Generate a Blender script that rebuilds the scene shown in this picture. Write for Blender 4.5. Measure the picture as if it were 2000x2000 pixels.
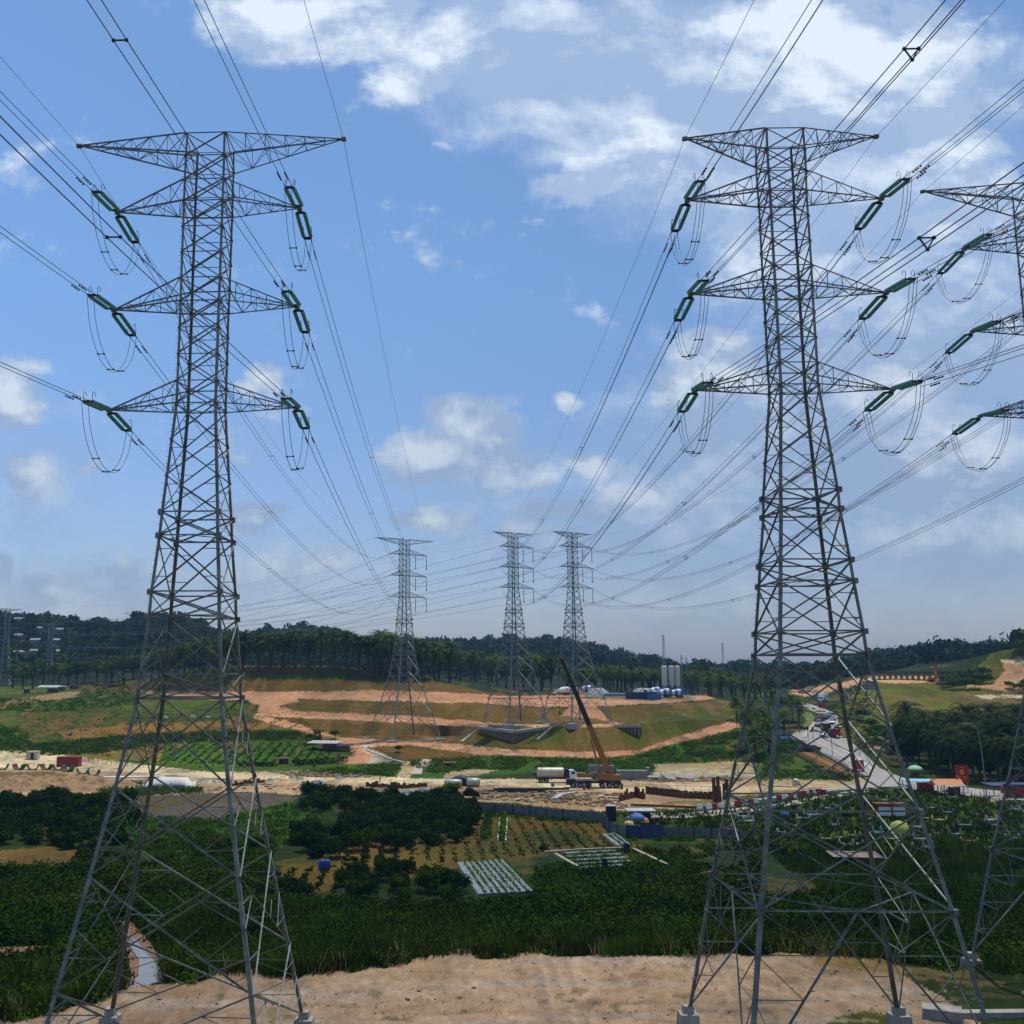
import bpy, math, random
import numpy as np
from mathutils import Vector, Matrix
random.seed(7); RNG = np.random.default_rng(11)
for o in list(bpy.data.objects): bpy.data.objects.remove(o)
SC = bpy.context.scene; COL = SC.collection
R = math.radians
# ------------------------------------------------------------------ camera (eye = origin height)
PITCH = R(9.01); FL = 2000.0; CX = 835.0
cam_d = bpy.data.cameras.new('camera'); cam = bpy.data.objects.new('camera', cam_d); COL.objects.link(cam)
cam_d.sensor_width = 36; cam_d.sensor_fit = 'HORIZONTAL'; cam_d.lens = 36 * FL / 2000
cam_d.shift_x = (1000 - CX) / 2000; cam_d.clip_end = 20000; cam_d.clip_start = 0.3
cam.location = (0, 0, 0); cam.rotation_euler = (R(90) + PITCH, 0, 0)
SC.camera = cam
# ------------------------------------------------------------------ exposure and light
SC.view_settings.view_transform = 'Standard'; SC.view_settings.look = 'None'
SC.view_settings.exposure = 0.0; SC.view_settings.gamma = 1.0
SUN_EL = R(73); SUN_AZ = R(38)          # azimuth from +Y (view direction) towards +X
SKY_STRENGTH = 0.105
sun_d = bpy.data.lights.new('sun', 'SUN'); sun = bpy.data.objects.new('sun', sun_d); COL.objects.link(sun)
sun_d.energy = 3.5; sun_d.angle = R(0.5); sun_d.color = (1.0, 0.93, 0.80)
sd = Vector((math.sin(SUN_AZ) * math.cos(SUN_EL), math.cos(SUN_AZ) * math.cos(SUN_EL), math.sin(SUN_EL)))
sun.rotation_euler = sd.to_track_quat('Z', 'Y').to_euler()

Q = 2000 / 1932.0
C_, S_ = math.cos(PITCH), math.sin(PITCH)
def ray(px, py):
    """pixel of the 1932-px view -> slopes u = X/Y, w = Z/Y"""
    x = (px * Q - CX) / FL; v = (1000 - py * Q) / FL
    den = C_ - v * S_
    return x / den, (S_ + v * C_) / den

world = bpy.data.worlds.new('World'); SC.world = world; world.use_nodes = True
def build_world():
    nt = world.node_tree; N = nt.nodes; L = nt.links; N.clear()
    out = N.new('ShaderNodeOutputWorld'); bg = N.new('ShaderNodeBackground'); L.new(bg.outputs[0], out.inputs[0])
    bg.inputs[1].default_value = SKY_STRENGTH
    sky = N.new('ShaderNodeTexSky'); sky.sky_type = 'NISHITA'; sky.sun_disc = False
    sky.sun_elevation = SUN_EL; sky.sun_rotation = SUN_AZ; sky.altitude = 60
    sky.air_density = 1.0; sky.dust_density = 1.2; sky.ozone_density = 1.3
    tint = N.new('ShaderNodeMix'); tint.data_type = 'RGBA'; tint.blend_type = 'MULTIPLY'; tint.inputs[0].default_value = 1
    L.new(sky.outputs[0], tint.inputs[6]); tint.inputs[7].default_value = (0.76, 1.0, 1.20, 1)
    def mth(op, a, b=None, c=None, clamp=False):
        n = N.new('ShaderNodeMath'); n.operation = op; n.use_clamp = clamp
        for i, v in enumerate((a, b, c)):
            if v is None: continue
            if isinstance(v, (int, float)): n.inputs[i].default_value = v
            else: L.new(v, n.inputs[i])
        return n.outputs[0]
    tc = N.new('ShaderNodeTexCoord'); sp = N.new('ShaderNodeSeparateXYZ'); L.new(tc.outputs['Generated'], sp.inputs[0])
    yy = mth('MAXIMUM', mth('ABSOLUTE', sp.outputs[1]), 0.08)
    u = mth('DIVIDE', sp.outputs[0], yy); w = mth('DIVIDE', sp.outputs[2], yy)
    cb = N.new('ShaderNodeCombineXYZ'); L.new(u, cb.inputs[0]); L.new(w, cb.inputs[1])
    def noise(vec, sc, det, rough, dist=0.0, off=(0, 0, 0), sxy=(1, 1)):
        m = N.new('ShaderNodeMapping'); m.inputs[1].default_value = off; m.inputs[3].default_value = (sxy[0], sxy[1], 1)
        L.new(vec, m.inputs[0])
        n = N.new('ShaderNodeTexNoise'); n.inputs['Scale'].default_value = sc; n.inputs['Detail'].default_value = det
        n.inputs['Roughness'].default_value = rough; n.inputs['Distortion'].default_value = dist
        L.new(m.outputs[0], n.inputs['Vector']); return n.outputs[0]
    # warp the blob coordinates so the clouds get billowed outlines
    wn = N.new('ShaderNodeTexNoise'); wn.inputs['Scale'].default_value = 9; wn.inputs['Detail'].default_value = 7
    wn.inputs['Roughness'].default_value = 0.6; L.new(cb.outputs[0], wn.inputs['Vector'])
    w1 = N.new('ShaderNodeVectorMath'); w1.operation = 'SUBTRACT'; L.new(wn.outputs['Color'], w1.inputs[0]); w1.inputs[1].default_value = (.5, .5, .5)
    w2 = N.new('ShaderNodeVectorMath'); w2.operation = 'MULTIPLY_ADD'; L.new(w1.outputs[0], w2.inputs[0]); w2.inputs[1].default_value = (.085, .06, 0); L.new(cb.outputs[0], w2.inputs[2])
    def field(blobs, gs, shift=(0, 0)):
        tot = None
        for (px, py, a, b, amp) in blobs:
            u0, w0 = ray(px, py)
            s = N.new('ShaderNodeVectorMath'); s.operation = 'SUBTRACT'; L.new(w2.outputs[0], s.inputs[0]); s.inputs[1].default_value = (u0 + shift[0], w0 + shift[1], 0)
            q = N.new('ShaderNodeVectorMath'); q.operation = 'MULTIPLY'; L.new(s.outputs[0], q.inputs[0]); q.inputs[1].default_value = (FL / (a * gs * Q), FL / (b * gs * Q), 0)
            l = N.new('ShaderNodeVectorMath'); l.operation = 'LENGTH'; L.new(q.outputs[0], l.inputs[0])
            e = mth('MULTIPLY', mth('SUBTRACT', 1.0, mth('MULTIPLY', l.outputs['Value'], 0.62), clamp=True), amp)
            tot = e if tot is None else mth('MAXIMUM', tot, e)
        return tot
    crisp = [(1400, 40, 110, 60, 1), (1620, 190, 130, 55, 1), (1710, 110, 110, 90, 1.05), (1800, 240, 80, 55, .9), (1560, 90, 170, 80, 1.1), (470, 10, 60, 40, 1), (560, 40, 110, 60, 1.05), (655, 55, 110, 50, 1.0), (725, 30, 100, 70, 1.1), (790, 110, 80, 62, 1.1), (735, 150, 32, 26, .8), (850, 60, 50, 60, .85),
        (1500, 50, 150, 95, 1.15), (1600, 130, 180, 95, 1.1), (1720, 55, 75, 60, 1.05), (1680, 150, 70, 60, .8), (1240, 265, 85, 50, .9), (1270, 320, 60, 34, .9), (1110, 345, 70, 36, .75),
        (1790, 290, 95, 55, 1.0), (1740, 250, 70, 60, .8), (1900, 330, 34, 26, 1.0), (1780, 425, 110, 42, .95), (1400, 440, 60, 50, .85),
        (1350, 660, 60, 36, 1.0), (1380, 710, 90, 40, .95), (1275, 735, 34, 36, .95), (1700, 700, 110, 50, .8), (1560, 690, 120, 40, .7), (1320, 800, 60, 40, .7), (1710, 830, 60, 40, .9),
        (1780, 870, 90, 42, 1.0), (1860, 900, 80, 30, .95), (1720, 925, 110, 28, .8), (880, 800, 62, 40, 1.05), (830, 868, 80, 40, 1.05), (935, 830, 44, 46, .9), (940, 885, 80, 34, .8),
        (820, 978, 75, 24, .95), (1080, 748, 22, 14, .75), (1120, 868, 60, 20, .75), (1230, 935, 80, 26, .7), (1090, 965, 120, 26, .7), (980, 990, 46, 20, .7),
        (15, 745, 45, 60, .95), (45, 790, 30, 30, .7), (30, 890, 60, 34, .85), (165, 880, 30, 16, .6), (510, 708, 26, 22, .85), (482, 728, 24, 16, .5), (470, 985, 46, 24, .8), (515, 970, 20, 12, .6),
        (0, 1075, 44, 34, .85), (100, 1108, 60, 30, .75), (210, 1092, 80, 36, .75), (620, 1060, 66, 26, .8), (530, 1062, 40, 30, .7), (560, 1085, 110, 26, .6),
        (-600, 900, 200, 80, 1), (2300, 500, 220, 110, 1), (2500, 850, 240, 100, 1), (900, -420, 420, 150, 1), (200, -350, 120, 70, .9)]
    soft = [(1000, 120, 190, 110, 1.0), (1180, 170, 200, 120, 1.0), (1300, 80, 190, 110, 1.0), (1350, 300, 200, 140, .9), (1850, 620, 200, 160, .95), (1650, 840, 320, 120, 1.0), (1400, 860, 240, 90, .8), (1850, 1020, 260, 90, .8), (1050, 60, 160, 90, .9), (930, 60, 190, 110, .9), (1110, 110, 190, 130, .95), (1200, 230, 120, 100, .7), (1420, 220, 230, 150, .95), (1640, 330, 230, 160, 1.0), (1500, 450, 180, 140, .8), (1750, 560, 260, 130, .8),
        (1600, 740, 280, 110, .9), (1750, 940, 330, 90, .9), (1300, 960, 240, 60, .6), (1100, 1020, 350, 60, .5), (900, 900, 120, 70, .55), (1450, 1120, 350, 90, .5), (60, 900, 130, 120, .5),
        (160, 1120, 240, 70, .7), (560, 1080, 170, 60, .55), (1880, 180, 120, 120, .5), (2200, 700, 300, 300, .7), (900, -300, 500, 260, .8)]
    nz = noise(cb.outputs[0], 7, 9, 0.62, 0.2, (3.1, 1.7, 0), (1, 1.5))
    nf = noise(cb.outputs[0], 26, 7, 0.6, 0.1, (1.3, 4.2, 0), (1, 1.3))
    det = mth('ADD', mth('MULTIPLY', mth('SUBTRACT', nz, 0.5), 1.5), mth('MULTIPLY', mth('SUBTRACT', nf, 0.5), 0.85))
    fc = field(crisp, 1.32); fs = field(soft, 1.25)
    dc = mth('ADD', fc, det)
    def mr(v, a, b, c=0.0, d=1.0, smooth=True):
        n = N.new('ShaderNodeMapRange'); n.interpolation_type = 'SMOOTHSTEP' if smooth else 'LINEAR'
        L.new(v, n.inputs[0]); n.inputs[1].default_value = a; n.inputs[2].default_value = b; n.inputs[3].default_value = c; n.inputs[4].default_value = d
        return n.outputs[0]
    mc = mr(dc, 0.12, 0.52)
    ms = mth('MULTIPLY', mr(mth('ADD', fs, mth('MULTIPLY', det, 0.55)), 0.05, .62), 0.82)
    mask = mth('MAXIMUM', mc, ms)
    # lit tops, greyer undersides: density compared with the density a little towards the sun
    n2 = noise(cb.outputs[0], 7, 6, 0.6, 0.2, (3.1 + 0.012, 1.7 + 0.05, 0), (1, 1.5))
    sh = mth('ADD', mth('MULTIPLY', mth('SUBTRACT', nz, n2), 5.5), 0.62)
    shade = mth('ADD', mth('MULTIPLY', mr(dc, .45, 1.15), 0.75), mth('MULTIPLY', mth('SUBTRACT', sh, 0.5), 0.8), clamp=True)
    cr = N.new('ShaderNodeMix'); cr.data_type = 'RGBA'; L.new(shade, cr.inputs[0])
    k = 1.0 / SKY_STRENGTH
    cr.inputs[6].default_value = (0.40 * k, 0.53 * k, 0.76 * k, 1); cr.inputs[7].default_value = (0.80 * k, 0.90 * k, 1.02 * k, 1)
    # lower clouds dim and blend with the hazy horizon
    low = mr(w, 0.0, 0.45, 0.62, 1.0, False)
    dim = N.new('ShaderNodeMix'); dim.data_type = 'RGBA'; dim.blend_type = 'MULTIPLY'; dim.inputs[0].default_value = 1
    L.new(cr.outputs[2], dim.inputs[6])
    cl = N.new('ShaderNodeCombineXYZ'); L.new(low, cl.inputs[0]); L.new(low, cl.inputs[1]); L.new(low, cl.inputs[2]); L.new(cl.outputs[0], dim.inputs[7])
    lf = mr(u, -.55, .25, 1.38, 1.0, False); lv = N.new('ShaderNodeVectorMath'); lv.operation = 'SCALE'; L.new(tint.outputs[2], lv.inputs[0]); L.new(lf, lv.inputs['Scale'])
    mx = N.new('ShaderNodeMix'); mx.data_type = 'RGBA'; L.new(mth('MULTIPLY', mask, mr(w, -0.02, 0.35, 0.55, 0.97, False)), mx.inputs[0])
    hz = N.new('ShaderNodeMix'); hz.data_type = 'RGBA'; L.new(mr(w, -.02, .4, 0, 1, False), hz.inputs[0]); hz.inputs[6].default_value = (.95, .72, .76, 1); hz.inputs[7].default_value = (1, 1, 1, 1)
    hm = N.new('ShaderNodeMix'); hm.data_type = 'RGBA'; hm.blend_type = 'MULTIPLY'; hm.inputs[0].default_value = 1; L.new(lv.outputs[0], hm.inputs[6]); L.new(hz.outputs[2], hm.inputs[7])
    L.new(hm.outputs[2], mx.inputs[6]); L.new(dim.outputs[2], mx.inputs[7])
    L.new(mx.outputs[2], bg.inputs[0])
build_world()

# ------------------------------------------------------------------ materials
MATS = {}
def new_mat(name):
    m = bpy.data.materials.new(name); m.use_nodes = True; nt = m.node_tree
    b = nt.nodes['Principled BSDF']; MATS[name] = m
    return m, nt, b
def mat(name, col, rough=0.7, metal=0.0, var=0.15, scale=2.0, bump=0.0, spec=0.3, dirt=None, dirt_amt=0.0, objrand=0.0, coord='Object', stretch=(1, 1, 1), sub=0.0):
    """base colour with noise mottling, optional dirt colour in patches, per-object random value"""
    if name in MATS: return MATS[name]
    m, nt, b = new_mat(name); N = nt.nodes; L = nt.links
    tc = N.new('ShaderNodeTexCoord'); mp = N.new('ShaderNodeMapping'); L.new(tc.outputs[coord], mp.inputs[0]); mp.inputs[3].default_value = stretch
    n = N.new('ShaderNodeTexNoise'); n.inputs['Scale'].default_value = scale; n.inputs['Detail'].default_value = 6; n.inputs['Roughness'].default_value = .65
    L.new(mp.outputs[0], n.inputs['Vector'])
    r = N.new('ShaderNodeMapRange'); L.new(n.outputs[0], r.inputs[0]); r.inputs[1].default_value = .28; r.inputs[2].default_value = .72
    r.inputs[3].default_value = 1 - var * 1.6; r.inputs[4].default_value = 1 + var * 1.6
    mu = N.new('ShaderNodeMix'); mu.data_type = 'RGBA'; mu.blend_type = 'MULTIPLY'; mu.inputs[0].default_value = 1; mu.inputs[6].default_value = (*col, 1)
    L.new(r.outputs[0], mu.inputs[7]); last = mu.outputs[2]
    if dirt:
        n2 = N.new('ShaderNodeTexNoise'); n2.inputs['Scale'].default_value = scale * .37; n2.inputs['Detail'].default_value = 8; n2.inputs['Roughness'].default_value = .7
        L.new(mp.outputs[0], n2.inputs['Vector'])
        r2 = N.new('ShaderNodeMapRange'); L.new(n2.outputs[0], r2.inputs[0]); r2.inputs[1].default_value = .47; r2.inputs[2].default_value = .68; r2.inputs[4].default_value = dirt_amt
        m2 = N.new('ShaderNodeMix'); m2.data_type = 'RGBA'; L.new(r2.outputs[0], m2.inputs[0]); L.new(last, m2.inputs[6]); m2.inputs[7].default_value = (*dirt, 1); last = m2.outputs[2]
    if objrand:
        oi = N.new('ShaderNodeObjectInfo'); hs = N.new('ShaderNodeHueSaturation'); L.new(last, hs.inputs['Color'])
        a = N.new('ShaderNodeMapRange'); L.new(oi.outputs['Random'], a.inputs[0]); a.inputs[3].default_value = 1 - objrand; a.inputs[4].default_value = 1 + objrand; L.new(a.outputs[0], hs.inputs['Value'])
        a2 = N.new('ShaderNodeMapRange'); L.new(oi.outputs['Random'], a2.inputs[0]); a2.inputs[3].default_value = .5 + objrand * .06; a2.inputs[4].default_value = .5 - objrand * .06; L.new(a2.outputs[0], hs.inputs['Hue'])
        last = hs.outputs[0]
    L.new(last, b.inputs['Base Color'])
    b.inputs['Roughness'].default_value = rough; b.inputs['Metallic'].default_value = metal; b.inputs['Specular IOR Level'].default_value = spec
    if sub:
        tr = N.new('ShaderNodeBsdfTranslucent'); L.new(last, tr.inputs[0]); ms = N.new('ShaderNodeMixShader'); ms.inputs[0].default_value = sub
        L.new(b.outputs[0], ms.inputs[1]); L.new(tr.outputs[0], ms.inputs[2]); L.new(ms.outputs[0], N['Material Output'].inputs[0])
    if bump:
        bp = N.new('ShaderNodeBump'); bp.inputs['Strength'].default_value = bump; bp.inputs['Distance'].default_value = .1; L.new(n.outputs[0], bp.inputs['Height']); L.new(bp.outputs[0], b.inputs['Normal'])
    return m
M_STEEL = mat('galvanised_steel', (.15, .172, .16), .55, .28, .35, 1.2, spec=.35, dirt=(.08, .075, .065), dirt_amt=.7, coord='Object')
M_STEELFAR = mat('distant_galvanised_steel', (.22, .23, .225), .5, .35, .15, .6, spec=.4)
M_WIRE = mat('aluminium_conductor', (.12, .125, .13), .5, .6, .1, 1)
M_INS = mat('green_glass_insulator', (.09, .30, .25), .22, 0, .2, 6, spec=.6)
M_CONC = mat('weathered_concrete', (.27, .255, .225), .85, 0, .18, 1.2, bump=.2, dirt=(.22, .19, .15), dirt_amt=.7)
M_CONCL = mat('pale_concrete', (.40, .36, .29), .85, 0, .15, .8, dirt=(.35, .27, .19), dirt_amt=.6)
M_ASPH = mat('worn_asphalt', (.27, .26, .25), .9, 0, .12, .35, dirt=(.38, .34, .27), dirt_amt=.6)
M_PAINT_W = mat('white_paint', (.78, .78, .76), .5, 0, .06, 3, dirt=(.45, .40, .33), dirt_amt=.3)
M_PAINT_R = mat('red_paint', (.42, .02, .02), .5, 0, .12, 2, dirt=(.2, .02, .02), dirt_amt=.4)
M_SIGN_R = mat('crimson_sign_paint', (.36, .012, .018), .5, 0, .06, 1)
M_YELL = mat('crane_yellow_paint', (.28, .12, .02), .45, 0, .1, 1.5, dirt=(.2, .12, .05), dirt_amt=.5)
M_ORANGE = mat('orange_paint', (.55, .17, .04), .5, 0, .1, 2)
M_BLACK = mat('black_steel', (.018, .018, .02), .5, 0, .2, 2)
M_RUBBER = mat('tyre_rubber', (.02, .02, .02), .85, 0, .1, 4)
M_GLASS = mat('dark_window_glass', (.03, .04, .05), .08, 0, .05, 1, spec=.8)
M_BLUE = mat('blue_paint', (.03, .12, .32), .5, 0, .12, 2, dirt=(.02, .05, .12), dirt_amt=.4)
M_BLUEL = mat('light_blue_paint', (.22, .45, .55), .6, 0, .1, 2)
M_RUST = mat('rusty_steel', (.13, .055, .025), .85, 0, .35, 1.5, dirt=(.05, .03, .02), dirt_amt=.7, bump=.3)
M_WOOD = mat('weathered_wood', (.16, .10, .06), .85, 0, .3, 2, stretch=(1, 1, .2))
M_BEIGE = mat('beige_paint', (.50, .44, .30), .6, 0, .1, 2, dirt=(.3, .2, .1), dirt_amt=.5)
M_TANK = mat('dull_silver_tank', (.45, .43, .36), .5, .25, .1, 1.5, dirt=(.3, .22, .13), dirt_amt=.6)
M_ROOF = mat('zinc_roof_sheet', (.42, .42, .41), .55, .2, .15, 1.5, dirt=(.22, .15, .10), dirt_amt=.6)
M_TARP = mat('white_tarpaulin', (.60, .58, .53), .6, 0, .08, 1, dirt=(.5, .42, .32), dirt_amt=.5)
M_GREENP = mat('green_corrugated_steel', (.05, .28, .12), .5, 0, .2, 2, dirt=(.16, .10, .05), dirt_amt=.8)
M_SILO = mat('cream_silo_steel', (.62, .57, .48), .55, .1, .07, .6, stretch=(1, 1, .15), dirt=(.4, .33, .25), dirt_amt=.5)
M_GRAV = mat('grey_aggregate', (.45, .43, .40), .95, 0, .2, 2, bump=.6)
M_TRUNK = mat('palm_trunk_bark', (.07, .05, .035), .95, 0, .35, 2, bump=.5)
M_BARK = mat('tree_bark', (.09, .065, .045), .95, 0, .3, 2)
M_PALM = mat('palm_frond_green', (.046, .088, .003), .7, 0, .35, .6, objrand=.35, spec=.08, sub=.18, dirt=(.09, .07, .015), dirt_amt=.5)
M_LEAF = mat('dark_foliage', (.013, .036, .0005), .8, 0, .4, .45, objrand=.4, spec=.03, sub=.12)
M_BUSH = mat('bright_bush_foliage', (.042, .092, .003), .8, 0, .4, .3, objrand=.3, spec=.04, sub=.15)
M_FOREST = mat('forest_canopy_foliage', (.017, .042, .005), .9, 0, .7, .03, spec=.03, dirt=(.07, .08, .015), dirt_amt=.6, coord='Object')
M_REED = mat('reed_foliage', (.024, .050, .001), .8, 0, .6, .12, spec=.04, sub=.15, dirt=(.05, .06, .008), dirt_amt=.5)
M_DARKREED = mat('shrubby_undergrowth_foliage', (.014, .034, .0005), .85, 0, .7, .1, spec=.02, sub=.1, dirt=(.065, .070, .006), dirt_amt=.6)

# ------------------------------------------------------------------ mesh helpers
class MB:
    def __init__(s): s.v = []; s.f = []
    def add(s, vs, fs):
        n = len(s.v); s.v += [tuple(map(float, p)) for p in vs]; s.f += [tuple(n + i for i in f) for f in fs]; return s
    def box(s, c, size, rz=0.0, tilt=None):
        x, y, z = [a / 2 for a in size]
        vs = [Vector((sx * x, sy * y, sz * z)) for sz in (-1, 1) for sx, sy in ((-1, -1), (1, -1), (1, 1), (-1, 1))]
        M = Matrix.Rotation(rz, 3, 'Z')
        if tilt: M = M @ Matrix.Rotation(tilt[0], 3, 'X') @ Matrix.Rotation(tilt[1], 3, 'Y')
        vs = [M @ v + Vector(c) for v in vs]
        return s.add(vs, [(3, 2, 1, 0), (4, 5, 6, 7), (0, 1, 5, 4), (1, 2, 6, 5), (2, 3, 7, 6), (3, 0, 4, 7)])
    def angle(s, p, q, w, n=None, t=None):
        """steel angle (L section) from p to q, one flange in the plane with normal n"""
        p = Vector(p); q = Vector(q); d = (q - p)
        if d.length < 1e-4: return s
        d.normalize(); n = Vector(n) if n is not None else Vector((0, 0, 1))
        a = d.cross(n)
        if a.length < 1e-3: a = d.cross(Vector((1, 0.3, 0)))
        a.normalize(); b = a.cross(d); t = t or w * .14
        prof = [(-w / 2, w / 2 * 0), (w / 2, 0), (w / 2, t), (-w / 2 + t, t), (-w / 2 + t, w * .9), (-w / 2, w * .9)]
        vs = [e + a * x + b * y for e in (p, q) for x, y in prof]
        return s.add(vs, [(i, (i + 1) % 6, (i + 1) % 6 + 6, i + 6) for i in range(6)] + [(5, 4, 3, 2, 1, 0), (6, 7, 8, 9, 10, 11)])
    def bar(s, p, q, w, h=None):
        p = Vector(p); q = Vector(q); d = (q - p).normalized(); h = h or w
        a = d.cross(Vector((0, 0, 1)))
        if a.length < 1e-3: a = Vector((1, 0, 0))
        a.normalize(); b = a.cross(d)
        vs = [e + a * x * w / 2 + b * y * h / 2 for e in (p, q) for x, y in ((-1, -1), (1, -1), (1, 1), (-1, 1))]
        return s.add(vs, [(3, 2, 1, 0), (4, 5, 6, 7), (0, 1, 5, 4), (1, 2, 6, 5), (2, 3, 7, 6), (3, 0, 4, 7)])
    def tube(s, pts, r, n=6, cap=True):
        pts = [Vector(p) for p in pts]; m = len(pts); rr = r if hasattr(r, '__len__') else [r] * m
        base = len(s.v); up = Vector((0, 0, 1))
        for i, p in enumerate(pts):
            d = (pts[min(i + 1, m - 1)] - pts[max(i - 1, 0)]).normalized()
            a = d.cross(up)
            if a.length < 1e-2: a = d.cross(Vector((0, 1, 0)))
            a.normalize(); b = a.cross(d)
            for k in range(n):
                t = 2 * math.pi * k / n; s.v.append(tuple(p + (a * math.cos(t) + b * math.sin(t)) * rr[i]))
        for i in range(m - 1):
            for k in range(n):
                s.f.append((base + i * n + k, base + i * n + (k + 1) % n, base + (i + 1) * n + (k + 1) % n, base + (i + 1) * n + k))
        if cap:
            s.f.append(tuple(base + k for k in range(n))[::-1]); s.f.append(tuple(base + (m - 1) * n + k for k in range(n)))
        return s
    def lathe(s, prof, c=(0, 0, 0), n=16, M=None):
        base = len(s.v); c = Vector(c)
        for r, z in prof:
            for k in range(n):
                t = 2 * math.pi * k / n; v = Vector((r * math.cos(t), r * math.sin(t), z))
                s.v.append(tuple((M @ v if M else v) + c))
        for i in range(len(prof) - 1):
            for k in range(n):
                s.f.append((base + i * n + k, base + i * n + (k + 1) % n, base + (i + 1) * n + (k + 1) % n, base + (i + 1) * n + k))
        s.f.append(tuple(base + k for k in range(n))[::-1]); s.f.append(tuple(base + (len(prof) - 1) * n + k for k in range(n)))
        return s
    def loft(s, secs):
        """list of equal-length rings"""
        base = len(s.v); n = len(secs[0])
        for r in secs: s.v += [tuple(map(float, p)) for p in r]
        for i in range(len(secs) - 1):
            for k in range(n):
                s.f.append((base + i * n + k, base + i * n + (k + 1) % n, base + (i + 1) * n + (k + 1) % n, base + (i + 1) * n + k))
        s.f.append(tuple(base + k for k in range(n))[::-1]); s.f.append(tuple(base + (len(secs) - 1) * n + k for k in range(n)))
        return s
    def build(s, name, m, parent=None, smooth=False, loc=None, rz=None):
        return link(mesh_of(name, s.v, s.f, m, smooth), name, parent, loc, rz)
def mesh_of(name, v, f, m, smooth=False):
    me = bpy.data.meshes.new(name)
    if isinstance(v, np.ndarray):
        me.vertices.add(len(v)); me.vertices.foreach_set('co', v.astype(np.float32).ravel())
        k = f.shape[1]; me.loops.add(f.size); me.loops.foreach_set('vertex_index', f.astype(np.int32).ravel())
        me.polygons.add(len(f)); me.polygons.foreach_set('loop_start', np.arange(0, f.size, k, dtype=np.int32))
        me.update(calc_edges=True)
    else: me.from_pydata(v, [], f)
    me.materials.append(m)
    if smooth: me.polygons.foreach_set('use_smooth', [True] * len(me.polygons))
    return me
def link(me, name, parent=None, loc=None, rz=None):
    o = bpy.data.objects.new(name, me); COL.objects.link(o)
    if parent: o.parent = parent
    if loc is not None: o.location = loc
    if rz is not None: o.rotation_euler = (0, 0, rz)
    return o
def tag(o, label, cat, group=None, kind=None):
    if label: o['label'] = label
    if cat: o['category'] = cat
    if group: o['group'] = group
    if kind: o['kind'] = kind
    return o
def thing(name, label, cat, loc=(0, 0, 0), rz=0.0, group=None):
    o = bpy.data.objects.new(name, None); COL.objects.link(o); o.location = loc; o.rotation_euler = (0, 0, rz); o.empty_display_size = .2
    return tag(o, label, cat, group)
def copy_tree(o, parent=None):
    c = o.copy(); COL.objects.link(c)
    if parent: c.parent = parent
    for ch in list(o.children): copy_tree(ch, c)
    return c
def dup(o, loc, rz=0.0, label=None, group=None, scale=None):
    c = copy_tree(o); c.location = loc; c.rotation_euler = (0, 0, rz)
    if label: c['label'] = label
    if group: c['group'] = group
    if scale: c.scale = scale if hasattr(scale, '__len__') else (scale,) * 3
    return c
class Kind:
    """first place() moves the prototype itself, later ones copy it"""
    def __init__(s, proto): s.p = proto; s.used = False
    def place(s, loc, rz=0.0, label=None, group=None, scale=None):
        if s.used: return dup(s.p, loc, rz, label, group, scale)
        s.used = True; o = s.p; o.location = loc; o.rotation_euler = (0, 0, rz)
        if label: o['label'] = label
        if group: o['group'] = group
        if scale: o.scale = scale if hasattr(scale, '__len__') else (scale,) * 3
        return o

# ------------------------------------------------------------------ terrain from profile lines
def zf(z):  # line point given by height
    return ('z', z)
def yf(y): return ('y', y)
# every line: (px, py, distance) in the 2000-px photograph's frame, or ('z') height
GZ = -24.5; VZ = -27.6
EDGE = [(-400, 2120), (-60, 1998), (60, 1982), (135, 1962), (310, 1928), (435, 1905), (600, 1902), (683, 1890), (807, 1876), (931, 1866), (1035, 1863), (1107, 1871), (1190, 1863), (1273, 1858), (1377, 1863), (1449, 1858), (1553, 1863), (1615, 1868), (1708, 1879), (1811, 1890), (2000, 1900), (2400, 1915)]
CREST = [(-400, 1215), (-150, 1200), (23, 1197), (47, 1194), (98, 1206), (121, 1203), (163, 1212), (198, 1210), (233, 1213), (256, 1202), (280, 1198), (350, 1197), (384, 1203), (428, 1227), (475, 1231), (500, 1227), (543, 1220), (598, 1213), (652, 1224), (700, 1235), (777, 1236), (824, 1239), (867, 1246), (896, 1246), (922, 1239), (976, 1237), (1085, 1237), (1121, 1243), (1157, 1250), (1193, 1261), (1230, 1272), (1284, 1283), (1349, 1293), (1372, 1296), (1409, 1287), (1470, 1287), (1517, 1289), (1600, 1287), (1626, 1285), (1655, 1273), (1706, 1262), (1735, 1258), (1764, 1266), (1807, 1256), (1851, 1251), (1909, 1256), (1970, 1262), (2100, 1250), (2400, 1240)]
def hill_y(px): return np.interp(px, [0, 300, 430, 700, 1200, 2000], [900, 980, 1200, 1300, 1350, 1500])
LINES = [
 [('Z', VZ + 3.1)], # placeholder replaced below
]
def slopes2000(px, py): return ray(px / Q, py / Q)
def mkline(pts):
    us, Ys, Zs = [], [], []
    for p in pts:
        u, w = slopes2000(p[0], p[1])
        if isinstance(p[2], tuple): Z = p[2][1]; Y = Z / w
        else: Y = p[2]; Z = Y * w
        us.append(u); Ys.append(Y); Zs.append(Z)
    o = np.argsort(us); return np.array(us)[o], np.array(Ys)[o], np.array(Zs)[o]
UU = np.linspace(-1.3, 1.5, 5601)
def sm(a, k=9):
    g = np.exp(-np.linspace(-2, 2, 2 * k + 1) ** 2); g /= g.sum(); return np.convolve(np.pad(a, k, mode='edge'), g, 'valid')
def samp(pts, k=9):
    u, Y, Z = mkline(pts); return sm(np.interp(UU, u, Y), k), sm(np.interp(UU, u, Z), k)
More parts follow.
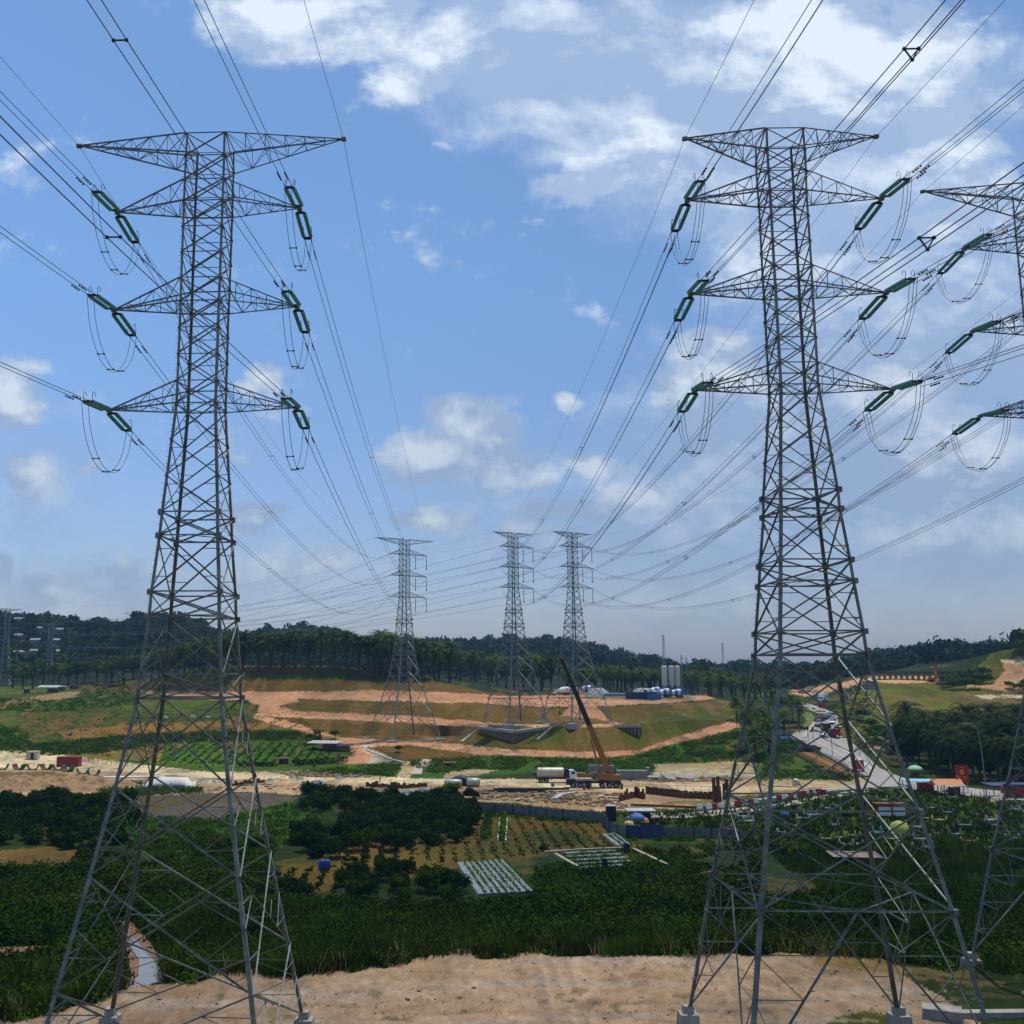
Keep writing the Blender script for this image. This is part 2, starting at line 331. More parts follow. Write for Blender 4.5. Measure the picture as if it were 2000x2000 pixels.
edge = samp([(a, b, zf(GZ)) for a, b in EDGE], 5)
toe = samp([(-200, 1505, zf(-25.5)), (0, 1500, zf(-25.5)), (250, 1490, zf(-25.5)), (500, 1490, zf(-25.5)), (700, 1492, zf(-25.5)), (900, 1484, zf(-25.5)), (1100, 1482, zf(-25.5)), (1250, 1484, zf(-25.5)), (1400, 1478, zf(-25.2)), (1500, 1492, zf(-25.5)), (1600, 1500, zf(-25.5)), (1750, 1507, zf(-25.5)), (2000, 1512, zf(-25.5))], 30)
g6 = samp([(0, 1430, 350), (250, 1447, 345), (500, 1455, 340), (640, 1453, 342), (700, 1450, 342), (760, 1449, 342), (880, 1453, 341), (940, 1458, 334), (1000, 1465, 326), (1100, 1467, 326), (1250, 1472, 325), (1330, 1458, 332), (1400, 1445, 343), (1500, 1460, 315), (1600, 1465, 312), (1750, 1465, 320), (2000, 1465, 320)], 20)
g6b = samp([(0, 1410, 370), (250, 1420, 362), (500, 1430, 354), (640, 1434, 356), (700, 1437, 366), (870, 1438, 366), (920, 1435, 345), (1005, 1453, 332), (1250, 1450, 331), (1400, 1420, 355), (1500, 1435, 332), (1600, 1437, 332), (1750, 1432, 342), (2000, 1432, 340)], 20)
g7 = samp([(0, 1390, 395), (250, 1398, 380), (500, 1404, 372), (650, 1412, 368), (800, 1420, 375), (900, 1415, 362), (935, 1414, 347), (1005, 1419, 343), (1100, 1417, 341), (1250, 1414, 341), (1300, 1408, 348), (1450, 1405, 365), (1600, 1410, 357), (1750, 1402, 365), (2000, 1400, 360)], 10)
g8 = samp([(0, 1372, 440), (250, 1378, 420), (500, 1394, 392), (650, 1399, 386), (800, 1402, 384), (900, 1404, 372), (935, 1406, 368), (1005, 1406, 368), (1150, 1405, 368), (1280, 1402, 368), (1450, 1392, 385), (1600, 1390, 385), (1750, 1375, 390), (2000, 1375, 385)], 14)
g9 = samp([(0, 1352, 520), (250, 1356, 480), (450, 1375, 410), (650, 1375, 397), (800, 1378, 393), (930, 1380, 387), (1150, 1380, 384), (1300, 1378, 382), (1420, 1386, 390), (1500, 1386, 405), (1600, 1372, 430), (1700, 1350, 430), (1750, 1346, 425), (2000, 1355, 420)], 14)
g10 = samp([(0, 1346, 560), (250, 1351, 530), (450, 1357, 428), (650, 1357, 420), (800, 1360, 417), (930, 1364, 415), (1150, 1362, 425), (1300, 1362, 425), (1400, 1372, 425), (1500, 1369, 500), (1560, 1356, 620), (1620, 1340, 520), (1660, 1326, 480), (1750, 1321, 475), (1850, 1330, 450), (1930, 1330, 440), (2000, 1320, 430)], 14)
g11 = samp([(0, 1342, 620), (150, 1340, 600), (250, 1332, 560), (350, 1314, 500), (450, 1300, 458), (650, 1300, 448), (750, 1312, 447), (860, 1328, 450), (950, 1354, 460), (1150, 1356, 470), (1300, 1356, 470), (1450, 1362, 540), (1560, 1346, 760), (1640, 1324, 540), (1750, 1316, 520), (1850, 1296, 480), (1950, 1272, 452), (2000, 1263, 445)], 14)
g12 = samp([(0, 1322, 690), (250, 1312, 690), (500, 1311, 700), (750, 1320, 700), (1000, 1330, 700), (1400, 1336, 720), (1560, 1338, 950), (1700, 1322, 800), (1800, 1300, 720), (2000, 1285, 650)], 25)
g13 = samp([(a, b + 24, float(hill_y(a))) for a, b in CREST], 4)
flat = lambda dY, z, base: (base[0] + dY, np.full_like(UU, z))
LN = [(np.full_like(UU, 28.0), np.full_like(UU, GZ)), edge, flat(7.5, VZ, edge), (np.maximum(edge[0] + 40, 165), np.full_like(UU, -27.4)), (np.full_like(UU, 232.0), np.full_like(UU, -26.3)),
      toe, g6, g6b, g7, g8, g9, g10, g11, g12, g13, (g13[0] + 500, g13[1] - 45), (np.full_like(UU, 3800.0), np.full_like(UU, -30.0))]
LY = np.array([l[0] for l in LN]); LZ = np.array([l[1] for l in LN])
for k in range(1, len(LY)): LY[k] = np.maximum(LY[k], LY[k - 1] + .5)
def profile(u):
    i = min(max((u + 1.3) / 2.8 * 5600, 0), 5600); return LY[:, int(i)], LZ[:, int(i)]
def Hz(X, Y):
    if Y < 28: return GZ
    a, b = profile(X / Y); return float(np.interp(Y, a, b))
def P(px, py, dz=0.0):
    """ground point seen at (px,py) of the 1932-px view"""
    u, w = ray(px, py); a, b = profile(u)
    ys = np.concatenate([np.linspace(a[k], a[k + 1], 40, endpoint=False) for k in range(len(a) - 1)])
    d = np.interp(ys, a, b) - ys * w
    i = int(np.argmax(d >= 0)) if (d >= 0).any() else len(ys) - 1
    if i > 0:
        t = d[i - 1] / (d[i - 1] - d[i] + 1e-12); Y = ys[i - 1] + (ys[i] - ys[i - 1]) * min(max(t, 0), 1)
    else: Y = ys[0]
    return Vector((u * Y, Y, float(np.interp(Y, a, b)) + dz))
def height_px(px, py, Y):      # height above eye of a pixel at distance Y
    return ray(px, py)[1] * Y
def vnoise(x, y, seed=0):
    xi = np.floor(x).astype(np.int64); yi = np.floor(y).astype(np.int64); fx = x - xi; fy = y - yi
    fx = fx * fx * (3 - 2 * fx); fy = fy * fy * (3 - 2 * fy)
    def h(a, b):
        n = (a * 374761393 + b * 668265263 + seed * 2147483647) & 0x7fffffff
        n = ((n ^ (n >> 13)) * 1274126177) & 0x7fffffff
        return (n ^ (n >> 16)) % 10007 / 10007.0
    return (h(xi, yi) * (1 - fx) + h(xi + 1, yi) * fx) * (1 - fy) + (h(xi, yi + 1) * (1 - fx) + h(xi + 1, yi + 1) * fx) * fy
def fbm(x, y, seed=0, o=4):
    t = 0; a = .5
    for k in range(o): t = t + a * (vnoise(x * 2 ** k, y * 2 ** k, seed + k) - .5); a *= .5
    return t
def inpoly(px, py, poly):
    c = np.zeros(px.shape, bool); n = len(poly)
    for i in range(n):
        x1, y1 = poly[i]; x2, y2 = poly[(i + 1) % n]
        if y1 == y2: continue
        k = ((y1 > py) != (y2 > py)) & (px < (x2 - x1) * (py - y1) / (y2 - y1) + x1); c ^= k
    return c
def project(X, Y, Z):          # world -> 1932 px
    d = Y * C_ + Z * S_; v = -Y * S_ + Z * C_
    return (CX + FL * X / d) / Q, (1000 - FL * v / d) / Q
# land-cover zones, painted where they lie: (colour, jitter px, polygon on the ground as seen in the photo)
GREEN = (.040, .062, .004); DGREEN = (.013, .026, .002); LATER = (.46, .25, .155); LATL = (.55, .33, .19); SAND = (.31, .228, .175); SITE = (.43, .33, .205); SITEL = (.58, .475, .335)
SLOPE = (.115, .073, .011); SLOPEG = (.13, .13, .03); FIELD = (.095, .068, .010); GRASSHILL = (.155, .155, .035); DIRT = (.20, .12, .05)
ZONES = [
 (GREEN, 3, [(-300, 1340), (2400, 1300), (2400, 1500), (-300, 1500)]),
 # left farmland
 ((.09, .14, .015), 3, [(-300, 1290), (260, 1300), (470, 1330), (620, 1400), (700, 1450), (470, 1470), (-300, 1440)]),
 ((.13, .17, .03), 3, [(-300, 1275), (200, 1270), (260, 1290), (60, 1300), (-300, 1310)]),
 ((.10, .10, .02), 3, [(30, 1345), (200, 1335), (330, 1350), (470, 1340), (540, 1385), (330, 1395), (120, 1400), (20, 1380)]),
 ((.21, .12, .03), 3, [(110, 1378), (260, 1366), (400, 1362), (520, 1366), (480, 1380), (260, 1386), (120, 1395)]),
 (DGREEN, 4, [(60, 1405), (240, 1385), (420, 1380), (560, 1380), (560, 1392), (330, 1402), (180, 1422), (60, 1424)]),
 ((.19, .15, .03), 2, [(100, 1430), (300, 1404), (330, 1410), (330, 1440), (180, 1436)]),
 ((.085, .19, .02), 2, [(310, 1408), (420, 1402), (560, 1400), (660, 1428), (520, 1448), (380, 1446), (300, 1438)]),
 ((.30, .22, .12), 3, [(-300, 1330), (0, 1325), (110, 1308), (150, 1305), (140, 1316), (60, 1325), (0, 1336), (-300, 1360)]),
 # brown grassed slopes
 (SLOPE, 3, [(300, 1262), (420, 1255), (620, 1250), (760, 1262), (900, 1290), (960, 1312), (250, 1306), (130, 1302), (110, 1285), (200, 1272)]),
 (SLOPEG, 6, [(300, 1262), (470, 1256), (470, 1270), (700, 1276), (700, 1284), (420, 1280), (200, 1290)]),
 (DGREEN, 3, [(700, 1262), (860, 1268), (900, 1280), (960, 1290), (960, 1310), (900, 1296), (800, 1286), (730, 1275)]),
 ((.12, .082, .014), 3, [(540, 1318), (900, 1326), (1050, 1338), (1380, 1322), (1395, 1345), (1385, 1368), (1250, 1405), (1180, 1424), (850, 1412), (640, 1396), (470, 1345)]),
 (SLOPEG, 6, [(960, 1372), (1180, 1370), (1240, 1350), (1380, 1330), (1390, 1350), (1200, 1408), (1000, 1405)]),
 # laterite terraces and tracks
 (LATER, 1.5, [(240, 1303), (430, 1305), (620, 1304), (700, 1302), (860, 1307), (960, 1314), (1100, 1310), (1330, 1310), (1350, 1318), (1270, 1326), (1150, 1332), (1030, 1334), (900, 1327), (740, 1323), (560, 1319), (420, 1322), (330, 1314)]),
 (LATER, 1.5, [(465, 1316), (600, 1318), (520, 1332), (560, 1342), (760, 1350), (910, 1362), (1000, 1368), (1180, 1366), (1120, 1356), (1060, 1352), (1070, 1334), (1120, 1330), (1150, 1360), (1180, 1372), (910, 1372), (650, 1358), (540, 1354), (500, 1350), (560, 1366), (640, 1392), (850, 1402), (690, 1402), (740, 1440), (640, 1440), (670, 1420), (600, 1390), (480, 1356), (490, 1332), (470, 1326)]),
 (LATER, 1.5, [(690, 1398), (860, 1404), (960, 1414), (1100, 1418), (1200, 1416), (1270, 1392), (1390, 1358), (1400, 1372), (1300, 1398), (1200, 1424), (1100, 1430), (900, 1424), (700, 1410)]),
 ((.42, .38, .33), 1.5, [(680, 1402), (710, 1408), (740, 1424), (735, 1440), (690, 1440), (700, 1425), (680, 1412)]),
 (SLOPE, 3, [(560, 1318), (740, 1324), (880, 1330), (900, 1345), (760, 1342), (620, 1336), (560, 1326)]),
 (SLOPE, 3, [(540, 1354), (700, 1362), (880, 1374), (860, 1392), (700, 1390), (620, 1380), (560, 1366)]),
 ((.19, .15, .09), 3, [(1100, 1303), (1200, 1306), (1320, 1310), (1300, 1322), (1100, 1318)]),
 # bright scrub strip
 ((.06, .13, .015), 4, [(760, 1434), (900, 1424), (1180, 1432), (1240, 1410), (1400, 1375), (1520, 1400), (1600, 1470), (1420, 1470), (1230, 1470), (1100, 1452), (900, 1465), (800, 1470), (620, 1455), (680, 1444)]),
 (SLOPE, 3, [(770, 1405), (900, 1424), (880, 1432), (760, 1436), (690, 1410)]),
 # construction site
 (SITE, 2, [(-300, 1414), (0, 1416), (90, 1424), (250, 1446), (380, 1458), (620, 1452), (760, 1470), (1060, 1470), (1260, 1474), (1420, 1470), (1650, 1462), (1700, 1476), (1640, 1490), (1470, 1512), (1390, 1526), (1180, 1532), (1130, 1530), (1100, 1522), (900, 1512), (840, 1500), (700, 1496), (500, 1502), (470, 1494), (240, 1508), (200, 1498), (-300, 1500)]),
 ((.36, .26, .17), 3, [(-300, 1440), (150, 1440), (560, 1480), (1100, 1490), (1350, 1500), (1330, 1528), (1180, 1530), (1100, 1520), (900, 1510), (840, 1498), (700, 1494), (470, 1492), (240, 1505), (-300, 1500)]),
 ((.27, .20, .12), 3, [(840, 1492), (1120, 1494), (1180, 1510), (1100, 1530), (900, 1508)]),
 (SITEL, 1.2, [(-300, 1414), (0, 1414), (100, 1422), (240, 1440), (380, 1455), (560, 1464), (700, 1466), (900, 1470), (1060, 1470), (1200, 1480), (1420, 1478), (1560, 1484), (1420, 1494), (1200, 1494), (1060, 1486), (900, 1480), (700, 1477), (560, 1474), (380, 1466), (240, 1456), (-300, 1440)]),
 (SITE, 2, [(760, 1440), (800, 1432), (830, 1440), (780, 1455), (775, 1466), (750, 1466)]),
 ((.42, .35, .26), 2, [(830, 1458), (900, 1450), (945, 1452), (900, 1464), (840, 1468)]),
 ((.34, .27, .16), 2.5, [(1230, 1442), (1420, 1436), (1425, 1470), (1270, 1474), (1240, 1462)]),
 (DIRT, 2, [(-300, 1455), (100, 1456), (190, 1468), (200, 1490), (-300, 1495)]),
 ((.085, .075, .07), 3, [(240, 1505), (380, 1496), (520, 1494), (570, 1506), (500, 1525), (400, 1545), (260, 1535)]),
 (DGREEN, 3, [(190, 1482), (250, 1478), (380, 1486), (380, 1494), (230, 1500), (200, 1498)]),
 # valley fields
 ((.040, .105, .012), 4, [(240, 1545), (400, 1545), (560, 1510), (640, 1560), (520, 1600), (500, 1640), (300, 1640), (250, 1600)]),
 ((.17, .11, .03), 5, [(610, 1602), (700, 1570), (800, 1590), (640, 1620)]),
 ((.12, .08, .02), 4, [(-100, 1610), (80, 1598), (190, 1606), (180, 1628), (60, 1640), (-100, 1660)]),
 (FIELD, 3, [(905, 1528), (1130, 1545), (1160, 1580), (1230, 1600), (1200, 1620), (1060, 1610), (860, 1640), (760, 1660), (560, 1680), (530, 1650), (620, 1625), (780, 1590), (880, 1580)]),
 ((.06, .07, .02), 5, [(900, 1590), (1060, 1560), (1130, 1590), (1000, 1604), (860, 1625)]),
 ((.10, .07, .012), 3, [(530, 1630), (660, 1625), (620, 1680), (540, 1700)]),
 ((.06, .095, .015), 4, [(1140, 1530), (1400, 1520), (1460, 1550), (1440, 1590), (1200, 1590)]),
 ((.065, .11, .015), 5, [(1400, 1500), (1640, 1486), (1760, 1490), (2300, 1520), (2300, 1640), (1700, 1640), (1440, 1600), (1400, 1560)]),
 ((.09, .12, .02), 4, [(1440, 1440), (1560, 1448), (1640, 1462), (1600, 1474), (1480, 1470), (1420, 1474)]),
 ((.30, .17, .08), 3, [(1500, 1412), (1530, 1420), (1650, 1462), (1640, 1470), (1560, 1452)]),
 # right hillside
 (GRASSHILL, 3, [(1800, 1290), (1850, 1255), (1880, 1222), (2300, 1212), (2300, 1330), (1800, 1320)]),
 ((.50, .29, .17), 2, [(1826, 1292), (1876, 1288), (1896, 1264), (1889, 1248), (1932, 1238), (2300, 1215), (2300, 1312), (1932, 1310), (1850, 1312), (1815, 1316)]),
 ((.66, .55, .42), 1, [(1886, 1244), (1932, 1247), (2300, 1252), (2300, 1262), (1932, 1254), (1892, 1250)]),
 (GRASSHILL, 3, [(1640, 1285), (1780, 1290), (1940, 1310), (2300, 1320), (2300, 1375), (1900, 1350), (1690, 1350), (1680, 1400), (1600, 1400), (1560, 1350)]),
 ((.11, .085, .018), 4, [(1850, 1322), (2300, 1330), (2300, 1372), (1860, 1350), (1800, 1345)]),
 (LATL, 1.5, [(1640, 1276), (1760, 1276), (1790, 1284), (1770, 1288), (1690, 1290), (1640, 1284)]),
 ((.62, .52, .40), 1, [(1840, 1311), (2300, 1314), (2300, 1319), (1850, 1317)]),
 (LATL, 1.5, [(1490, 1302), (1560, 1292), (1630, 1278), (1625, 1290), (1570, 1305), (1520, 1314), (1495, 1310)]),
 ((.38, .30, .2), 2, [(1650, 1406), (1690, 1408), (1680, 1416), (1650, 1414)]),
 # foreground pad of bare earth
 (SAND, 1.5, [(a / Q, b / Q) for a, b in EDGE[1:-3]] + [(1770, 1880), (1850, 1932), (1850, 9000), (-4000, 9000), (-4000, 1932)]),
 ((.10, .10, .02), 6, [(1560, 1930), (1640, 1905), (1700, 1925), (1720, 1990), (1560, 1990)]),
 ((.21, .15, .06), 5, [(1540, 1800), (1720, 1830), (1700, 1845), (1620, 1832), (1540, 1822)]),
]
def build_ground():
    us = np.concatenate([np.linspace(-1.2, -.49, 60, endpoint=False), np.linspace(-.49, .64, 980, endpoint=False), np.linspace(.64, 1.4, 60)])
    iu = np.clip(((us + 1.3) / 2.8 * 5600).astype(int), 0, 5600)
    Y = LY[:, iu]; Z = LZ[:, iu]
    m = (us > -.45) & (us < .6)
    rowsY, rowsZ = [], []
    for k in range(len(Y) - 1):
        _, p0 = project(us * Y[k], Y[k], Z[k]); _, p1 = project(us * Y[k + 1], Y[k + 1], Z[k + 1])
        n = int(max(3, min(150, np.abs(p0 - p1)[m].max() / 2.0)))
        if k == 0: n = 300
        if k == 1: n = 24
        for t in np.arange(n) / n:
            if k == 0: y = 1 / ((1 - t) / Y[k] + t / Y[k + 1]); t = (y - Y[k]) / (Y[k + 1] - Y[k])
            rowsY.append(Y[k] + (Y[k + 1] - Y[k]) * t); rowsZ.append(Z[k] + (Z[k + 1] - Z[k]) * t)
    rowsY.append(Y[-1]); rowsZ.append(Z[-1])
    Yg = np.array(rowsY); Zg = np.array(rowsZ); Xg = us[None, :] * Yg
    # soil relief
    Zb = Zg + fbm(Xg * .5, Yg * .5, 3) * .10
    near = (Yg < edge[0][iu][None, :] + 12)
    Zb = Zb + np.where(near, fbm(Xg * .22, Yg * .3, 9, 5) * .45, 0)
    rid = 1 - np.abs(fbm(Xg * .06 + fbm(Xg * .15, Yg * .15, 4) * .8, Yg * .22, 12, 5)) * 5
    Zb = Zb + np.where(near, np.clip(rid, -1, 1) * .12 + np.abs(fbm(Xg * .9, Yg * 1.3, 14, 4)) * .35, 0)
    lip = np.exp(-((Yg - edge[0][iu][None, :]) / 2.2) ** 2); Zb = Zb + lip * np.clip(fbm(Xg * .35, Yg * .02, 71, 4) * 2.0, -.2, .9) * .9
    hill = np.clip((Yg - 560) / 300, 0, 1)
    Zb = Zb + fbm(Xg * .012, Yg * .012, 5) * 14 * hill
    px, py = project(Xg, Yg, Zg)
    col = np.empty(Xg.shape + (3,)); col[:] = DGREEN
    # forest floor far out
    far = Yg > 560; col[far] = (.05, .085, .02)
    wob = 5
    jx = px + fbm(Xg * .35, Yg * .12, 21) * wob * 2.4; jy = py + fbm(Xg * .3, Yg * .1, 33) * wob * .9
    rx = RNG.normal(0, 1, px.shape); ry = RNG.normal(0, .5, px.shape)
    for c, j, poly in ZONES:
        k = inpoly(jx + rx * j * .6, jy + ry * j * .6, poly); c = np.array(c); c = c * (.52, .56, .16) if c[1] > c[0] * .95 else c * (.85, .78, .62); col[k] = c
    bh = (Yg > LY[12][iu][None, :] + 4); col[bh] = (.014, .024, .003)
    var = 1 + fbm(Xg * .09, Yg * .045, 50, 5) * .9; col *= np.clip(var, .5, 1.5)[..., None]
    g = fbm(Xg * .03, Yg * .015, 60, 4)[..., None] * .5
    col *= 1 + g * np.array([.5, -.1, -.3])
    sp_ = fbm(Xg * .10 + 3, Yg * .45, 81, 5); st_ = fbm(Xg * .35, Yg * .9, 82, 5); pad = (Yg < edge[0][iu][None, :] + 2)
    for cond, c2, am in ((sp_ > .13, (.20, .115, .045), .35), (sp_ < -.12, (.28, .23, .18), .5), (st_ > .17, (.10, .07, .045), .35), ((fbm(Xg * .5, Yg * .6, 83, 4) > .24), (.05, .06, .008), .5)):
        q = (pad & cond)[..., None] * am; col = col * (1 - q) + np.array(c2) * q
    # erosion gullies, tracks and patchy turf on the terraces
    tr = (Yg > 300) & (Yg < 560); gl = fbm(Xg * .25, Yg * .03, 91, 4)
    for cond, c2, am in ((gl > .12, (.16, .085, .03), .5), (fbm(Xg * .07, Yg * .05, 92, 5) > .13, (.035, .050, .004), .55), (fbm(Xg * .12, Yg * .02, 94, 5) < -.2, (.20, .10, .05), .3)):
        cond = cond & ((col[..., 0] < .16) | (c2[1] > c2[0] * .6) & (fbm(Xg * .2, Yg * .1, 97, 4) > .2))
        q = (tr & cond)[..., None] * am; col = col * (1 - q) + np.array(c2) * q
    st2 = (Yg > 225) & (Yg < 345) & (col[..., 0] > .2) & (Xg < 95)
    for cond, c2, am in ((fbm(Xg * .09, Yg * .16, 121, 5) > .12, (.16, .105, .05), .6), (fbm(Xg * .22, Yg * .35, 122, 4) > .2, (.07, .055, .04), .55), (fbm(Xg * .15, Yg * .3, 123, 4) < -.2, (.48, .40, .29), .5)):
        q = (st2 & cond)[..., None] * am; col = col * (1 - q) + np.array(c2) * q
    vl = (Yg > 105) & (Yg < 232); q = (vl & (fbm(Xg * .07, Yg * .07, 131, 5) > .12))[..., None] * .6; col = col * (1 - q) + np.array((.07, .055, .01)) * q
    sl = ((Yg > 338) & (Yg < 450)); Zb = Zb + np.where(sl, fbm(Xg * .22, Yg * .04, 141, 4) * .55 + np.abs(fbm(Xg * .6, Yg * .15, 142, 3)) * .3, 0)
    nr, nc = Xg.shape; V = np.stack([Xg, Yg, Zb], -1).reshape(-1, 3)
    i = np.arange(nr * nc).reshape(nr, nc); F = np.stack([i[:-1, :-1], i[:-1, 1:], i[1:, 1:], i[1:, :-1]], -1).reshape(-1, 4)
    # the near apron round and behind the camera
    ap = np.array([[-900, -600, GZ - .02], [900, -600, GZ - .02], [900, 28.2, GZ - .02], [-900, 28.2, GZ - .02]]); b = len(V)
    V = np.concatenate([V, ap]); F = np.concatenate([F, [[b, b + 1, b + 2, b + 3]]])
    m, nt, bs = new_mat('earth_and_grass_ground'); N = nt.nodes; L = nt.links
    at = N.new('ShaderNodeAttribute'); at.attribute_name = 'cover'
    geo = N.new('ShaderNodeNewGeometry')
    mp = N.new('ShaderNodeMapping'); L.new(geo.outputs['Position'], mp.inputs[0]); mp.inputs[3].default_value = (1, .55, 1)
    n1 = N.new('ShaderNodeTexNoise'); n1.inputs['Scale'].default_value = .9; n1.inputs['Detail'].default_value = 9; n1.inputs['Roughness'].default_value = .75; L.new(mp.outputs[0], n1.inputs['Vector'])
    n2 = N.new('ShaderNodeTexNoise'); n2.inputs['Scale'].default_value = .14; n2.inputs['Detail'].default_value = 8; n2.inputs['Roughness'].default_value = .6; n2.inputs['Distortion'].default_value = 1.2; L.new(mp.outputs[0], n2.inputs['Vector'])
    r1 = N.new('ShaderNodeMapRange'); L.new(n1.outputs[0], r1.inputs[0]); r1.inputs[1].default_value = .3; r1.inputs[2].default_value = .7; r1.inputs[3].default_value = .62; r1.inputs[4].default_value = 1.38
    r2 = N.new('ShaderNodeMapRange'); L.new(n2.outputs[0], r2.inputs[0]); r2.inputs[1].default_value = .32; r2.inputs[2].default_value = .68; r2.inputs[3].default_value = .78; r2.inputs[4].default_value = 1.2
    mm = N.new('ShaderNodeMath'); mm.operation = 'MULTIPLY'; L.new(r1.outputs[0], mm.inputs[0]); L.new(r2.outputs[0], mm.inputs[1])
    mx = N.new('ShaderNodeMix'); mx.data_type = 'RGBA'; mx.blend_type = 'MULTIPLY'; mx.inputs[0].default_value = 1; L.new(at.outputs['Color'], mx.inputs[6]); L.new(mm.outputs[0], mx.inputs[7])
    L.new(mx.outputs[2], bs.inputs['Base Color']); bs.inputs['Roughness'].default_value = .95; bs.inputs['Specular IOR Level'].default_value = .1
    bp = N.new('ShaderNodeBump'); bp.inputs['Strength'].default_value = .6; bp.inputs['Distance'].default_value = .35; L.new(n1.outputs[0], bp.inputs['Height']); L.new(bp.outputs[0], bs.inputs['Normal'])
    me = mesh_of('ground', V, F, m, True)
    ca = me.color_attributes.new('cover', 'FLOAT_COLOR', 'POINT')
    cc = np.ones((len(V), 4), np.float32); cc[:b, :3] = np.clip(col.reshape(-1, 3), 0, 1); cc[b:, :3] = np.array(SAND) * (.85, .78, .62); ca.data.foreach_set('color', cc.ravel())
    o = link(me, 'ground'); o['kind'] = 'structure'
    return o
build_ground()
#HAZE
def build_haze():
    b = MB().box((300, 1550, 22), (6600, 5000, 140))
    m = bpy.data.materials.new('air_haze'); m.use_nodes = True; nt = m.node_tree; nt.nodes.clear()
    o = nt.nodes.new('ShaderNodeOutputMaterial'); v = nt.nodes.new('ShaderNodeVolumePrincipled')
    v.inputs['Color'].default_value = (.34, .62, 1.0, 1); v.inputs['Density'].default_value = HAZE; v.inputs['Anisotropy'].default_value = .2
    nt.links.new(v.outputs[0], o.inputs['Volume'])
    h = b.build('haze', m); h['kind'] = 'stuff'
HAZE = .0001
build_haze()
from mathutils.geometry import delaunay_2d_cdt
def drape(name, poly, m, off=.12, step=14, kind='structure', jit=0.0, parent=None):
    """a thin sheet laid on the terrain inside an outline"""
    pts = []
    for i in range(len(poly)):
        a = Vector(poly[i]); b = Vector(poly[(i + 1) % len(poly)]); n = max(1, int((b - a).length / step))
        for k in range(n):
            q = a + (b - a) * k / n
            if jit: q = q + Vector((random.uniform(-jit, jit), random.uniform(-jit, jit) * .4))
            pts.append(q)
    nb = len(pts); xs = [p.x for p in pts]; ys = [p.y for p in pts]
    gx = np.arange(min(xs) + step / 2, max(xs), step); gy = np.arange(min(ys) + 2, max(ys), step / 3)
    if len(gx) and len(gy):
        GX, GY = np.meshgrid(gx, gy); ins = inpoly(GX, GY, [(p.x, p.y) for p in pts])
        pts += [Vector((float(a), float(b))) for a, b in zip(GX[ins], GY[ins])]
    v, e, f, *_ = delaunay_2d_cdt(pts, [(i, (i + 1) % nb) for i in range(nb)], [], 1, 1e-4)
    V = [P(p.x, p.y, off) for p in v]
    o = link(mesh_of(name, [tuple(p) for p in V], [tuple(x) for x in f], m), name, parent)
    if kind: o['kind'] = kind
    return o
#REST
# ------------------------------------------------------------------ draped structures: water, asphalt, tracks
M_WATER = mat('muddy_stream_water', (.20, .17, .13), .12, 0, .1, .5, spec=.6)
M_BANK = mat('wet_clay_bank', (.16, .09, .05), .9, 0, .3, .6, bump=.4)
drape('stream_bank', [(222, 1738), (250, 1742), (275, 1768), (312, 1815), (312, 1850), (238, 1880), (225, 1870), (250, 1842), (240, 1800)], M_BANK, .06, 12, jit=2)
drape('stream', [(240, 1768), (256, 1776), (278, 1802), (304, 1828), (306, 1856), (240, 1878), (240, 1866), (260, 1845), (262, 1812), (246, 1790)], M_WATER, .14, 12, jit=1)
drape('stream_bank', [(-60, 1792), (112, 1784), (112, 1796), (60, 1808), (-60, 1822)], M_BANK, .12, 12, jit=2)
ROAD_MAIN = [(1512, 1326), (1532, 1330), (1560, 1340), (1580, 1352), (1583, 1375), (1583, 1388), (1602, 1396), (1628, 1420), (1660, 1450), (1700, 1467), (1760, 1480), (1932, 1498), (2100, 1515), (2100, 1530), (1932, 1512), (1800, 1500), (1700, 1487), (1640, 1487), (1560, 1494), (1420, 1512), (1380, 1520),
             (1380, 1516), (1470, 1502), (1560, 1488), (1625, 1482), (1640, 1473), (1636, 1466), (1600, 1448), (1560, 1428), (1530, 1414), (1500, 1402), (1490, 1392), (1497, 1384), (1520, 1376), (1532, 1364), (1548, 1352), (1540, 1345), (1515, 1334)]
drape('highway', ROAD_MAIN, M_ASPH, .12, 10)
M_LINE = mat('worn_white_road_marking', (.62, .61, .56), .8, 0, .1, 2)
def ribbon(name, pts, wpx, m, off):
    """narrow strip along image points, constant real width"""
    W = [P(x, y, off) for x, y in pts]; b = MB(); L_ = []
    for i, p in enumerate(W):
        d = (W[min(i + 1, len(W) - 1)] - W[max(i - 1, 0)]); d.z = 0; d.normalize(); n = Vector((-d.y, d.x, 0)) * wpx / 2
        L_ += [p - n, p + n]
    b.add(L_, [(2 * i, 2 * i + 2, 2 * i + 3, 2 * i + 1) for i in range(len(W) - 1)])
    o = b.build(name, m); o['kind'] = 'structure'; return o
def dense(pts, n=8):
    out = []
    for i in range(len(pts) - 1):
        for k in range(n): out.append((pts[i][0] + (pts[i + 1][0] - pts[i][0]) * k / n, pts[i][1] + (pts[i + 1][1] - pts[i][1]) * k / n))
    return out + [pts[-1]]
ribbon('road_marking', dense([(1560, 1342), (1574, 1353), (1574, 1372), (1566, 1390)]), .4, M_LINE, .2)
ribbon('road_marking', dense([(1540, 1392), (1580, 1408), (1620, 1432), (1650, 1456)]), .4, M_LINE, .2)
ribbon('kerb', dense([(1545, 1355), (1536, 1366), (1524, 1380), (1516, 1392)]), 1.2, M_CONCL, .26)
ribbon('kerb', dense([(1538, 1400), (1570, 1416), (1610, 1440), (1638, 1460)]), 1.0, M_CONCL, .24)
M_VERGE = mat('mown_verge_grass', (.10, .13, .02), .95, 0, .3, .5)
